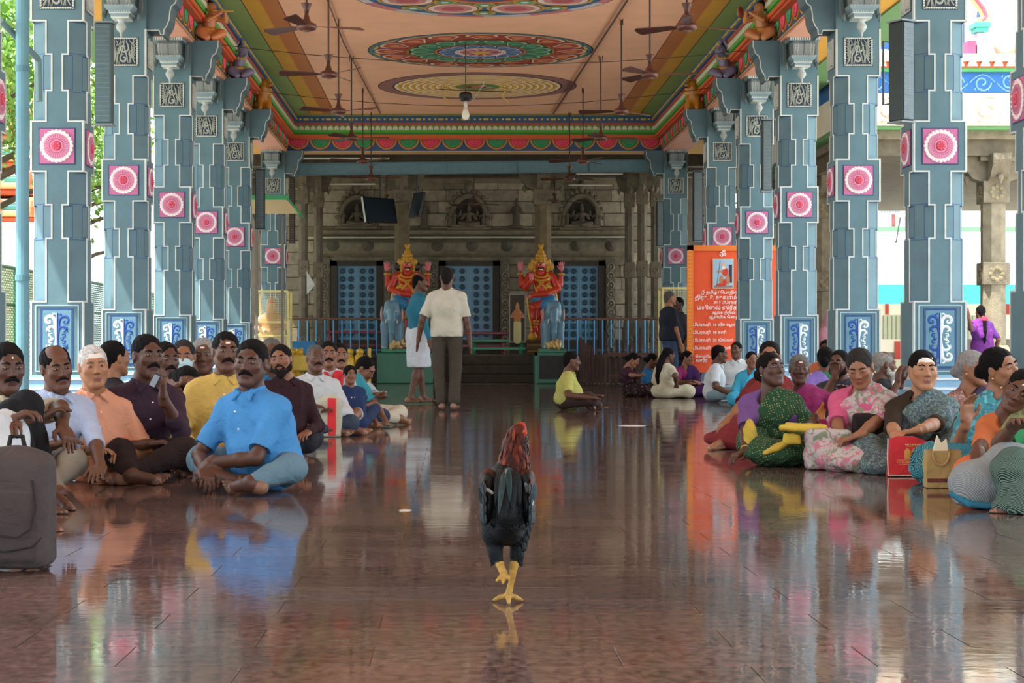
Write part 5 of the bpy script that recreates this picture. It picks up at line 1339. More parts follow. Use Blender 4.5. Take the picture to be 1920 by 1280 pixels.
def backdrop_buildings():
    Y = 50.0; u = Y/FPX
    def X(px): return (px-VX)*u
    def z(py): return CH+(VY-py)*u
    r_ = empty('building', (X(1250), Y, 0), 'white building with barred windows far beyond the right pillars', 'building')
    O = X(1250); 
    MB().color('f0ece4').box(0, 22, 0, 6, 0, 9.5).obj('wall', M_PLAIN, r_)
    for px0, px1, py0, py1 in ((1648, 1688, 338, 362), (1648, 1688, 380, 402), (1740, 1790, 338, 362), (1300, 1340, 300, 330), (1400, 1440, 338, 362)):
        f = MB().color('cfd2cc').box(X(px0)-O, X(px1)-O, -.06, 0, z(py1), z(py0)).obj('window', M_PLAIN, r_)
        m = MB().color('6a7a80')
        for i in range(7): t = i/6; x = X(px0+4)+(X(px1-4)-X(px0+4))*t-O; m.box(x-.02, x+.02, -.09, -.06, z(py1)+.05, z(py0)-.05)
        m.obj('grille', M_PLAIN, f)
    m = MB().color('8a4a4a'); m.box(X(1672)-O, X(1678)-O, -.05, 0, z(450), z(310)); m.obj('pipe', M_PLAIN, r_)
    m = MB().color('e6ece8'); m.prism([(-3.2, z(545)), (0, z(432)), (0, z(428)), (-3.2, z(541))], 0, 22, 'yz'); m.obj('awning', M_PLAIN, r_)
    m = MB().color('38a09e'); m.box(0, 22, -3.25, -3.2, z(575), z(541)); m.color('62b86a'); m.box(0, 22, -.2, -.1, z(434), z(426)); m.obj('fascia', M_PLAIN, r_)
    m = MB().color('efe6d8'); m.box(0, 22, -.3, 0, z(660), z(560)); m.color('b8463a')
    for px in (1655, 1460, 1515, 1800, 1880): m.box(X(px)-O, X(px+6)-O, -.33, -.3, z(590), z(570))
    m.box(X(1672)-O, X(1712)-O, -.34, -.3, z(690), z(640)); m.color('bfc2a8')
    for px in (1650, 1470, 1800): m.box(X(px)-O, X(px+45)-O, -.34, -.3, z(636), z(592)); 
    m.color('8a8f80')
    for px in (1650, 1470, 1800):
        for k in range(6): m.box(X(px+k*8)-O, X(px+k*8+1.5)-O, -.36, -.34, z(636), z(592))
    m.color('d8ccb0'); m.box(0, 22, -.5, 0, 0, z(640)*.5); m.obj('shop_front', M_PLAIN, r_)
backdrop_buildings()
p = P(1688, 407, 46.6); q = MB().color('d8d6cc'); q.lathe([(.02, 0), (.06, .05), (.1, .12), (.17, .2), (.19, .22)], (0, 0, 0), 12, 'x'); q.color('4a4a48'); q.tube([(0, 0, 0), (-.1, 0, -.6)], .02, 5)
q.tube([(-.1, 0, -.6), (-.1, 3.4, -.6)], .03, 6); o = q.obj('horn_speaker', M_METAL); o.location = p; tag(o, 'cream horn loudspeaker on a mast beyond the second right pillar', 'loudspeaker')
p = P(1312, 440, 36); m = MB().color('23241f'); m.box(-.1, .12, -.12, .12, -.1, .1, .02); m.color('2f302a'); m.lathe([(.07, -.2), (.09, -.1), (.06, 0)], (0, 0, 0), 10, 'y'); m.tube([(0, 0, .1), (.05, .0, .35), (.3, -.9, .4), (.3, -3.1, .4)], .015, 5); o = m.obj('flood_light', M_METAL); o.location = p; tag(o, 'black flood light hanging beside the banner top', 'lamp')
# low wall and grille beyond the right pillars near the purple dressed woman
m = MB().color('8a8070'); m.box(7.9, 13, 31.4, 31.6, 0, .9); tag(m.obj('low_wall', M_STONE), 'low grey stone wall outside the right pillars', 'wall')
# ================================================================== cloth patterns
def cloth_pat(name, kind, c1, c2, c3=None, scale=30.0, width=.5):
    m, nt, b = nodes(name); L = nt.links
    tc = N(nt, 'ShaderNodeTexCoord'); b.inputs['Roughness'].default_value = .85; b.inputs['Specular IOR Level'].default_value = .2
    c1, c2 = lin(c1), lin(c2); c3 = lin(c3) if c3 else None
    mp = N(nt, 'ShaderNodeMapping'); L.new(tc.outputs['Object'], mp.inputs[0]); mp.inputs['Rotation'].default_value = (.3, .2, .5)
    def thr(sock, a, b_):
        r = N(nt, 'ShaderNodeMapRange'); L.new(sock, r.inputs[0]); r.inputs[1].default_value = a; r.inputs[2].default_value = b_; return r.outputs[0]
    if kind == 'dots':
        v = N(nt, 'ShaderNodeTexVoronoi'); v.inputs['Scale'].default_value = scale; v.inputs['Randomness'].default_value = .15; L.new(mp.outputs[0], v.inputs['Vector'])
        col = mixrgb(nt, thr(v.outputs['Distance'], width+.05, width), c1, c2)
    elif kind == 'plaid':
        col = c1
        for d, cc in (('X', c2), ('Z', c2), ('Y', c2)):
            wv = N(nt, 'ShaderNodeTexWave'); wv.wave_type = 'BANDS'; wv.bands_direction = d; wv.inputs['Scale'].default_value = scale; L.new(tc.outputs['Object'], wv.inputs['Vector'])
            f = thr(wv.outputs['Fac'], .72, .88); mu = N(nt, 'ShaderNodeMath', operation='MULTIPLY'); L.new(f, mu.inputs[0]); mu.inputs[1].default_value = .55
            col = mixrgb(nt, mu.outputs[0], col, cc)
    elif kind == 'stripe':
        wv = N(nt, 'ShaderNodeTexWave'); wv.bands_direction = 'DIAGONAL'; wv.inputs['Scale'].default_value = scale; wv.inputs['Distortion'].default_value = 1.5; L.new(tc.outputs['Object'], wv.inputs['Vector'])
        col = mixrgb(nt, thr(wv.outputs['Fac'], width, width+.15), c1, c2)
    elif kind == 'zigzag':
        v = N(nt, 'ShaderNodeTexWave'); v.wave_profile = 'TRI'; v.bands_direction = 'Z'; v.inputs['Scale'].default_value = scale; 
        w2 = N(nt, 'ShaderNodeTexWave'); w2.wave_profile = 'TRI'; w2.bands_direction = 'X'; w2.inputs['Scale'].default_value = scale*.6; L.new(tc.outputs['Object'], w2.inputs['Vector'])
        cx = N(nt, 'ShaderNodeCombineXYZ'); s_ = N(nt, 'ShaderNodeMath', operation='MULTIPLY'); L.new(w2.outputs['Fac'], s_.inputs[0]); s_.inputs[1].default_value = .03; L.new(s_.outputs[0], cx.inputs[2])
        ad = N(nt, 'ShaderNodeVectorMath', operation='ADD'); L.new(tc.outputs['Object'], ad.inputs[0]); L.new(cx.outputs[0], ad.inputs[1]); L.new(ad.outputs[0], v.inputs['Vector'])
        col = mixrgb(nt, thr(v.outputs['Fac'], .45, .6), c1, c2)
    else:  # floral
        n = N(nt, 'ShaderNodeTexNoise'); n.inputs['Scale'].default_value = scale; n.inputs['Detail'].default_value = 3; n.inputs['Distortion'].default_value = 1.2; L.new(mp.outputs[0], n.inputs['Vector'])
        col = mixrgb(nt, thr(n.outputs[0], width, width+.05), c1, c2)
        n2 = N(nt, 'ShaderNodeTexNoise'); n2.inputs['Scale'].default_value = scale*1.3; n2.inputs['Distortion'].default_value = 1.5; mp2 = N(nt, 'ShaderNodeMapping'); mp2.inputs['Location'].default_value = (5, 3, 1); L.new(tc.outputs['Object'], mp2.inputs[0]); L.new(mp2.outputs[0], n2.inputs['Vector'])
        if c3: col = mixrgb(nt, thr(n2.outputs[0], width+.05, width+.09), col, c3)
    hs = N(nt, 'ShaderNodeHueSaturation'); hs.inputs['Saturation'].default_value = .86; hs.inputs['Value'].default_value = .86; L.new(col, hs.inputs['Color']); L.new(hs.outputs[0], b.inputs['Base Color'])
    n2 = N(nt, 'ShaderNodeTexNoise'); n2.inputs['Scale'].default_value = 9; n2.inputs['Distortion'].default_value = 2; L.new(tc.outputs['Object'], n2.inputs['Vector'])
    bm = N(nt, 'ShaderNodeBump'); bm.inputs['Strength'].default_value = .7; bm.inputs['Distance'].default_value = .02; L.new(n2.outputs[0], bm.inputs['Height']); L.new(bm.outputs[0], b.inputs['Normal'])
    return m
# ================================================================== figures
UP = np.array([0, 0, 1.0])
def nrm(v): v = np.asarray(v, float); return v/(np.linalg.norm(v)+1e-9)
def ik(a, b, l1, l2, pole):
    a, b = np.asarray(a, float), np.asarray(b, float); d = b-a; D = np.linalg.norm(d)
    if D > (l1+l2)*.995: b = a+d/D*(l1+l2)*.995; d = b-a; D = np.linalg.norm(d)
    x = (l1*l1-l2*l2+D*D)/(2*D); h = math.sqrt(max(l1*l1-x*x, 0)); u = d/D
    p = np.asarray(pole, float); p = p-u*(p@u); p = nrm(p)
    return a+u*x+p*h, b
def head_prims(q, R, c, S, fem=False, old=False, detail=True, fat=1.0):
    q.M = mat4(R, c, S); q.sc = S
    q.ell((0, -.018, .032), (.074, .094, .086), k=.01)
    q.ell((0, .022, -.03), (.061*fat, .066, .078), k=.03)
    for s in (-1, 1):
        q.cap((s*.052*fat, .0, -.045), (s*.022, .058, -.094), .018, .018, k=.03)
        q.ell((s*.040, .058, -.016), (.024*fat, .020, .020), k=.02)
    q.cap((-.008, .068, -.097), (.008, .068, -.097), .018, k=.02)
    q.cap((-.036, .070, .034), (.036, .070, .034), .012 if not fem else .009, k=.02)
    q.cap((0, -.025, -.05), (0, -.045, -.17), .050 if fem else .056, .054 if fem else .062, k=.03)
    if detail:
        for s in (-1, 1): q.ell((s*.031, .092, .012), (.019, .014, .011), k=.010, op='s')
        for s in (-1, 1): q.ell((s*.031, .0745, .012), (.0175, .012, .0105), k=.004, c=4)
        q.cap((0, .080, .018), (0, .100, -.020), .0075, .0115, k=.012)
        for s in (-1, 1): q.ell((s*.013, .092, -.025), (.008, .010, .008), k=.006)
        q.cap((-.017, .080, -.0555), (.017, .080, -.0555), .0065, k=.005, c=1); q.ell((0, .0825, -.0545), (.014, .008, .006), k=.004, c=1)
        q.cap((-.014, .079, -.0665), (.014, .079, -.0665), .0075, k=.005, c=1)
    else:
        q.cap((0, .080, .015), (0, .098, -.020), .009, .013, k=.012)
    for s in (-1, 1):
        q.ell((s*.077, -.008, -.002), (.010, .019, .031), k=.006); q.ell((s*.088, .0, .0), (.006, .010, .016), k=.005, op='s') if detail else None
    q.M = None; q.sc = 1.0
def hand_prims(q, wr, d, n, side, S, curl=.5, spread=1.0, fine=True):
    """wr wrist, d finger direction, n palm normal (out of the palm), side +1 right / -1 left"""
    d = nrm(d); n = nrm(np.asarray(n, float)-d*(np.asarray(n, float)@d)); lat = np.cross(d, n)*side   # towards the thumb side
    lat = nrm(lat)
    wr = np.asarray(wr, float)
    R = np.stack([lat, d, np.cross(lat, d)], 1)
    q.box(wr+d*.048*S, np.array([.030, .036, .004])*S, R, r=.011*S, k=.012*S)
    q.cap(wr-d*.03*S, wr+d*.02*S, .025*S, .023*S, k=.015*S)
    if not fine:
        q.box(wr+d*.105*S+n*.012*S*curl, np.array([.024, .03, .003])*S, R, r=.010*S, k=.01*S); q.cap(wr+lat*.03*S+d*.03*S, wr+lat*.045*S+d*.08*S, .011*S, .009*S, k=.006*S); return
    for i, (lo, ln, rr) in enumerate(((.029, .070, .0090), (.0105, .078, .0094), (-.0085, .073, .0090), (-.027, .058, .0080))):
        p = wr+d*(.084+(.0, .004, .001, -.008)[i])*S+lat*lo*S
        dd = nrm(d+lat*(.10, .03, -.04, -.12)[i]*spread); a = 0; pts = [p]
        for j, f in enumerate((.45, .3, .25)):
            a += curl*(.55, .75, .5)[j]; v = nrm(dd*math.cos(a)+n*math.sin(a)); p = p+v*ln*f*S; pts.append(p)
        q.chain(pts, [rr*S, rr*.95*S, rr*.88*S, rr*.72*S], .0025*S)
    b = wr+d*.018*S+lat*.024*S; v1 = nrm(d*.65+lat*.75+n*.25*curl*2); p1 = b+v1*.042*S; v2 = nrm(d*.9+lat*.25+n*.3*curl*2); p2 = p1+v2*.030*S; p3 = p2+nrm(d+n*.3*curl)*.024*S
    q.chain([b, p1, p2, p3], [.0135*S, .0108*S, .0098*S, .0078*S], .006*S)
def foot_prims(q, an, d, up, S, side=1, fine=True):
    d = nrm(d); up = nrm(np.asarray(up, float)-d*(np.asarray(up, float)@d)); lat = np.cross(d, up)*(-side)  # big-toe side (inner)
    an = np.asarray(an, float)
    h = an-d*.045*S-up*.035*S
    q.ell(h, (.034*S, .038*S, .034*S), k=.02*S, c=2)
    q.cap(an-up*.005*S, an+d*.10*S-up*.03*S, .036*S, .026*S, k=.03*S)
    q.cap(h, an+d*.13*S-up*.048*S, .028*S, .022*S, k=.02*S, c=2)
    q.cap(an+d*.135*S-up*.045*S+lat*.022*S, an+d*.125*S-up*.047*S-lat*.026*S, .021*S, .018*S, k=.015*S)
    if fine:
        for i, (lo, ln, rr) in enumerate(((.030, .052, .0135), (.012, .050, .0095), (-.003, .044, .009), (-.017, .038, .0085), (-.030, .030, .008))):
            b = an+d*(.135-.008*i)*S-up*.048*S+lat*lo*S
            q.chain([b, b+d*ln*.6*S+up*.004*S, b+d*ln*S-up*.004*S], [rr*S, rr*.9*S, rr*S], .003*S)
            q.ell(b+d*(ln+.004)*S+up*rr*.6*S, (rr*.6*S,)*3, k=.002*S, c=3)
    else: q.cap(an+d*.16*S-up*.05*S+lat*.02*S, an+d*.15*S-up*.05*S-lat*.02*S, .015*S, .012*S, k=.01*S)
SKIN = {'dark': ('5a3826', '5c332b', '8a6650'), 'vdark': ('4e3023', '4a2a25', '7a5844'), 'mid': ('7a4f36', '74413a', 'a07858'), 'brown': ('8a5c40', '85483e', 'b08868'), 'light': ('a0704f', '8a5446', 'c09878')}
def person(label, Y, px, head, h, look=None, pitch=0, roll=0, S=1.0, pose='cross', skin='dark', fem=False, fat=1.0, hd=None,
           hair='short', hairc='0d0a08', stache=None, stachec='12100e', beard=None, mark=None, glasses=False,
           top=None, topc='6a6a6a', topm=None, sleeve='short', bottom='trousers', botc='333333', botm=None,
           LH=None, RH=None, Lc=.5, Rc=.5, Ld=None, Rd=None, Ln=None, Rn=None, Lp=None, Rp=None,
           knees=None, ankles=None, toes=None, drape=None, drapec='888888', drapem=None, collar=True, group=None, ears=None, extra=None, barefoot=True, pz=0.0, cat='person'):
    look = h if look is None else look
    base = np.array([(px-VX)*Y/FPX, Y, 0.0])
    def dirh(a): a = math.radians(a); return np.array([math.sin(a), math.cos(a), 0.0])
    f = dirh(h); r = np.array([f[1], -f[0], 0.0])
    def L_(p): return base+r*p[0]*S+f*p[1]*S+UP*p[2]*S
    def D_(p): return r*p[0]+f*p[1]+UP*p[2]
    def W_(p):
        if isinstance(p, Vector): return np.array(p)
        return L_(p)
    stand = pose == 'stand'
    pz_ = (.92 if stand else .115)
    pel = L_((0, 0, pz_)); pel[2] += pz
    hdv = hd if hd is not None else .10*f[1]*S+(0 if stand else .0)
    hc = np.array(P(head[0], head[1], Y+hdv))
    lf = dirh(look); pr = math.radians(pitch); lr = np.cross(lf, UP)
    lf = lf*math.cos(pr)-UP*math.sin(pr)
    R = frame(lf); rr_ = math.radians(roll); Rr = np.array([[math.cos(rr_), 0, math.sin(rr_)], [0, 1, 0], [-math.sin(rr_), 0, math.cos(rr_)]]); R = R @ Rr
    up_t = nrm(hc-pel)
    nb = hc-(R[:, 2]*.085+UP*.055+up_t*.02)*S-R[:, 1]*.034*S
    sh_c = nb-up_t*.03*S
    sw = .150*S if fem else .172*S
    shL, shR = sh_c-r*sw-UP*.045*S, sh_c+r*sw-UP*.045*S
    che = pel*.38+sh_c*.62-f*.01*S
    v = min(max(Y*.00043, .0046), .011); fine = Y < 20; detail = Y < 31
    q = SDF()
    head_prims(q, R, hc, S, fem, detail=detail, fat=fat)
    q.cap(nb+UP*.02*S, sh_c, .058*S, .07*S, k=.03*S); q.cap(shL+r*.04*S, shR-r*.04*S, .05*S, k=.03*S); q.cap(che, sh_c-up_t*.05*S, .10*S, .085*S, k=.03*S); q.cap(pel, che, .09*S, .10*S, k=.04*S)
    arms = {}
    hands = {-1: LH, 1: RH}
    for s, sh, T, cu, dd, nn, pp in ((-1, shL, LH, Lc, Ld, Ln, Lp), (1, shR, RH, Rc, Rd, Rn, Rp)):
        if T is None: T = (s*.24, .03, .80) if stand else (s*.13, .34, .20)
        t = W_(T); pole = D_(pp) if pp is not None else (D_((s*.5, -.8, -.2)) if stand else D_((s*1.0, -.5, -.7)))
        el, wr = ik(sh, t, .29*S, .25*S, pole)
        dd_ = D_(dd) if dd is not None else nrm(wr-el); nn_ = D_(nn) if nn is not None else (D_((-s, 0, 0)) if stand else D_((0, .1, -1)))
        arms[s] = (sh, el, wr)
        q.cap(sh, el, .047*S*(1 if not fem else .95), .037*S, k=.02*S); q.cap(el, el+(wr-el)*.35, .038*S, .037*S, k=.015*S); q.cap(el+(wr-el)*.35, wr, .037*S, .0245*S, k=.015*S)
        hand_prims(q, wr, dd_, nn_, s, S, cu, fine=fine)
    # legs
    hips = {s: pel+r*s*.095*S for s in (-1, 1)}
    if stand:
        K = knees or ((-.10, .02, .50), (.10, .02, .50)); A = ankles or ((-.10, -.02, .085), (.10, -.02, .085)); T_ = toes or ((-.15, 1, 0), (.15, 1, 0))
    elif pose == 'kneeup':
        K = knees or ((-.16, .34, .44), (.16, .34, .44)); A = ankles or ((-.13, .40, .075), (.13, .40, .075)); T_ = toes or ((-.15, 1, 0), (.15, 1, 0))
    else:
        K = knees or ((-.30, .27, .11), (.30, .27, .11)); A = ankles or ((.08, .31, .07), (-.10, .40, .065)); T_ = toes or ((1, .35, -.05), (-1, .30, -.05))
    legs = {}
    for i, s in enumerate((-1, 1)):
        k_, a_ = W_(K[i]), W_(A[i]); legs[s] = (hips[s], k_, a_)
        if bottom != 'trousers' or stand:
            q.cap(hips[s], k_, .065*S, .05*S, k=.02*S)
        q.cap(k_, k_+(a_-k_)*.35, .05*S, .052*S, k=.02*S) if bottom in ('dhoti', 'shorts', 'lungi') or not stand else None
        q.cap(k_+(a_-k_)*.3, a_, .05*S, .034*S, k=.02*S)
        if barefoot:
            upf = UP if abs(D_(T_[i])[2]) < .8 else f
            if pose == 'cross' and not stand: upf = nrm(UP*.55-f*.0+f*.65)
            foot_prims(q, a_, D_(T_[i]), upf, S, s, fine=fine)
    if extra: extra(q, locals())
    sk = SKIN[skin]
    body = q.mesh('person', M_SKIN, [sk[0], sk[1], sk[2], sk[2], sk[0]], v=v, off=base, adapt=0.0, zmin=.002)
    tag(body, label, cat, group)
    # ---- clothes
    vc = v*1.25
    def torso(q, e, low=True):
        if low: q.ell(pel+UP*.03*S, np.array([.165*fat, .135*fat, .12])*S+e, frame(f), k=.05*S)
        for s in (-1, 1):
            q.cap(pel+r*s*.055*S*fat+UP*.03*S+f*.01*S, che+r*s*.06*S*fat+f*.01*S, .112*S*fat+e, .118*S+e, k=.05*S)
            q.cap(che+r*s*.06*S, sh_c+r*s*.075*S-up_t*.07*S, .116*S+e, .085*S+e, k=.05*S)
            q.cap(sh_c+r*s*.03*S+UP*.012*S, (shL if s < 0 else shR), .052*S+e, .050*S+e, k=.04*S)
        q.cap(che, sh_c-up_t*.02*S, .115*S+e, .082*S+e, k=.03*S)
        if stand and not fem and bottom == 'trousers' and low:
            for s in (-1, 1): q.cap(pel+r*s*.07*S*fat+UP*.1*S, pel+r*s*.075*S*fat-UP*.16*S, .105*S*fat+e, .110*S*fat+e, k=.04*S)
            q.half(pel-UP*.055*S, -UP, k=.004)
        if fem:
            for s in (-1, 1): q.ell(che+r*s*.075*S+f*.095*S+up_t*.02*S, (np.array([.07, .06, .075])*S+e), frame(f), k=.05*S)
        if fat > 1.05: q.ell(pel*.7+che*.3+f*.06*S, np.array([.15, .13, .14])*S*fat+e, frame(f), k=.06*S)
    def sleeves(q, e, ln):
        for s in (-1, 1):
            sh, el, wr = arms[s]; u = nrm(el-sh); w2 = nrm(wr-el)
            if ln == 'short': q.cap(sh, sh+(el-sh)*.85, .054*S+e, .056*S+e, k=.004*S); q.ell(sh+(el-sh)*.78+u*.07*S, np.array([.09, .07, .09])*S, frame(u), k=.003, op='s')
            elif ln == 'elbow': q.cap(sh, el, .052*S+e, .046*S+e, k=.004*S); q.ell(el+w2*.05*S+u*.03*S, np.array([.08, .06, .08])*S, frame(nrm(u+w2)), k=.003, op='s')
            elif ln == 'long': q.cap(sh, el, .054*S+e, .047*S+e, k=.004*S); q.cap(el, wr-(wr-el)*.08, .046*S+e, .033*S+e, k=.02*S)
            elif ln == 'rolled':
                q.cap(sh, el, .054*S+e, .049*S+e, k=.004*S); m_ = el+(wr-el)*.3; q.cap(el, m_, .047*S+e, .045*S+e, k=.02*S); q.cap(m_, m_+(wr-el)*.05, .049*S+e, k=.005)
    nz = .0062 if Y < 14 else (.005 if Y < 20 else .004)
    if top:
        q = SDF(); sleeves(q, .004*S, sleeve); torso(q, .008*S, low=(top != 'blouse'))
        if top == 'blouse':   # cropped above the waist
            q.half(pel*.62+che*.38, -up_t, k=.003)
        q.cap(nb+R[:, 1]*.01*S+UP*.035*S, nb+UP*.2*S, .060*S, .07*S, k=.006, op='s')
        if top == 'shirt':
            for s in (-1, 1): pass
            # V opening in front
            q.cap(nb+f*.085*S+UP*.005*S, nb+f*.125*S-UP*.06*S, .014*S, .004*S, k=.004, op='s')
        if top == 'blouse': q.ell(nb+f*.07*S-UP*.015*S, np.array([.075, .075, .062])*S, frame(f), k=.01, op='s')
        q.mesh('shirt' if top != 'blouse' else 'blouse', topm or M_CLOTH, [topc], v=vc, parent=body, off=base, noise=nz if not topm or Y < 16 else .002, nfreq=30, seed=int(px))
        if collar and top == 'shirt' and Y < 32:
            q = SDF(); c0 = nb+UP*.012*S
            n_ = 12
            pts = [c0+(r*math.sin(a)*.068+f*(math.cos(a)*.062+.012)+UP*(.018-.030*max(0, math.cos(a))))*S for a in np.linspace(.42, 2*math.pi-.42, n_)]
            q.chain(pts, .012*S, .004)
            for s in (-1, 1):
                a0 = c0+(r*s*.03+f*.072-UP*.012)*S
                q.chain([a0+(r*s*.025-f*.01+UP*.015)*S, a0+(r*s*.028+f*.012-UP*.032)*S], [.014*S, .006*S], .006); q.chain([a0+(r*s*.0+UP*.0)*S, a0+(r*s*.028+f*.012-UP*.032)*S], [.012*S, .005*S], .008)
            q.mesh('collar', topm or M_CLOTH, [topc], v=max(v*.8, .005), parent=body, off=base)
            if Y < 13 and 90 < h < 270:
                m = MB(); m.color('e8e4da')
                for k in range(4):
                    t = k/4; c_ = sh_c*(1-t)+pel*t+f*(.135*S+.02*t)-UP*.06*S; m.ell(tuple(c_-base), (.006, .006, .006), 6, 4)
                b_ = m.obj('button', M_GLOSS, body); b_['kind'] = 'stuff'
    if bottom:
        q = SDF(); e = .012*S
        q.ell(pel+UP*.0*S, np.array([.155*fat, (.115 if stand else .14)*fat, .115])*S, frame(f), k=.04*S)
        for s in (-1, 1):
            hp, k_, a_ = legs[s]
            if bottom == 'trousers':
                q.cap(hp, k_, .082*S+e, .066*S+e*.7, k=.035*S); q.cap(k_, a_+(k_-a_)*(.14 if not stand else .08), .066*S+e*.7, (.042 if not stand else .062)*S+e*.5, k=.03*S)
            elif bottom == 'shorts':
                q.cap(hp, hp+(k_-hp)*.85, .085*S+e, .07*S+e, k=.03*S)
            elif bottom in ('dhoti', 'saree'):
                e2 = .024*S if bottom == 'saree' else .016*S
                q.cap(hp, k_, .085*S+e2, .06*S+e2, k=.10*S); q.cap(k_, a_+(k_-a_)*(.18 if bottom == 'saree' else .45), .058*S+e2, .045*S+e2, k=.10*S)
            elif bottom == 'lungi':
                q.cap(hp, k_, .11*S, .11*S, k=.1*S)
        if bottom == 'lungi': q.cap(pel, pel-UP*.4*S+f*.02, .155*S, .16*S, k=.05*S); q.half(legs[1][1]-UP*.01*S, -UP, k=.004)
        if bottom == 'saree' and stand: q.cap(pel, pel-UP*.8*S, .15*S, .2*S, k=.05)
        if bottom == 'saree' and not stand: q.ell((legs[-1][2]+legs[1][2])/2+UP*.0, np.array([.2, .14, .07])*S, frame(f), k=.08*S)
        q.mesh({'trousers': 'trousers', 'shorts': 'shorts', 'dhoti': 'dhoti', 'lungi': 'lungi', 'saree': 'saree_skirt'}[bottom], botm or M_CLOTH, [botc], v=vc*1.1, parent=body, off=base, noise=nz*(1.5 if bottom in ('saree', 'dhoti') else 1.0), nfreq=34, seed=int(px)+3, zmin=.003)
    if drape:
        q = SDF(); torso(q, .022*S); sd_ = -1 if drape == 'L' else 1
        shp = (shL if sd_ < 0 else shR); a_ = sh_c+r*sd_*.10*S; b_ = pel-r*sd_*.10*S+UP*.12*S
        dv = nrm(b_-a_); nn = nrm(np.cross(dv, f)); mid = (a_+b_)/2
        q.half(mid+nn*.105*S, nn, k=.006); q.half(mid-nn*.105*S, -nn, k=.006)
        q.cap(nb+UP*.02*S, nb+UP*.2*S, .052*S, .06*S, k=.006, op='s')
        q.chain([shp+UP*.045*S-r*sd_*.05*S, shp-f*.08*S-UP*.08*S-r*sd_*.03*S, pel*.5+shp*.5-f*.13*S], [.05*S, .05*S, .06*S], .04*S)
        q.cap(shp, shp+(arms[sd_][1]-shp)*.7, .066*S, .068*S, k=.03*S)
        q.ell(pel+UP*.08*S+f*.03*S, np.array([.165*fat, .145*fat, .07])*S, frame(f), k=.04*S)
        q.mesh('saree_drape', drapem or M_CLOTH, [drapec], v=vc, parent=body, off=base, noise=nz*1.6, nfreq=46, seed=int(px)+9, zmin=.004)
    # ---- hair, brows, eyes
    M = mat4(R, hc, S)
    def H(p): return tuple(M[:3, :3] @ np.asarray(p, float)+M[:3, 3]-base)
    if hair:
        q = SDF(); q.M = M; q.sc = S
        if hair in ('short', 'bald', 'curly', 'crop'):
            g = .008 if hair == 'curly' else (-.0035 if hair != 'crop' else -.006)
            q.ell((0, -.022, .037), (.083+g, .100+g, .090+g), k=.005); q.cap((0, -.06, -.02), (0, -.065, -.05), .055, .045, k=.03)
            q.ell((0, .122, .0), (.100, .086, .104), k=.006, op='s'); q.ell((0, .045, -.09), (.12, .085, .095), k=.01, op='s')
            for s in (-1, 1): q.ell((s*.085, -.004, -.012), (.022, .026, .040), k=.006, op='s')
            if hair == 'bald': q.ell((0, .045, .115), (.066, .10, .062), k=.012, op='s')
        else:
            q.ell((0, -.022, .035), (.0805, .0985, .0865), k=.005); q.cap((0, -.07, -.01), (0, -.07, -.05), .055, .04, k=.03)
            q.ell((0, .122, -.003), (.096, .086, .103), k=.006, op='s'); q.ell((0, .055, -.10), (.12, .085, .095), k=.01, op='s')
            for s in (-1, 1): q.ell((s*.088, .0, -.02), (.022, .026, .036), k=.006, op='s')
            if hair == 'bun': q.ell((0, -.125, -.02), (.048, .042, .044), k=.008)
            if hair == 'braid' or hair == 'long':
                w_ = .034 if hair == 'braid' else .055
                Mi = np.linalg.inv(M); bk = sh_c-f*.13*S
                pts = [np.array((0, -.10, -.04))] + [(Mi @ np.append(p_, 1))[:3] for p_ in (bk+UP*.02*S, bk-UP*.14*S-f*.02*S, bk-UP*.30*S, bk-UP*.36*S)]
                q.chain(pts, [w_, w_*.9, w_*.95, w_*.7, w_*.3], .01)
        q.mesh('hair', M_HAIR, [hairc], v=v, parent=body, off=base, noise=.0032 if Y < 20 else .002, nfreq=130)
    facing = (R[:, 1] @ np.array([0, -1, 0.])) > -.35 or abs(R[:, 1][0]) > .5
    if facing and Y < 31:
        for s in (-1, 1):
            m = MB(); m.color('94857a'); m.M = Matrix([list(M[i]) for i in range(4)]); m.M = Matrix.Translation(tuple(-base)) @ m.M
            open_ = .0046 if pitch < 22 else .002
            if Y < 20:
                m.ell((s*.031, .0815, .0115), (.0125, .0065, open_), 10, 6); m.color('140d0a'); m.ell((s*.0305, .0855, .0118), (.0068, .0034, open_*.98), 8, 6)
            else: m.color('1a1210'); m.ell((s*.031, .083, .0115), (.012, .006, .005), 8, 5)
            m.obj('eye', M_GLOSS, body, True)
        m = MB(); m.M = Matrix.Translation(tuple(-base)) @ Matrix([list(M[i]) for i in range(4)]); m.color(hairc if hairc < '6' else '6a6660')
        for s in (-1, 1): m.tube([(s*.013, .086, .030), (s*.030, .086, .036), (s*.050, .072, .030)], [.0038, .0048, .002], 5)
        m.obj('eyebrows', M_HAIR, body)
    if fem and Y < 20:
        for s in (-1, 1): MB().color('d8b070').ell(H((s*.088, .002, -.036)), (.006, .006, .006), 8, 6).obj('earring', M_GOLD, body, True)
    if stache:
        m = MB(); m.M = Matrix.Translation(tuple(-base)) @ Matrix([list(M[i]) for i in range(4)]); m.color(stachec); t_ = {1: .006, 2: .0095}[stache]
        for s in (-1, 1): m.tube([(0, .094, -.041), (s*.015, .092, -.043), (s*.030, .080, -.050), (s*.036, .073, -.060)], [t_*.8, t_, t_*.8, t_*.3], 7)
        m.obj('moustache', M_HAIR, body, True)
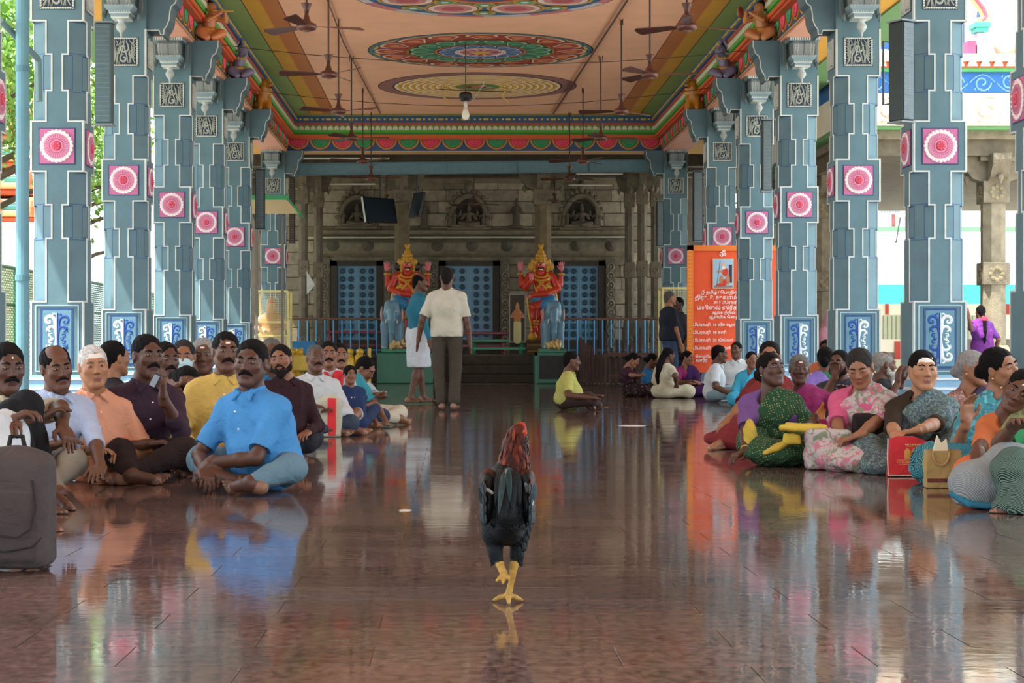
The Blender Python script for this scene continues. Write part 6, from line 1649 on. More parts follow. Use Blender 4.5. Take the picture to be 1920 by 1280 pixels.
    if beard:
        q = SDF(); q.M = M; q.sc = S; L__ = .05 if beard == 1 else .12
        q.cap((0, .06, -.085), (0, .06, -.085-L__*.7), .048, .02, k=.02); 
        for s in (-1, 1): q.chain([(s*.066, .0, -.02), (s*.058, .025, -.065), (0, .06, -.1)], [.014, .022, .03], .02)
        q.ell((0, .095, -.055), (.030, .02, .02), k=.006, op='s')
        q.mesh('beard', M_HAIR, [stachec], v=v, parent=body, off=base, noise=.003, nfreq=120)
    if mark:
        m = MB(); m.M = Matrix.Translation(tuple(-base)) @ Matrix([list(M[i]) for i in range(4)]); m.color('d8d0c6')
        w_, h_ = {'wide': (.048, .020), 'small': (.013, .006), 'dot': (.004, .004)}[mark]
        rings = []
        for k in range(9):
            a = (k/8-.5)*2*w_; ys = .0895-1.4*a*a*5 if False else .078*math.sqrt(max(0, 1-(a/.074)**2))
            rings.append(a)
        vv = []; ff = []
        nx_ = 9; nz_ = 5
        for j in range(nz_):
            for i in range(nx_):
                a = (i/(nx_-1)-.5)*2*w_; z = .058+(j/(nz_-1)-.5)*2*h_
                y = -.018+.094*math.sqrt(max(.05, 1-(a/.074)**2-((z-.032)/.086)**2))+.0035
                vv.append((a, y, z))
        for j in range(nz_-1):
            for i in range(nx_-1): ff.append((j*nx_+i, j*nx_+i+1, (j+1)*nx_+i+1, (j+1)*nx_+i))
        m.add(vv, ff); m.obj('forehead_ash_mark', M_PLAIN, body)
    if glasses:
        m = MB(); m.M = Matrix.Translation(tuple(-base)) @ Matrix([list(M[i]) for i in range(4)]); m.color('1a1a1a')
        for s in (-1, 1): m.tube([(s*.032+.022*math.cos(t), .098, .008+.016*math.sin(t)) for t in np.linspace(0, 2*math.pi, 13)], .0018, 4); m.tube([(s*.054, .097, .012), (s*.076, .02, .012)], .0016, 4)
        m.tube([(-.01, .1, .01), (.01, .1, .01)], .0016, 4); m.obj('spectacles', M_METAL, body)
    return dict(body=body, base=base, R=R, hc=hc, S=S, L=L_, D=D_, arms=arms, legs=legs, f=f, r=r, pel=pel, sh_c=sh_c, che=che, nb=nb, M=M, v=v)
def bangle(p, t, col, name='bangle', mat=None):
    sh, el, wr = p['arms'][t]; d = nrm(wr-el); c = wr-d*.03*p['S']
    m = MB().color(col); a = nrm(np.cross(d, UP)); b = np.cross(a, d); rr = .030*p['S']
    m.tube([tuple(c+a*rr*math.cos(x)+b*rr*math.sin(x)-p['base']) for x in np.linspace(0, 2*math.pi, 15)], .0035, 5); return m.obj(name, mat or M_GOLD, p['body'])
def addmesh(p, name, q, mat, pal, v=None, noise=0, nf=40):
    return q.mesh(name, mat, pal, v=v or p['v'], parent=p['body'], off=p['base'], noise=noise, nfreq=nf)
# ================================================================== people, left side
PLAID = cloth_pat('blue_plaid_cotton', 'plaid', '46536e', 'a5adb8', scale=9)
DOTG = cloth_pat('green_dotted_silk', 'dots', '1f4a2c', 'a39a4e', scale=62, width=.22)
FLOR = cloth_pat('pink_floral_cotton', 'floral', 'b8aca6', 'c75a78', '7f8a6a', scale=14, width=.5)
PAIS = cloth_pat('grey_green_print', 'floral', '3f5a55', '6f8a80', '5a4a6a', scale=60, width=.5)
TEALP = cloth_pat('teal_printed_cotton', 'floral', '1f8a94', '5fb0c0', '1a5f86', scale=16, width=.55)
ZIG = cloth_pat('teal_zigzag_cotton', 'zigzag', '12303c', '2b9aa8', scale=22)
BROC = cloth_pat('brown_brocade', 'floral', '8a5f55', 'b89080', '6a4540', scale=45, width=.5)
KNIT = cloth_pat('grey_knit', 'stripe', '737d80', '9a9f9c', scale=60, width=.5)
GSTR = cloth_pat('green_black_weave', 'stripe', '1c2f2a', '6a8a7a', scale=70, width=.5)
MARN = cloth_pat('maroon_print', 'dots', '2f161c', '8a6a40', scale=18, width=.2)
GREENST = cloth_pat('pale_green_stripe', 'stripe', 'b8c6b4', '7f9a8a', scale=30, width=.5)

pp = person('man in a sky blue short-sleeved shirt and faded jeans sitting cross-legged', 10.15, 505, (470, 680), 218, look=192, pitch=4, roll=-4, S=1.03, skin='vdark', fat=1.06,
       hair='short', stache=2, top='shirt', topc='3888c4', bottom='trousers', botc='5f7f8e', hd=-.10,
       LH=P(392, 868, 9.92), RH=P(384, 882, 9.9), Lc=.9, Rc=.9, Lp=(-1, -.2, -.3), Rp=(1, .1, -.8), Ld=(.3, .6, -.6), Rd=(-.7, .5, -.4),
       knees=(P(390, 872, 9.95), P(560, 868, 9.85)) if False else (P(545, 878, 9.85), P(378, 862, 10.35)), ankles=(P(470, 905, 9.7), P(400, 890, 9.9)), toes=((.9, .2, 0), (-.6, -.2, 0)))
pp = person('man in a yellow shirt with moustache and ash dot sitting behind the sky blue shirt', 11.5, 410, (424, 660), 175, look=165, pitch=2, S=1.0, skin='dark', hair='short', stache=2, mark='small', top='shirt', topc='cfab50', sleeve='long', bottom='trousers', botc='2f3438', hd=-.1,
       LH=(-.16, .3, .2), RH=(.1, .35, .16), fat=1.05)
pp = person('man in an aubergine long-sleeved shirt holding a phone to his mouth', 11.15, 250, (277, 668), 150, look=146, pitch=2, S=1.06, skin='vdark', hair='short', stache=2, top='shirt', topc='3a2635', sleeve='rolled', bottom='trousers', botc='2a1d1c', hd=-.14,
       RH=(.05, .36, .2), LH=P(306, 745, 10.75), Ld=(.1, .25, 1), Ln=(.9, -.4, .1), Lc=1.15, Lp=(-.3, .3, -1), Rc=.6,
       knees=(P(345, 845, 10.8), P(225, 850, 10.7)), ankles=(P(250, 885, 10.6), P(245, 890, 10.5)), toes=((1, .3, 0), (-.95, .5, 0)))
m = MB().color('1c1c20'); b_ = Matrix.Translation(P(288, 712, 10.62)) @ Matrix.Rotation(.5, 4, 'Y'); m.M = b_; m.box(-.012, .028, -.012, .012, -.04, .04, .004); m.color('8a9098'); m.box(-.008, .024, -.014, -.011, -.034, .034)
o = m.obj('phone', M_PLAIN); tag(o, 'dark mobile phone held to the mouth of the aubergine shirted man', 'phone')
pp = person('old man with white hair, peach shirt and broad ash mark on the forehead', 10.95, 166, (175, 688), 150, look=158, pitch=3, roll=5, S=1.02, skin='light', fat=1.08, hair='short', hairc='c9c6c0', stachec='b8b4ac', mark='wide', top='shirt', topc='e3a07c', bottom='dhoti', botc='e08a5f', hd=-.13,
       LH=(-.1, .34, .16), RH=(.12, .32, .18), knees=(P(222, 850, 10.9), P(130, 860, 10.9)), ankles=(P(262, 893, 10.7), P(205, 900, 10.7)), toes=((.7, 1, 0), (.6, .8, 0)), Lc=.7)
pp = person('man in a pale blue open-necked shirt leaning on his hand, left of the white-haired man', 10.5, 82, (106, 690), 140, look=148, pitch=8, roll=8, S=1.02, skin='dark', hair='bald', stache=1, top='shirt', topc='a9b6cf', sleeve='elbow', bottom='trousers', botc='8a8172', hd=-.12,
       LH=P(196, 905, 10.0), Ld=(.5, .6, -.3), Lc=.2, RH=P(98, 835, 10.2), Lp=(-.4, -.3, 1) if False else (-1, -.5, -.2),
       knees=(P(135, 868, 10.2), P(60, 850, 10.1)), ankles=(P(100, 905, 10.0), P(110, 925, 9.8)), toes=((.9, .6, 0), (.9, .3, 0)))
pp = person('man with forehead dot and beige sleeve, arm stretched over his black-trousered knee', 9.5, -8, (14, 690), 130, look=150, pitch=6, roll=0, S=1.03, skin='vdark', hair='short', mark='dot', stache=2, top='shirt', topc='b3a68c', sleeve='short', bottom='trousers', botc='17191b', hd=-.12,
       LH=P(118, 802, 9.1), Ld=(.25, .8, -.55), Ln=(.2, -.2, -1), Lc=.35, Lp=(-.6, -.2, .6), RH=(.1, .45, .4), pose='kneeup',
       knees=(P(48, 762, 9.1), P(20, 780, 9.0)), ankles=(P(92, 925, 9.0), P(70, 930, 8.8)), toes=((-.1, 1, -.1), (.1, 1, -.1)))
pp = person('man in white with clasped hands and bare foot, cut off by the left frame edge', 8.4, -66, (-58, 700), 120, look=130, S=1.0, skin='dark', hair='short', top='shirt', topc='a5a9a4', sleeve='elbow', bottom='dhoti', botc='c5cbcd', hd=-.05, pose='kneeup',
       LH=P(22, 800, 8.0), RH=P(14, 790, 8.0), Lc=.9, Rc=.9, knees=(P(8, 812, 8.05), P(-25, 812, 7.9)), ankles=(P(75, 968, 7.95), P(60, 985, 7.7)), toes=((.2, 1, -.15), (.2, 1, -.1)))
# backpack
q = SDF(); Yb = 6.5; u = Yb/FPX; bx = (25-VX)*u
q.box((bx-.0, Yb, .20), (.098, .06, .155), r=.035, k=.02); q.ell((bx+.0, Yb-.0, .345), (.11, .075, .075), k=.05); q.box((bx, Yb-.075, .15), (.075, .012, .095), r=.022, k=.012, c=1)
o = q.mesh('backpack', M_CLOTH, ['4a4240', '433b39'], v=.006, noise=.003, nfreq=30, off=(bx, Yb, 0), zmin=.002); tag(o, 'dark grey brown backpack standing on the floor at the left frame edge', 'bag')
m = MB().color('2e2827')
for pts in ([(-.12, -.097, .33), (-.09, -.115, .30), (-.06, -.123, .18), (-.03, -.123, .13), (.04, -.123, .12), (.085, -.118, .15), (.10, -.11, .22), (.085, -.10, .31)], [(-.12, -.105, .09), (0, -.12, .075), (.09, -.11, .09), (.115, -.09, .12)]): m.tube(pts, .0035, 5)
m.tube([(.125*math.cos(t), -.03, .2+.21*math.sin(t)*1.0) for t in np.linspace(-1.3, 1.5, 14)], .004, 5)
sp_ = m.obj('piping', M_CLOTH, o); sp_['kind'] = 'stuff'
m = MB().color('2a2524'); m.tube([(-.03, .05, .40), (-.02, .05, .45), (.02, .05, .45), (.03, .05, .40)], .009, 6); m.obj('grab_handle', M_CLOTH, o)
m = MB().color('6f6a68')
for k in range(6): m.box(-.085+.0095*k, -.079+.0095*k, -.109, -.104, .322+.001*k, .330+.001*k+.003*(k % 2))
d_ = m.obj('worn_emblem', M_PLAIN, o); d_['kind'] = 'stuff'
# behind the first row
person('man in black with dark hair turned away, behind the white-haired man', 12.8, 214, (216, 672), 60, look=50, S=1.0, skin='brown', hair='short', top='shirt', topc='1f1d1e', bottom='trousers', botc='22222a', collar=False)
person('man peering out from behind the phone holder, arm reaching over', 12.4, 300, (312, 676), 165, look=150, S=1.0, skin='vdark', hair='short', stache=2, topm=GREENST, top='shirt', topc='b0beb0', bottom='trousers', botc='30343a', LH=P(352, 712, 11.9), Ld=(-.8, .4, 0), Lc=.4)
p_ = person('man with greying hair wearing a pale blue face mask', 13.2, 350, (344, 670), 175, look=175, pitch=3, S=1.0, skin='mid', hair='short', hairc='2f2c2a', top='shirt', topc='c6d2d2', bottom='trousers', botc='40444a')
q = SDF(); q.M = p_['M']; q.sc = 1.0; q.ell((0, .068, -.045), (.066, .046, .052), k=.01); q.cap((-.07, .0, -.02), (-.05, .06, -.03), .006, .014, k=.01); q.cap((.07, .0, -.02), (.05, .06, -.03), .006, .014, k=.01); addmesh(p_, 'face_mask', q, M_CLOTH, ['a9cbd2'], noise=.002, nf=90)
person('grey-haired man with short ash stroke seated behind the yellow shirt', 13.4, 385, (381, 667), 178, look=176, pitch=2, S=1.04, skin='dark', hair='short', hairc='8f8c88', mark='small', top='shirt', topc='8a7f72', bottom='trousers', botc='40444a', fat=1.06)
person('man in a blue plaid shirt with his head bowed low', 12.2, 325, (345, 722), 120, look=110, pitch=70, S=.96, skin='dark', hair='short', topm=PLAID, top='shirt', topc='5a6a86', bottom='trousers', botc='26262c', sleeve='elbow', hd=-.2, LH=P(352, 716, 11.8), Ld=(-.5, .5, 0))
person('grey-haired man with yellow forehead paste, half hidden by the sky blue shirt', 13.9, 500, (509, 665), 170, look=165, S=1.0, skin='dark', hair='short', hairc='5f5c58', top='shirt', topc='2f6f9a', bottom='trousers', botc='30343a')
person('bearded man in a dark maroon jacket behind the sky blue shirt', 13.2, 522, (527, 675), 150, look=190, roll=8, S=.90, skin='mid', hair='short', stache=1, beard=1, stachec='241c18', top='shirt', topc='331a20', sleeve='long', bottom='trousers', botc='2a2a30', LH=(-.1, .3, .2), fat=1.1, knees=((-.16, .2, .12), (.12, .2, .12)), ankles=((.05, .16, .07), (-.05, .2, .065)), barefoot=False)
person('man with cropped grey hair in an open white shirt, left of the red bordered bag', 16.6, 577, (592, 672), 160, look=160, S=1.0, skin='dark', hair='crop', hairc='5a5856', stache=1, top='shirt', topc='c3c6c6', sleeve='long', bottom='trousers', botc='3a4a5a', RH=(.1, .36, .25), LH=(-.12, .36, .22))
p_ = person('man in a white shirt with red front, behind the red bordered bag', 17.2, 622, (616, 664), 165, look=172, S=1.0, skin='mid', hair='short', stache=2, top='shirt', topc='c9cccc', bottom='shorts', botc='c4bca8', LH=P(655, 778, 16.8), RH=P(650, 772, 16.9), knees=(P(668, 775, 16.8), P(635, 780, 16.6)), ankles=(P(640, 800, 16.5), P(655, 802, 16.5)))
q = SDF(); q.chain([p_['sh_c']+p_['f']*.1-p_['r']*.07, p_['che']+p_['f']*.14-p_['r']*.03, p_['che']+p_['f']*.13-UP*.1], [.05, .055, .04], .02); q.chain([p_['sh_c']+p_['f']*.1+p_['r']*.05, p_['che']+p_['f']*.14+p_['r']*.03], [.035, .05], .02); addmesh(p_, 'red_shirt_panel', q, M_CLOTH, ['d81022'], noise=.003)
person('man in a teal shirt with moustache behind the curly haired child', 18.3, 646, (637, 667), 165, look=165, S=1.0, skin='mid', hair='short', stache=2, top='shirt', topc='2a8f9a', bottom='trousers', botc='2f3a55')
p_ = person('small curly-haired child in a navy printed top sitting on the floor', 16.9, 664, (657, 703), 150, look=160, S=.66, skin='mid', hair='curly', top='tee', topc='20365f', sleeve='long', collar=False, bottom='shorts', botc='1f3056', pose='kneeup',
       knees=(P(707, 762, 17.6), P(690, 768, 17.5)), ankles=(P(722, 788, 17.5), P(705, 793, 17.3)), toes=((.3, 1, 0), (.3, 1, 0)), LH=P(682, 760, 17.6), RH=P(672, 758, 17.5), cat='child')
for i, (a, b, c) in enumerate((('d8d8d0', -.02, .0), ('c98a3a', .03, -.02), ('3a7fb0', .0, -.04))):
    pass
m = MB(); m.color('c8c6bc'); c_ = (p_['che']*.6+p_['sh_c']*.4)+p_['f']*.10*.66-p_['base']
for i in range(5): m.ell(tuple(c_+p_['r']*(.03*(i % 3)-.03)-UP*(.022*(i//3))+p_['f']*.004), (.009, .006, .011), 6, 4)
m.color('c9803a'); m.ell(tuple(c_-UP*.06), (.014, .008, .014), 6, 4); b_ = m.obj('chest_print', M_PLAIN, p_['body']); b_['kind'] = 'stuff'
person('man in pale blue looking down at a paper, right of the child', 18.9, 676, (685, 692), 120, look=115, pitch=35, S=1.0, skin='mid', hair='short', stache=1, top='shirt', topc='b5c6cf', bottom='trousers', botc='c8bea8', LH=P(716, 748, 18.4), RH=P(700, 742, 18.3), Ln=(0, .3, 1), Rn=(0, .3, 1))
m = MB().color('b9b5ac'); m.M = Matrix.Translation(P(712, 738, 18.35)) @ Matrix.Rotation(-.5, 4, 'X'); m.box(-.07, .07, -.04, .04, -.003, .003); m.color('8a867e')
for i in range(4): m.box(-.06, .055, -.03+.016*i, -.027+.016*i, .003, .004)
tag(m.obj('paper', M_PLAIN), 'printed paper in the hands of the man looking down', 'paper')
# carrier bag, red and cream
q = SDF(); Yb = 16.3; u = Yb/FPX; bx = (617-VX)*u
q.box((bx, Yb, .16), (.085, .05, .14), r=.022, k=.01); q.ell((bx+.01, Yb, .31), (.07, .04, .05), k=.04)
o = q.mesh('carrier_bag', M_CLOTH, ['b9b79e'], v=.008, noise=.005, nfreq=26, off=(bx, Yb, 0), zmin=.002); tag(o, 'cream carrier bag with a broad red stripe standing on the floor', 'bag')
q = SDF(); q.box((bx+.028, Yb-.025, .17), (.026, .045, .15), r=.01, k=.01); r2 = q.mesh('red_stripe', M_CLOTH, ['de1020'], v=.008, noise=.004, nfreq=26, parent=o, off=(bx, Yb, 0), zmin=.004)
# ================================================================== standing pair and others standing
person('balding man with moustache in a teal shirt and folded white lungi, standing in profile', 26.0, 783, (789, 530), 75, look=100, S=1.03, pose='stand', skin='dark', hair='bald', stache=2, top='shirt', topc='1f6f86', sleeve='long', bottom='lungi', botc='c9ccd0', LH=P(805, 640, 26.1), RH=P(806, 640, 25.7), Lp=(-.3, -1, -.2), Rp=(.3, -1, -.2), hd=0.0,
       knees=((-.08, .04, .49), (.09, -.02, .49)), ankles=((-.09, .1, .085), (.10, -.12, .085)))
person('man in a loose cream shirt and brown trousers standing with his back to the camera', 23.3, 838, (838, 520), 5, S=1.03, pose='stand', skin='dark', hair='crop', hairc='1b1614', top='shirt', topc='c8c2ae', bottom='trousers', botc='4a4236', LH=(-.34, .02, .83), RH=(.27, .02, .80), ankles=((-.06, .0, .085), (.09, -.06, .085)), hd=.02, fat=1.0)
person('stout man in a navy polo shirt and jeans standing in profile by the right pillar', 32.0, 1256, (1257, 559), 70, look=75, S=1.02, pose='stand', skin='light', hair='crop', hairc='5f5c58', top='tee', topc='262c3a', bottom='trousers', botc='3c5673', fat=1.15, LH=(-.2, .12, .82), RH=(.2, .10, .80), hd=0)
person('man in dark clothes with a pale scarf facing the navy polo shirt', 33.2, 1274, (1271, 570), 250, look=230, S=1.0, pose='stand', skin='vdark', hair='short', top='tee', topc='3a3d4a', bottom='trousers', botc='22242c', hd=0)
person('person in a pink shirt standing behind the second right pillar', 32.8, 1556, (1576, 562), 20, S=1.0, pose='stand', skin='dark', hair='short', top='tee', topc='e39aa8', bottom='trousers', botc='d87f92', hd=0, LH=(-.2, .15, .85), RH=(.25, .1, .85))
p_ = person('woman in purple standing with her back turned, long plait with a red flower', 29.4, 1842, (1838, 585), 350, S=.88, pose='stand', skin='dark', fem=True, hair='braid', top='blouse', topc='5f2a80', sleeve='elbow', bottom='saree', botc='6a2a7f', drape='L', drapec='7a2f8f', LH=P(1816, 592, 29.2), hd=0)
q = SDF(); c_ = np.array(P(1845, 597, 29.15))
for k in range(7): q.ell(c_+np.array((.035*math.cos(k), -.03, .022*math.sin(k*2))), (.022, .018, .022), k=.004)
addmesh(p_, 'red_flower', q, M_CLOTH, ['d83a55'])
person('person in pale blue standing at the right frame edge beyond the pillars', 28.0, 1922, (1921, 577), 300, S=1.0, pose='stand', skin='dark', fem=True, hair='bun', top='tee', topc='a8ccd4', bottom='trousers', botc='33363c', hd=0)
person('small figure in orange seated beyond the second right pillar', 22.5, 1551, (1549, 655), 200, S=.98, skin='dark', fem=True, hair='bun', top='blouse', topc='c96a3a', bottom='saree', botc='a83a3a', drape='L', drapec='c9703a')

# ================================================================== people, middle and right
person('man in a pale yellow polo shirt and brown trousers sitting alone in profile', 23.4, 1062, (1073, 677), 92, look=92, pitch=4, S=1.0, skin='dark', hair='short', stache=1, top='shirt', topc='b9b45a', bottom='trousers', botc='43302a', LH=P(1112, 742, 23.6), RH=P(1104, 745, 23.0), hd=0, fat=1.08,
       knees=((-.33, .28, .14), (.33, .28, .14)))
person('woman in a maroon blouse bending over her hands, left of the seated women', 30.0, 1182, (1188, 675), 110, look=110, pitch=28, S=.93, skin='brown', fem=True, hair='bun', top='blouse', topc='3f1a30', bottom='saree', botm=MARN, drape='L', drapem=MARN, LH=P(1204, 703, 29.6), RH=P(1200, 705, 29.2), hd=-.08)
person('woman in a bright blue blouse behind the cream saree', 31.2, 1222, (1224, 676), 120, look=110, pitch=20, S=.93, skin='dark', fem=True, hair='bun', top='blouse', topc='15679a', bottom='saree', botc='1f5f8a')
person('woman in a cream saree with long black hair, back to the camera', 29.0, 1243, (1254, 666), 55, look=70, pitch=8, S=.96, skin='dark', fem=True, hair='long', top='blouse', topc='cfc8ae', bottom='saree', botc='d0c6a8', drape='L', drapec='cbbf9f', LH=P(1285, 715, 29.1), RH=P(1268, 722, 28.8), hd=0, fat=1.05)
person('woman in a magenta blouse and purple saree with gold necklace', 30.2, 1296, (1290, 671), 160, look=130, pitch=10, S=.94, skin='brown', fem=True, hair='bun', top='blouse', topc='9a1f6a', bottom='saree', botc='4a2060', drape='L', drapec='43225c', LH=P(1300, 715, 29.8), RH=P(1292, 718, 29.7))
person('man in a white shirt and pale blue jeans sitting in profile before the banner', 26.7, 1338, (1350, 664), 100, look=92, pitch=4, S=1.06, skin='dark', hair='short', stache=1, top='shirt', topc='d3d8da', bottom='trousers', botc='8aa3ac', RH=P(1374, 740, 26.2), LH=P(1384, 725, 26.9), Rc=.3, hd=0, Rd=(.2, .5, -.8), knees=((-.33, .3, .16), (.33, .3, .14)))
person('man in white half hidden behind the right pillar base by the banner', 28.1, 1374, (1380, 656), 200, look=210, S=1.0, skin='dark', hair='short', top='shirt', topc='cfd4d4', bottom='trousers', botc='a0a0a0')
person('smiling woman in a cyan saree with a white border by the pillar base', 24.8, 1409, (1410, 675), 175, look=170, S=.95, skin='mid', fem=True, hair='bun', top='blouse', topc='2a9ab8', bottom='saree', botc='2aa0c0', drape='L', drapec='27a5c8', LH=(-.1, .3, .2), RH=(.1, .3, .2))
p_ = person('woman in dark red saree stretching her arm to her foot, behind the green saree', 14.6, 1432, (1443, 668), 235, look=190, S=1.0, skin='brown', fem=True, hair='bun', top='blouse', topc='6a1f1f', bottom='saree', botc='7a1f22', drape='L', drapec='7a2420', RH=P(1343, 815, 14.1), Rp=(.3, -.2, -.2), Rd=(.1, 1, -.7), Rc=.4, LH=(-.1, .3, .2), hd=-.05,
       knees=((-.2, .35, .2), P(1395, 815, 14.2)), ankles=((.05, .35, .07), P(1365, 824, 14.2)), toes=((1, .3, 0), (.15, 1, -.05)))
bangle(p_, 1, 'b58a3a')
p_ = person('woman in purple blouse and green dotted saree leaning on her hand', 12.7, 1470, (1446, 693), 200, look=152, pitch=-8, S=.98, skin='vdark', fem=True, hair='bun', mark='small', top='blouse', topc='6f4a86', bottom='saree', botm=DOTG, drape='L', drapem=DOTG, hd=-.08, fat=1.04,
       RH=P(1397, 855, 12.22), Rp=(.25, -.6, -.2), Rd=(.5, .6, -.25), Rc=.5, LH=P(1526, 788, 12.3), Lc=.8, Lp=(-.3, -.8, -.8), Ld=(.2, .6, -.9), knees=(P(1520, 832, 12.2), P(1410, 830, 12.5)), ankles=(P(1470, 850, 12.2), P(1440, 850, 12.1)), barefoot=False)
bangle(p_, 1, 'c9a24a'); bangle(p_, -1, 'a8282c')
q = SDF(); q.ell(P(1406, 822, 12.38), (.045, .10, .13), k=.03); q.ell(P(1418, 850, 12.22), (.07, .12, .04), k=.03); q.ell(P(1462, 836, 12.04), (.12, .05, .024), np.array(Matrix.Rotation(-.45, 3, 'Y')), k=.02); addmesh(p_, 'yellow_border', q, M_CLOTH, ['c2a52e'], noise=.005, nf=60)
q = SDF(); R_ = np.array(Matrix.Rotation(.05, 3, 'Y')); q.box(P(1510, 802, 12.0), (.11, .045, .008), R_, r=.018, k=.01); q.cap(P(1467, 802, 11.93), P(1520, 804, 11.95), .022, .02, k=.012); q.box(P(1485, 822, 12.0), (.04, .03, .02), R_, r=.012, k=.02)
o = q.mesh('yellow_bundle', M_CLOTH, ['d0b02e'], v=.006, noise=.004, nfreq=50); tag(o, 'rolled yellow cloth bundle on the green dotted saree', 'cloth')
p_ = person('old dark-skinned woman with grey hair and magenta saree behind the green dotted saree', 14.9, 1506, (1499, 692), 185, look=182, pitch=2, S=.97, skin='vdark', fem=True, hair='bun', hairc='6f6c68', mark='small', top='blouse', topc='c9792a', bottom='saree', botc='a8246a', drape='L', drapec='8f1f5f', LH=P(1585, 735, 14.5), Lc=.3)
person('bearded man with spectacles and hand at his mouth', 17.0, 1585, (1573, 682), 200, look=215, S=1.02, skin='dark', hair='short', beard=1, stache=2, glasses=True, top='shirt', topc='3a3a42', bottom='trousers', botc='2a2a30', RH=P(1566, 702, 16.6), Rp=(.3, .3, -1), Rd=(0, .3, 1), Ln=(0, 0, -1), Rc=.9)
person('woman with a lavender and green cloth over her shoulder behind the old woman', 18.2, 1551, (1548, 672), 20, S=.96, skin='dark', fem=True, hair='bun', top='blouse', topc='2f7a4a', bottom='saree', botc='7a62b8', drape='L', drapec='8a72c4')
p_ = person('woman in a pink blouse and pink floral saree looking down at her hands', 12.25, 1612, (1612, 690), 205, look=200, pitch=24, roll=6, S=1.02, skin='brown', fem=True, hair='bun', hairc='2c2926', top='blouse', topc='c84e78', bottom='saree', botm=FLOR, drape='L', drapem=FLOR, hd=-.14,
       RH=P(1583, 840, 11.75), LH=P(1600, 828, 11.6), Rp=(1, -.1, -.5), Rd=(-.4, .3, -.7), Ld=(.8, .2, -.3), Lc=.5, Rc=.4, knees=(P(1670, 840, 11.9), P(1540, 850, 11.9)), ankles=(P(1600, 862, 11.7), P(1620, 865, 11.6)), barefoot=False)
bangle(p_, 1, 'a8282c')
person('old man with a long white beard in profile, eating, behind the seated women', 17.2, 1652, (1659, 684), 80, look=85, pitch=4, S=1.02, skin='dark', hair='bald', hairc='8f8a82', beard=2, stachec='a8a39a', top='shirt', topc='33363a', bottom='trousers', botc='2a2a30', LH=P(1690, 718, 16.9), RH=P(1683, 716, 16.8), Rd=(0, .1, 1), Ld=(0, .1, 1), hd=0)
p_ = person('woman in olive blouse with a broad ash mark, hands on the red bag', 12.0, 1722, (1731, 694), 182, look=178, pitch=2, S=1.05, skin='light', fem=True, fat=1.14, hair='bun', mark='wide', top='blouse', topc='352a1c', sleeve='elbow', bottom='saree', botm=PAIS, drape='L', drapem=PAIS, hd=-.12,
       RH=P(1683, 823, 11.4), LH=P(1712, 815, 11.35), Rp=(1, -.1, -.6), Lp=(-1, -.1, -.6), Rd=(-.5, .5, -.4), Ld=(.8, .2, -.1), Lc=.35, Rc=.35, knees=(P(1800, 845, 11.6), P(1625, 848, 11.7)), ankles=(P(1700, 872, 11.5), P(1660, 875, 11.4)), barefoot=False)
bangle(p_, 1, 'b8252c'); bangle(p_, -1, 'c9a24a')
m = MB().color('c9a24a'); nb_ = p_['nb']-p_['base']; m.tube([tuple(nb_+p_['r']*.05*math.sin(a)+p_['f']*(.045+.055*math.cos(a))-UP*(.0+.09*max(0, math.cos(a)))) for a in np.linspace(-1.6, 1.6, 12)], .004, 5); m.obj('necklace', M_GOLD, p_['body'])
person('old woman with grey hair and brown brocade blouse turned to the right', 12.6, 1808, (1826, 690), 160, look=138, S=1.0, skin='brown', fem=True, hair='bun', hairc='8d8a86', top='blouse', topm=BROC, sleeve='elbow', bottom='saree', botc='2f2433', drape='L', drapec='33263a', LH=(-.1, .35, .2), RH=P(1765, 795, 12.2))
p_ = person('woman in a teal printed shawl leaning towards the right frame edge', 11.1, 1850, (1876, 690), 155, look=140, roll=14, S=1.04, skin='brown', fem=True, hair='bun', top='blouse', topm=TEALP, sleeve='elbow', bottom='saree', botm=ZIG, drape='L', drapem=TEALP, hd=-.05,
       RH=P(1812, 790, 10.8), Rp=(.5, -.1, -1), Rd=(0, .1, 1), LH=(-.05, .35, .25), knees=(P(1880, 850, 10.6), P(1745, 868, 10.7)), ankles=(P(1790, 885, 10.6), P(1760, 888, 10.4)), barefoot=False)
p_ = person('young woman in an orange top with her head tilted, at the right frame edge', 10.2, 1960, (1912, 732), 215, look=205, pitch=12, roll=-32, S=.98, skin='dark', fem=True, hair='bun', mark='dot', top='blouse', topc='c4662c', sleeve='elbow', bottom='saree', botm=GSTR, drape='L', drapec='8a8a5a', hd=-.15,
       RH=P(1832, 850, 9.7), Rp=(.3, -.2, -1), Rd=(-.3, .6, -.6), LH=(-.1, .3, .2), knees=(P(1990, 870, 9.5), P(1870, 905, 9.6)), ankles=(P(1930, 940, 9.2), P(1900, 945, 9.0)), toes=((.6, .8, 0), (.75, .6, 0)))
bangle(p_, 1, 'b5a58a')
person('woman in green and black weave at the very right edge, mostly cut off', 9.3, 2012, (2005, 720), 200, S=1.0, skin='dark', fem=True, hair='bun', top='blouse', topc='2f8a55', bottom='saree', botm=GSTR, drape='L', drapem=GSTR, RH=P(1900, 800, 8.9), knees=(P(2040, 870, 8.9), P(1905, 880, 8.8)), ankles=(P(1960, 945, 8.8), P(1925, 952, 8.7)), toes=((.6, .8, 0), (.95, .25, 0)))
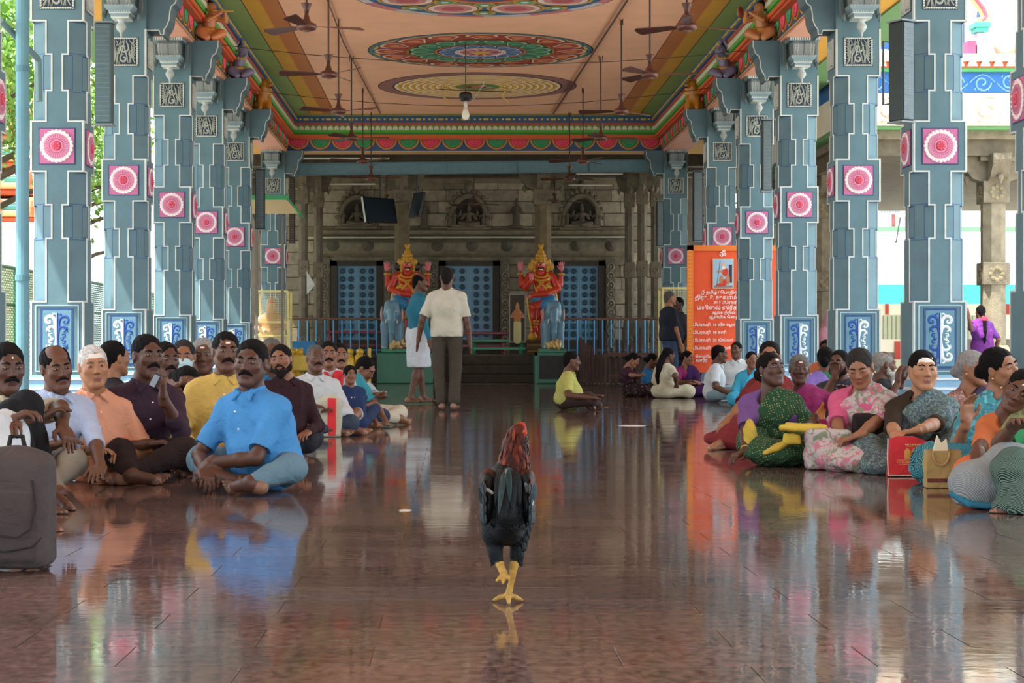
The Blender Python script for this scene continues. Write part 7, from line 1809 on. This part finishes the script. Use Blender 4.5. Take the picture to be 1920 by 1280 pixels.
# bags on the right
def softbag(px, py, Y, hx, hy, hz, label, name, mat, col, nz=.005, lean=0, k=.02, r=.03, rz=0):
    q = SDF(); c = P(px, py, Y); R_ = np.array(Matrix.Rotation(lean, 3, 'Y') @ Matrix.Rotation(rz, 3, 'Z')); z0 = hz+r; q.box((c.x, Y, z0), (hx, hy, hz), R_, r=r, k=k)
    o = q.mesh(name, mat, [col], v=max(.006, Y*.0006), noise=nz, nfreq=28, off=(c.x, Y, 0), zmin=.002); tag(o, label, 'bag'); return o
o = softbag(1552, 840, 11.9, .105, .045, .095, 'pink floral cloth bag between the green and pink sarees', 'floral_bag', FLOR, 'c9a0a0')
q = SDF(); q.box((0, 0, .28), (.085, .03, .045), r=.022, k=.01); q.chain([(-.08, 0, .3), (-.085, -.02, .2), (-.085, -.02, .1)], .008, .004)
o = q.mesh('handbag', M_CLOTH, ['241c1c'], v=.006, noise=.003, nfreq=40); o.location = (P(1630, 800, 11.95).x, 11.93, .0); tag(o, 'dark brown handbag in the lap of the pink bloused woman', 'bag')
m = MB().color('d01222'); Yb = 11.25; u = Yb/FPX; X0 = (1664-VX)*u
prs = [(0, .005), (.245, .01), (.265, .21), (.235, .2), (.15, .235), (.06, .235), (.02, .22)]
m.loft([[(x, y, z) for x, z in prs] for y in (-.035, .035)][::-1])
o = m.obj('red_cloth_bag', M_CLOTH); o.location = (X0, Yb, 0); o.rotation_euler = (math.radians(-6), 0, 0); tag(o, 'red cloth bag with gold temple print and white edge on the floor', 'bag')
m = MB().color('d8cfc0'); m.tube([(-.0, -.035, .22), (-.006, -.036, .1), (-.002, -.036, .006), (.12, -.038, .004), (.245, -.036, .008)], .004, 5); m.obj('piping', M_CLOTH, o)
m = MB().color('c9963f')
for x in (.095, .135): m.box(x, x+.035, -.037, -.0345, .10, .15); m.prism([(x+.002, .15), (x+.033, .15), (x+.018, .168)], -.037, -.0345)
m.box(.05, .20, -.037, -.0345, .092, .096); m.obj('gold_print', M_GOLD, o)
m = MB().color('d8b070'); rr = random.Random(2)
for z, x0, n, h_ in ((.185, .10, 13, .007), (.176, .11, 7, .004), (.082, .05, 13, .007), (.070, .065, 6, .004)):
    for k in range(n): m.box(x0+.0095*k, x0+.0095*k+.004+.003*rr.random(), -.0375, -.0345, z-h_/2, z+h_/2)
d_ = m.obj('printed_lines', M_GOLD, o); d_['kind'] = 'stuff'
m = MB().color('b5985c'); Yb = 10.35; u = Yb/FPX; X0 = (1733-VX)*u; W_ = 66*u; H_ = 70*u
m.loft([[(0, -.05, .003), (W_*.96, -.05, .003), (W_*1.0, .05, .003), (W_*.04, .05, .003)], [(0, -.055, H_*.5), (W_, -.055, H_*.5), (W_*1.04, .055, H_*.5), (0, .055, H_*.5)], [(W_*.03, -.05, H_), (W_*.98, -.05, H_), (W_*1.05, .05, H_*1.02), (W_*.06, .05, H_*1.02)]], cap=False)
m.color('8f7848'); m.box(.01, W_*.98, -.045, .045, .004, .02); m.color('a88a50'); m.box(W_*.65, W_*.66, -.057, -.05, .01, H_)
o = m.obj('jute_bag', M_CLOTH); o.location = (X0, Yb, 0); tag(o, 'beige jute shopping bag with rope handle and maroon band', 'bag')
m = MB().color('6a2f2c'); m.box(.005, W_*.66, -.0585, -.052, .034, .052); m.color('8a5048')
for i in range(14): m.box(.008+i*.009, .012+i*.009, -.0595, -.058, .037, .049)
m.obj('woven_band', M_CLOTH, o)
m = MB().color('b89a62'); m.tube([(.03+.045*(1-math.cos(t)), -.062, H_*.98-.075*math.sin(t)) for t in np.linspace(0, math.pi, 11)], .006, 6); m.obj('rope_handle', M_CLOTH, o)
m = MB().color('d9d3b4'); m.prism([(W_*.2, H_*.8), (W_*.7, H_*.8), (W_*.62, H_*1.3), (W_*.48, H_*1.18), (W_*.36, H_*1.4)], -.01, .01); m.color('7a3040'); m.box(W_*.05, W_*.95, -.03, .03, H_*.8, H_*.97); m.obj('wrapped_papers', M_PLAIN, o)
q = SDF(); Yb = 9.0; c = P(1855, 900, Yb)
q.ell((c.x-.02, Yb, .12), (.17, .12, .12), k=.03); q.ell((c.x+.10, Yb, .17), (.14, .12, .15), k=.05); q.cap((c.x-.15, Yb-.03, .05), (c.x+.12, Yb-.08, .03), .03, .03, k=.02, c=1); q.cap((c.x+.14, Yb-.10, .05), (c.x+.2, Yb-.06, .16), .03, .035, k=.02, c=1)
o = q.mesh('cloth_bundle', KNIT, ['b8bcb8'], v=.007, noise=.006, nfreq=24, off=(c.x, Yb, 0), zmin=.002); tag(o, 'large grey white knitted cloth bundle with blue edge on the floor', 'bag')
q = SDF(); q.chain([(c.x-.185, Yb-.03, .07), (c.x-.12, Yb-.10, .03), (c.x+.0, Yb-.125, .018), (c.x+.12, Yb-.12, .02), (c.x+.19, Yb-.1, .07)], [.014, .016, .016, .018, .03], .01); q.mesh('blue_edge', M_CLOTH, ['1f6f8a'], v=.007, parent=o, off=(c.x, Yb, 0), zmin=.004)
q = SDF(); c = P(1830, 880, 9.75); q.ell((c.x, 9.75, .13), (.12, .09, .085), k=.03); o = q.mesh('orange_cloth', M_CLOTH, ['d65c10'], v=.007, noise=.005, nfreq=30, off=(c.x, 9.75, 0)); tag(o, 'folded orange cloth over a knee beside the jute bag', 'cloth'); 
q = SDF(); c = P(1742, 868, 10.9); q.ell((c.x, 10.9, .07), (.12, .07, .06), k=.03); o = q.mesh('printed_cloth', TEALP, ['2f6f9a'], v=.007, noise=.005, nfreq=30, off=(c.x, 10.9, 0), zmin=.002); tag(o, 'teal printed cloth fold on the floor between the red and jute bags', 'cloth')
for i, (px, py, lb) in enumerate(((760, 957, 'small scrap of white litter on the floor left of the rooster'), (1185, 798, 'shallow white puddle mark on the floor right of the rooster'), (1137, 763, 'orange petal on the floor beside the yellow shirted man'), (1130, 741, 'white scrap on the floor behind the yellow shirted man'))):
    Y_ = FPX*CH/(py-VY); c = P(px, py, Y_); m = MB().color(('d8d2c6', 'c9c9c6', 'c98a4a', 'e0dcd4')[i]); w_ = (.03, .14, .03, .025)[i]; m.lathe([(w_, .0005), (w_*.9, .003), (w_*.3, .004)], n=9); o = m.obj('litter', M_PLAIN); o.location = (c.x, c.y, .0005); tag(o, lb, 'litter')
# ================================================================== rooster
def rooster():
    Y = 5.66; u = Y/FPX
    def Q(px, py, dy=0.0): return np.array(P(px, py, Y+dy))
    base = np.array([(950-VX)*u, Y, 0.0])
    q = SDF(); Bk, Br, Rd, Ye, Bl, Dk = 0, 1, 2, 3, 4, 5
    # trunk, chest, shoulders, rump
    q.ell(Q(951, 935, .03), (.066, .115, .080), k=.02); q.ell(Q(951, 905, .10), (.058, .07, .07), k=.03)
    q.ell(Q(951, 985, -.01), (.055, .085, .060), k=.03); q.ell(Q(951, 960, -.07), (.042, .06, .055), k=.03)
    # neck and head (turned to the right of the picture)
    q.chain([Q(957, 892, .10), Q(959, 860, .105), Q(961, 835, .10), Q(967, 815, .095)], [.042, .036, .030, .025], .012, Br)
    q.ell(Q(972, 808, .09), (.024, .021, .023), k=.01, c=Br); q.ell(Q(979, 811, .085), (.015, .014, .018), k=.006, c=Rd)
    q.chain([Q(982, 815, .085), Q(989, 819, .083)], [.0065, .0025], .003, Ye); q.cap(Q(982, 819, .085), Q(987, 821, .084), .004, .002, k=.002, c=Ye)
    for i, (px, py, r) in enumerate(((972, 798, .007), (977, 796, .009), (981, 797, .009), (984, 802, .007))): q.ell(Q(px, py, .088), (.006, .005, r*1.1), k=.003, c=Rd)
    q.ell(Q(981, 824, .082), (.007, .005, .011), k=.003, c=Rd)
    # thighs
    q.chain([Q(925, 965, .0), Q(925, 1000, .0), Q(929, 1035, -.01), Q(935, 1054, -.02)], [.042, .033, .019, .014], .014, Bl)
    q.chain([Q(977, 965, .01), Q(974, 1000, .015), Q(968, 1035, .01), Q(964, 1056, .005)], [.040, .028, .017, .0125], .014, Bl)
    # standing leg on the right: shank and toes
    kn = Q(964, 1058, .0); an = Q(953, 1118, .0); an[2] = .022
    q.chain([kn, Q(960, 1085, .0), an], [.0125, .0088, .0105], .006, Ye); q.ell(kn, (.0135, .0135, .014), k=.004, c=Ye)
    for dx, dy, L in ((-.040, .018, 1), (.038, .02, 1), (.004, .075, 1), (.0, -.045, .7)):
        e = np.array([an[0]+dx, an[1]+dy, .007]); mid = an*.45+e*.55; mid[2] = .016
        q.chain([an, mid, e], [.0095, .0075, .0052], .004, Ye); d = nrm(e-an); q.cap(e, e+np.array([d[0]*.012, d[1]*.012, -.004]), .0045, .0012, k=.002, c=6)
    # raised leg on the left, foot folded behind
    kl = Q(936, 1056, -.02); al = Q(945, 1076, -.07)
    q.chain([kl, al], [.0125, .0105], .006, Ye); q.ell(kl, (.013, .014, .013), k=.004, c=Ye)
    for t in ((-.022, -.02, -.018), (-.004, -.03, -.022), (.014, -.02, -.012)): q.chain([al, al+np.array(t)*.6, al+np.array(t)], [.008, .0065, .004], .003, Ye)
    body = q.mesh('rooster', M_FEATHER, ['0e1112', '4a1c10', 'a82a22', 'a5823f', '0b1113', '1a1a1a', '8a7448'], v=.0032, off=base, noise=.0008, nfreq=240, zmin=.001)
    tag(body, 'black and chestnut rooster walking away with its head turned, in the centre of the floor', 'rooster')
    rs = np.random.RandomState(4)
    def feather(m, b, t, wdt, n, c1, bend=.0, c2=None):
        b, t, n = np.array(b, float), np.array(t, float), nrm(n); d = t-b; s = nrm(np.cross(d, n)); n = nrm(np.cross(s, d)); pts = []; K = 6
        for i in range(K+1):
            f = i/K; c = b+d*f+n*bend*math.sin(math.pi*f)*np.linalg.norm(d); w_ = wdt*(math.sin(math.pi*(.12+.80*f))**.75 if i < K else .05)
            pts.append((c-s*w_, c+n*wdt*.25, c+s*w_))
        v_ = [tuple(p-base) for tr in pts for p in tr]; f_ = []
        for i in range(K): f_ += [(3*i, 3*i+3, 3*i+4, 3*i+1), (3*i+1, 3*i+4, 3*i+5, 3*i+2)]
        m.color(c1); m.add(v_, f_)
        if c2: m.color(c2); m.tube([tuple(p[1]-base+n*.0006) for p in pts], wdt*.06, 3)
    back = np.array([0, -1, .25])
    # neck hackle
    m = MB()
    for row in range(9):
        f = row/8; c = (1-f)*Q(969, 812, .095)+f*Q(959, 884, .10); R_ = .024+.017*f; n_ = 13+row
        for i in range(n_):
            a = 2*math.pi*(i+.5*(row % 2)+rs.rand()*.5)/n_; o = np.array([math.cos(a), math.sin(a), 0]); b = c+o*R_+UP*.012; t = b+o*(.010+.006*f)-UP*(.040+.022*f)+np.array([rs.normal()*.003, 0, 0])
            col = ('4a1a0e', '3a130a', '5e2413', '2c0f09', '6e3018')[rs.randint(5)]; feather(m, b, t, .0052+.002*f, o, col, .10)
    h = m.obj('neck_hackle', M_FEATHER, body, True); h['kind'] = 'stuff'
    # body coverts
    m = MB()
    for i in range(420):
        a = rs.rand()*2*math.pi; z = rs.rand()*1.9-1.1; c0 = Q(951, 945, .0)
        o = nrm(np.array([math.cos(a), math.sin(a)*1.2-.2, z*.6])); b = c0+o*np.array([.062, .10, .088]); t = b+np.array([o[0]*.006, -.018, -.030]); feather(m, b, t, .009, o, ('07090a', '0b1012', '0a1212', '12181b')[rs.randint(4)], .05)
    for s, cx, dy in ((-1, 925, 0), (1, 975, .01)):
        for i in range(110):
            f = rs.rand(); a = rs.rand()*2*math.pi; c0 = Q(cx+s*-4*f, 970+75*f, dy); R_ = .036-.023*f; o = np.array([math.cos(a), math.sin(a), 0]); feather(m, c0+o*R_*.95, c0+o*R_*.92-UP*.03, .008, o, ('080b0c', '0c1416', '121c20')[rs.randint(3)], .04)
    h = m.obj('body_feathers', M_FEATHER, body, True); h['kind'] = 'stuff'
    # wings, held at the sides, with rusty shoulders and pale edged quills
    for s in (-1, 1):
        q = SDF(); cx = 951+s*38
        q.ell(Q(cx, 920, .03), (.022, .085, .052), k=.02); q.ell(Q(cx-s*3, 945, -.04), (.016, .07, .04), k=.02); q.ell(Q(cx-s*2, 897, .06), (.024, .045, .03), k=.02, c=1)
        wg = q.mesh('wing', M_FEATHER, ['0f1417', '43200f'], v=.004, parent=body, off=base, noise=.001, nfreq=200)
        m = MB()
        for i in range(26):
            f = i/25; b = Q(cx+s*(9-3*f), 893+rs.rand()*18, .06-.1*f); t = b+np.array([s*.003, -.03, -.035]); feather(m, b, t, .010, (s, -.5, .3), ('4a2412', '5e2c14', '2a1610')[rs.randint(3)], .06)
        for row in range(4):
            for i in range(11):
                f = i/10; b = Q(cx+s*(10-8*f*.7), 908+row*14, .05-.13*f); t = b+np.array([-s*.002, -.035, -.03-.006*row]); c_ = ('0a0f12', '10191e', '13262a', '070a0b')[rs.randint(4)]; feather(m, b, t, .011, (s, -.7, .2), c_, .06, '2c3a44')
        fw = m.obj('wing_coverts', M_FEATHER, wg, True); fw['kind'] = 'stuff'
        m = MB()
        for i, (x0, y0, x1, y1, c_) in enumerate(((904, 915, 926, 925, 'b9c2c0'), (908, 934, 918, 938, '9aa6a6'), (902, 905, 914, 950, '26343a'), (898, 915, 905, 945, '151c20')) if s < 0 else ((1000, 925, 992, 955, 'a9b2b6'), (1003, 905, 1001, 940, '3a4650'), (988, 920, 990, 960, '1f3a3a'), (985, 905, 997, 945, '5a6870'))):
            feather(m, Q(x0, y0, -.05), Q(x1, y1, -.075), .008, (s*.4, -1, .1), c_, .05)
        m.obj('pale_quills', M_FEATHER, wg, True)
    # tail: arched sickles falling towards the camera
    for i, (x0, x1, y1, wd, c_, L) in enumerate(((950, 938, 955, .017, '141b1e', .11), (953, 962, 958, .017, '0f1517', .11), (947, 930, 945, .015, '121a1d', .09), (957, 975, 945, .015, '101619', .09), (951, 948, 968, .016, '0c1113', .12), (955, 941, 928, .009, '6f8a86', .10), (949, 956, 938, .010, '1c2e30', .12), (952, 935, 962, .010, '2a3a38', .13), (954, 952, 905, .012, '39474c', .06), (950, 966, 912, .012, '2a363a', .06))):
        m = MB(); A = Q(x0, 885, -.03); B = A+np.array([(x1-x0)*u*.4, -L*.6, .008]); D = Q(x1, y1, -.03-L)
        K = 9; pts = []; s_ = np.array([1., 0, 0])
        for k in range(K+1):
            f = k/K; c = (1-f)**2*A+2*f*(1-f)*(B+UP*.03)+f*f*D; w_ = wd*(math.sin(math.pi*(.1+.82*f))**.7 if k < K else .1); pts.append([c-s_*w_+UP*-.002, c+np.array([0, -.004, .003]), c+s_*w_-UP*.002])
        v_ = [tuple(p-base) for tr in pts for p in tr]; f_ = []
        for k in range(K): f_ += [(3*k, 3*k+1, 3*k+4, 3*k+3), (3*k+1, 3*k+2, 3*k+5, 3*k+4)]
        m.color(c_); m.add(v_, f_); m.obj('tail_feather', M_FEATHER, body, True)
    m = MB(); m.color('c98a30'); c = Q(983, 809, .072)-base; m.ell(tuple(c), (.0035, .0035, .0035), 8, 6); m.color('0a0a0a'); m.ell(tuple(c+np.array([.0012, -.0022, 0])), (.002, .002, .002), 6, 5); m.obj('eye', M_GLOSS, body, True)
M_FEATHER = paint('feather', 0.45, 0.3, 60, 0.3, 260, spec=.14)
rooster()
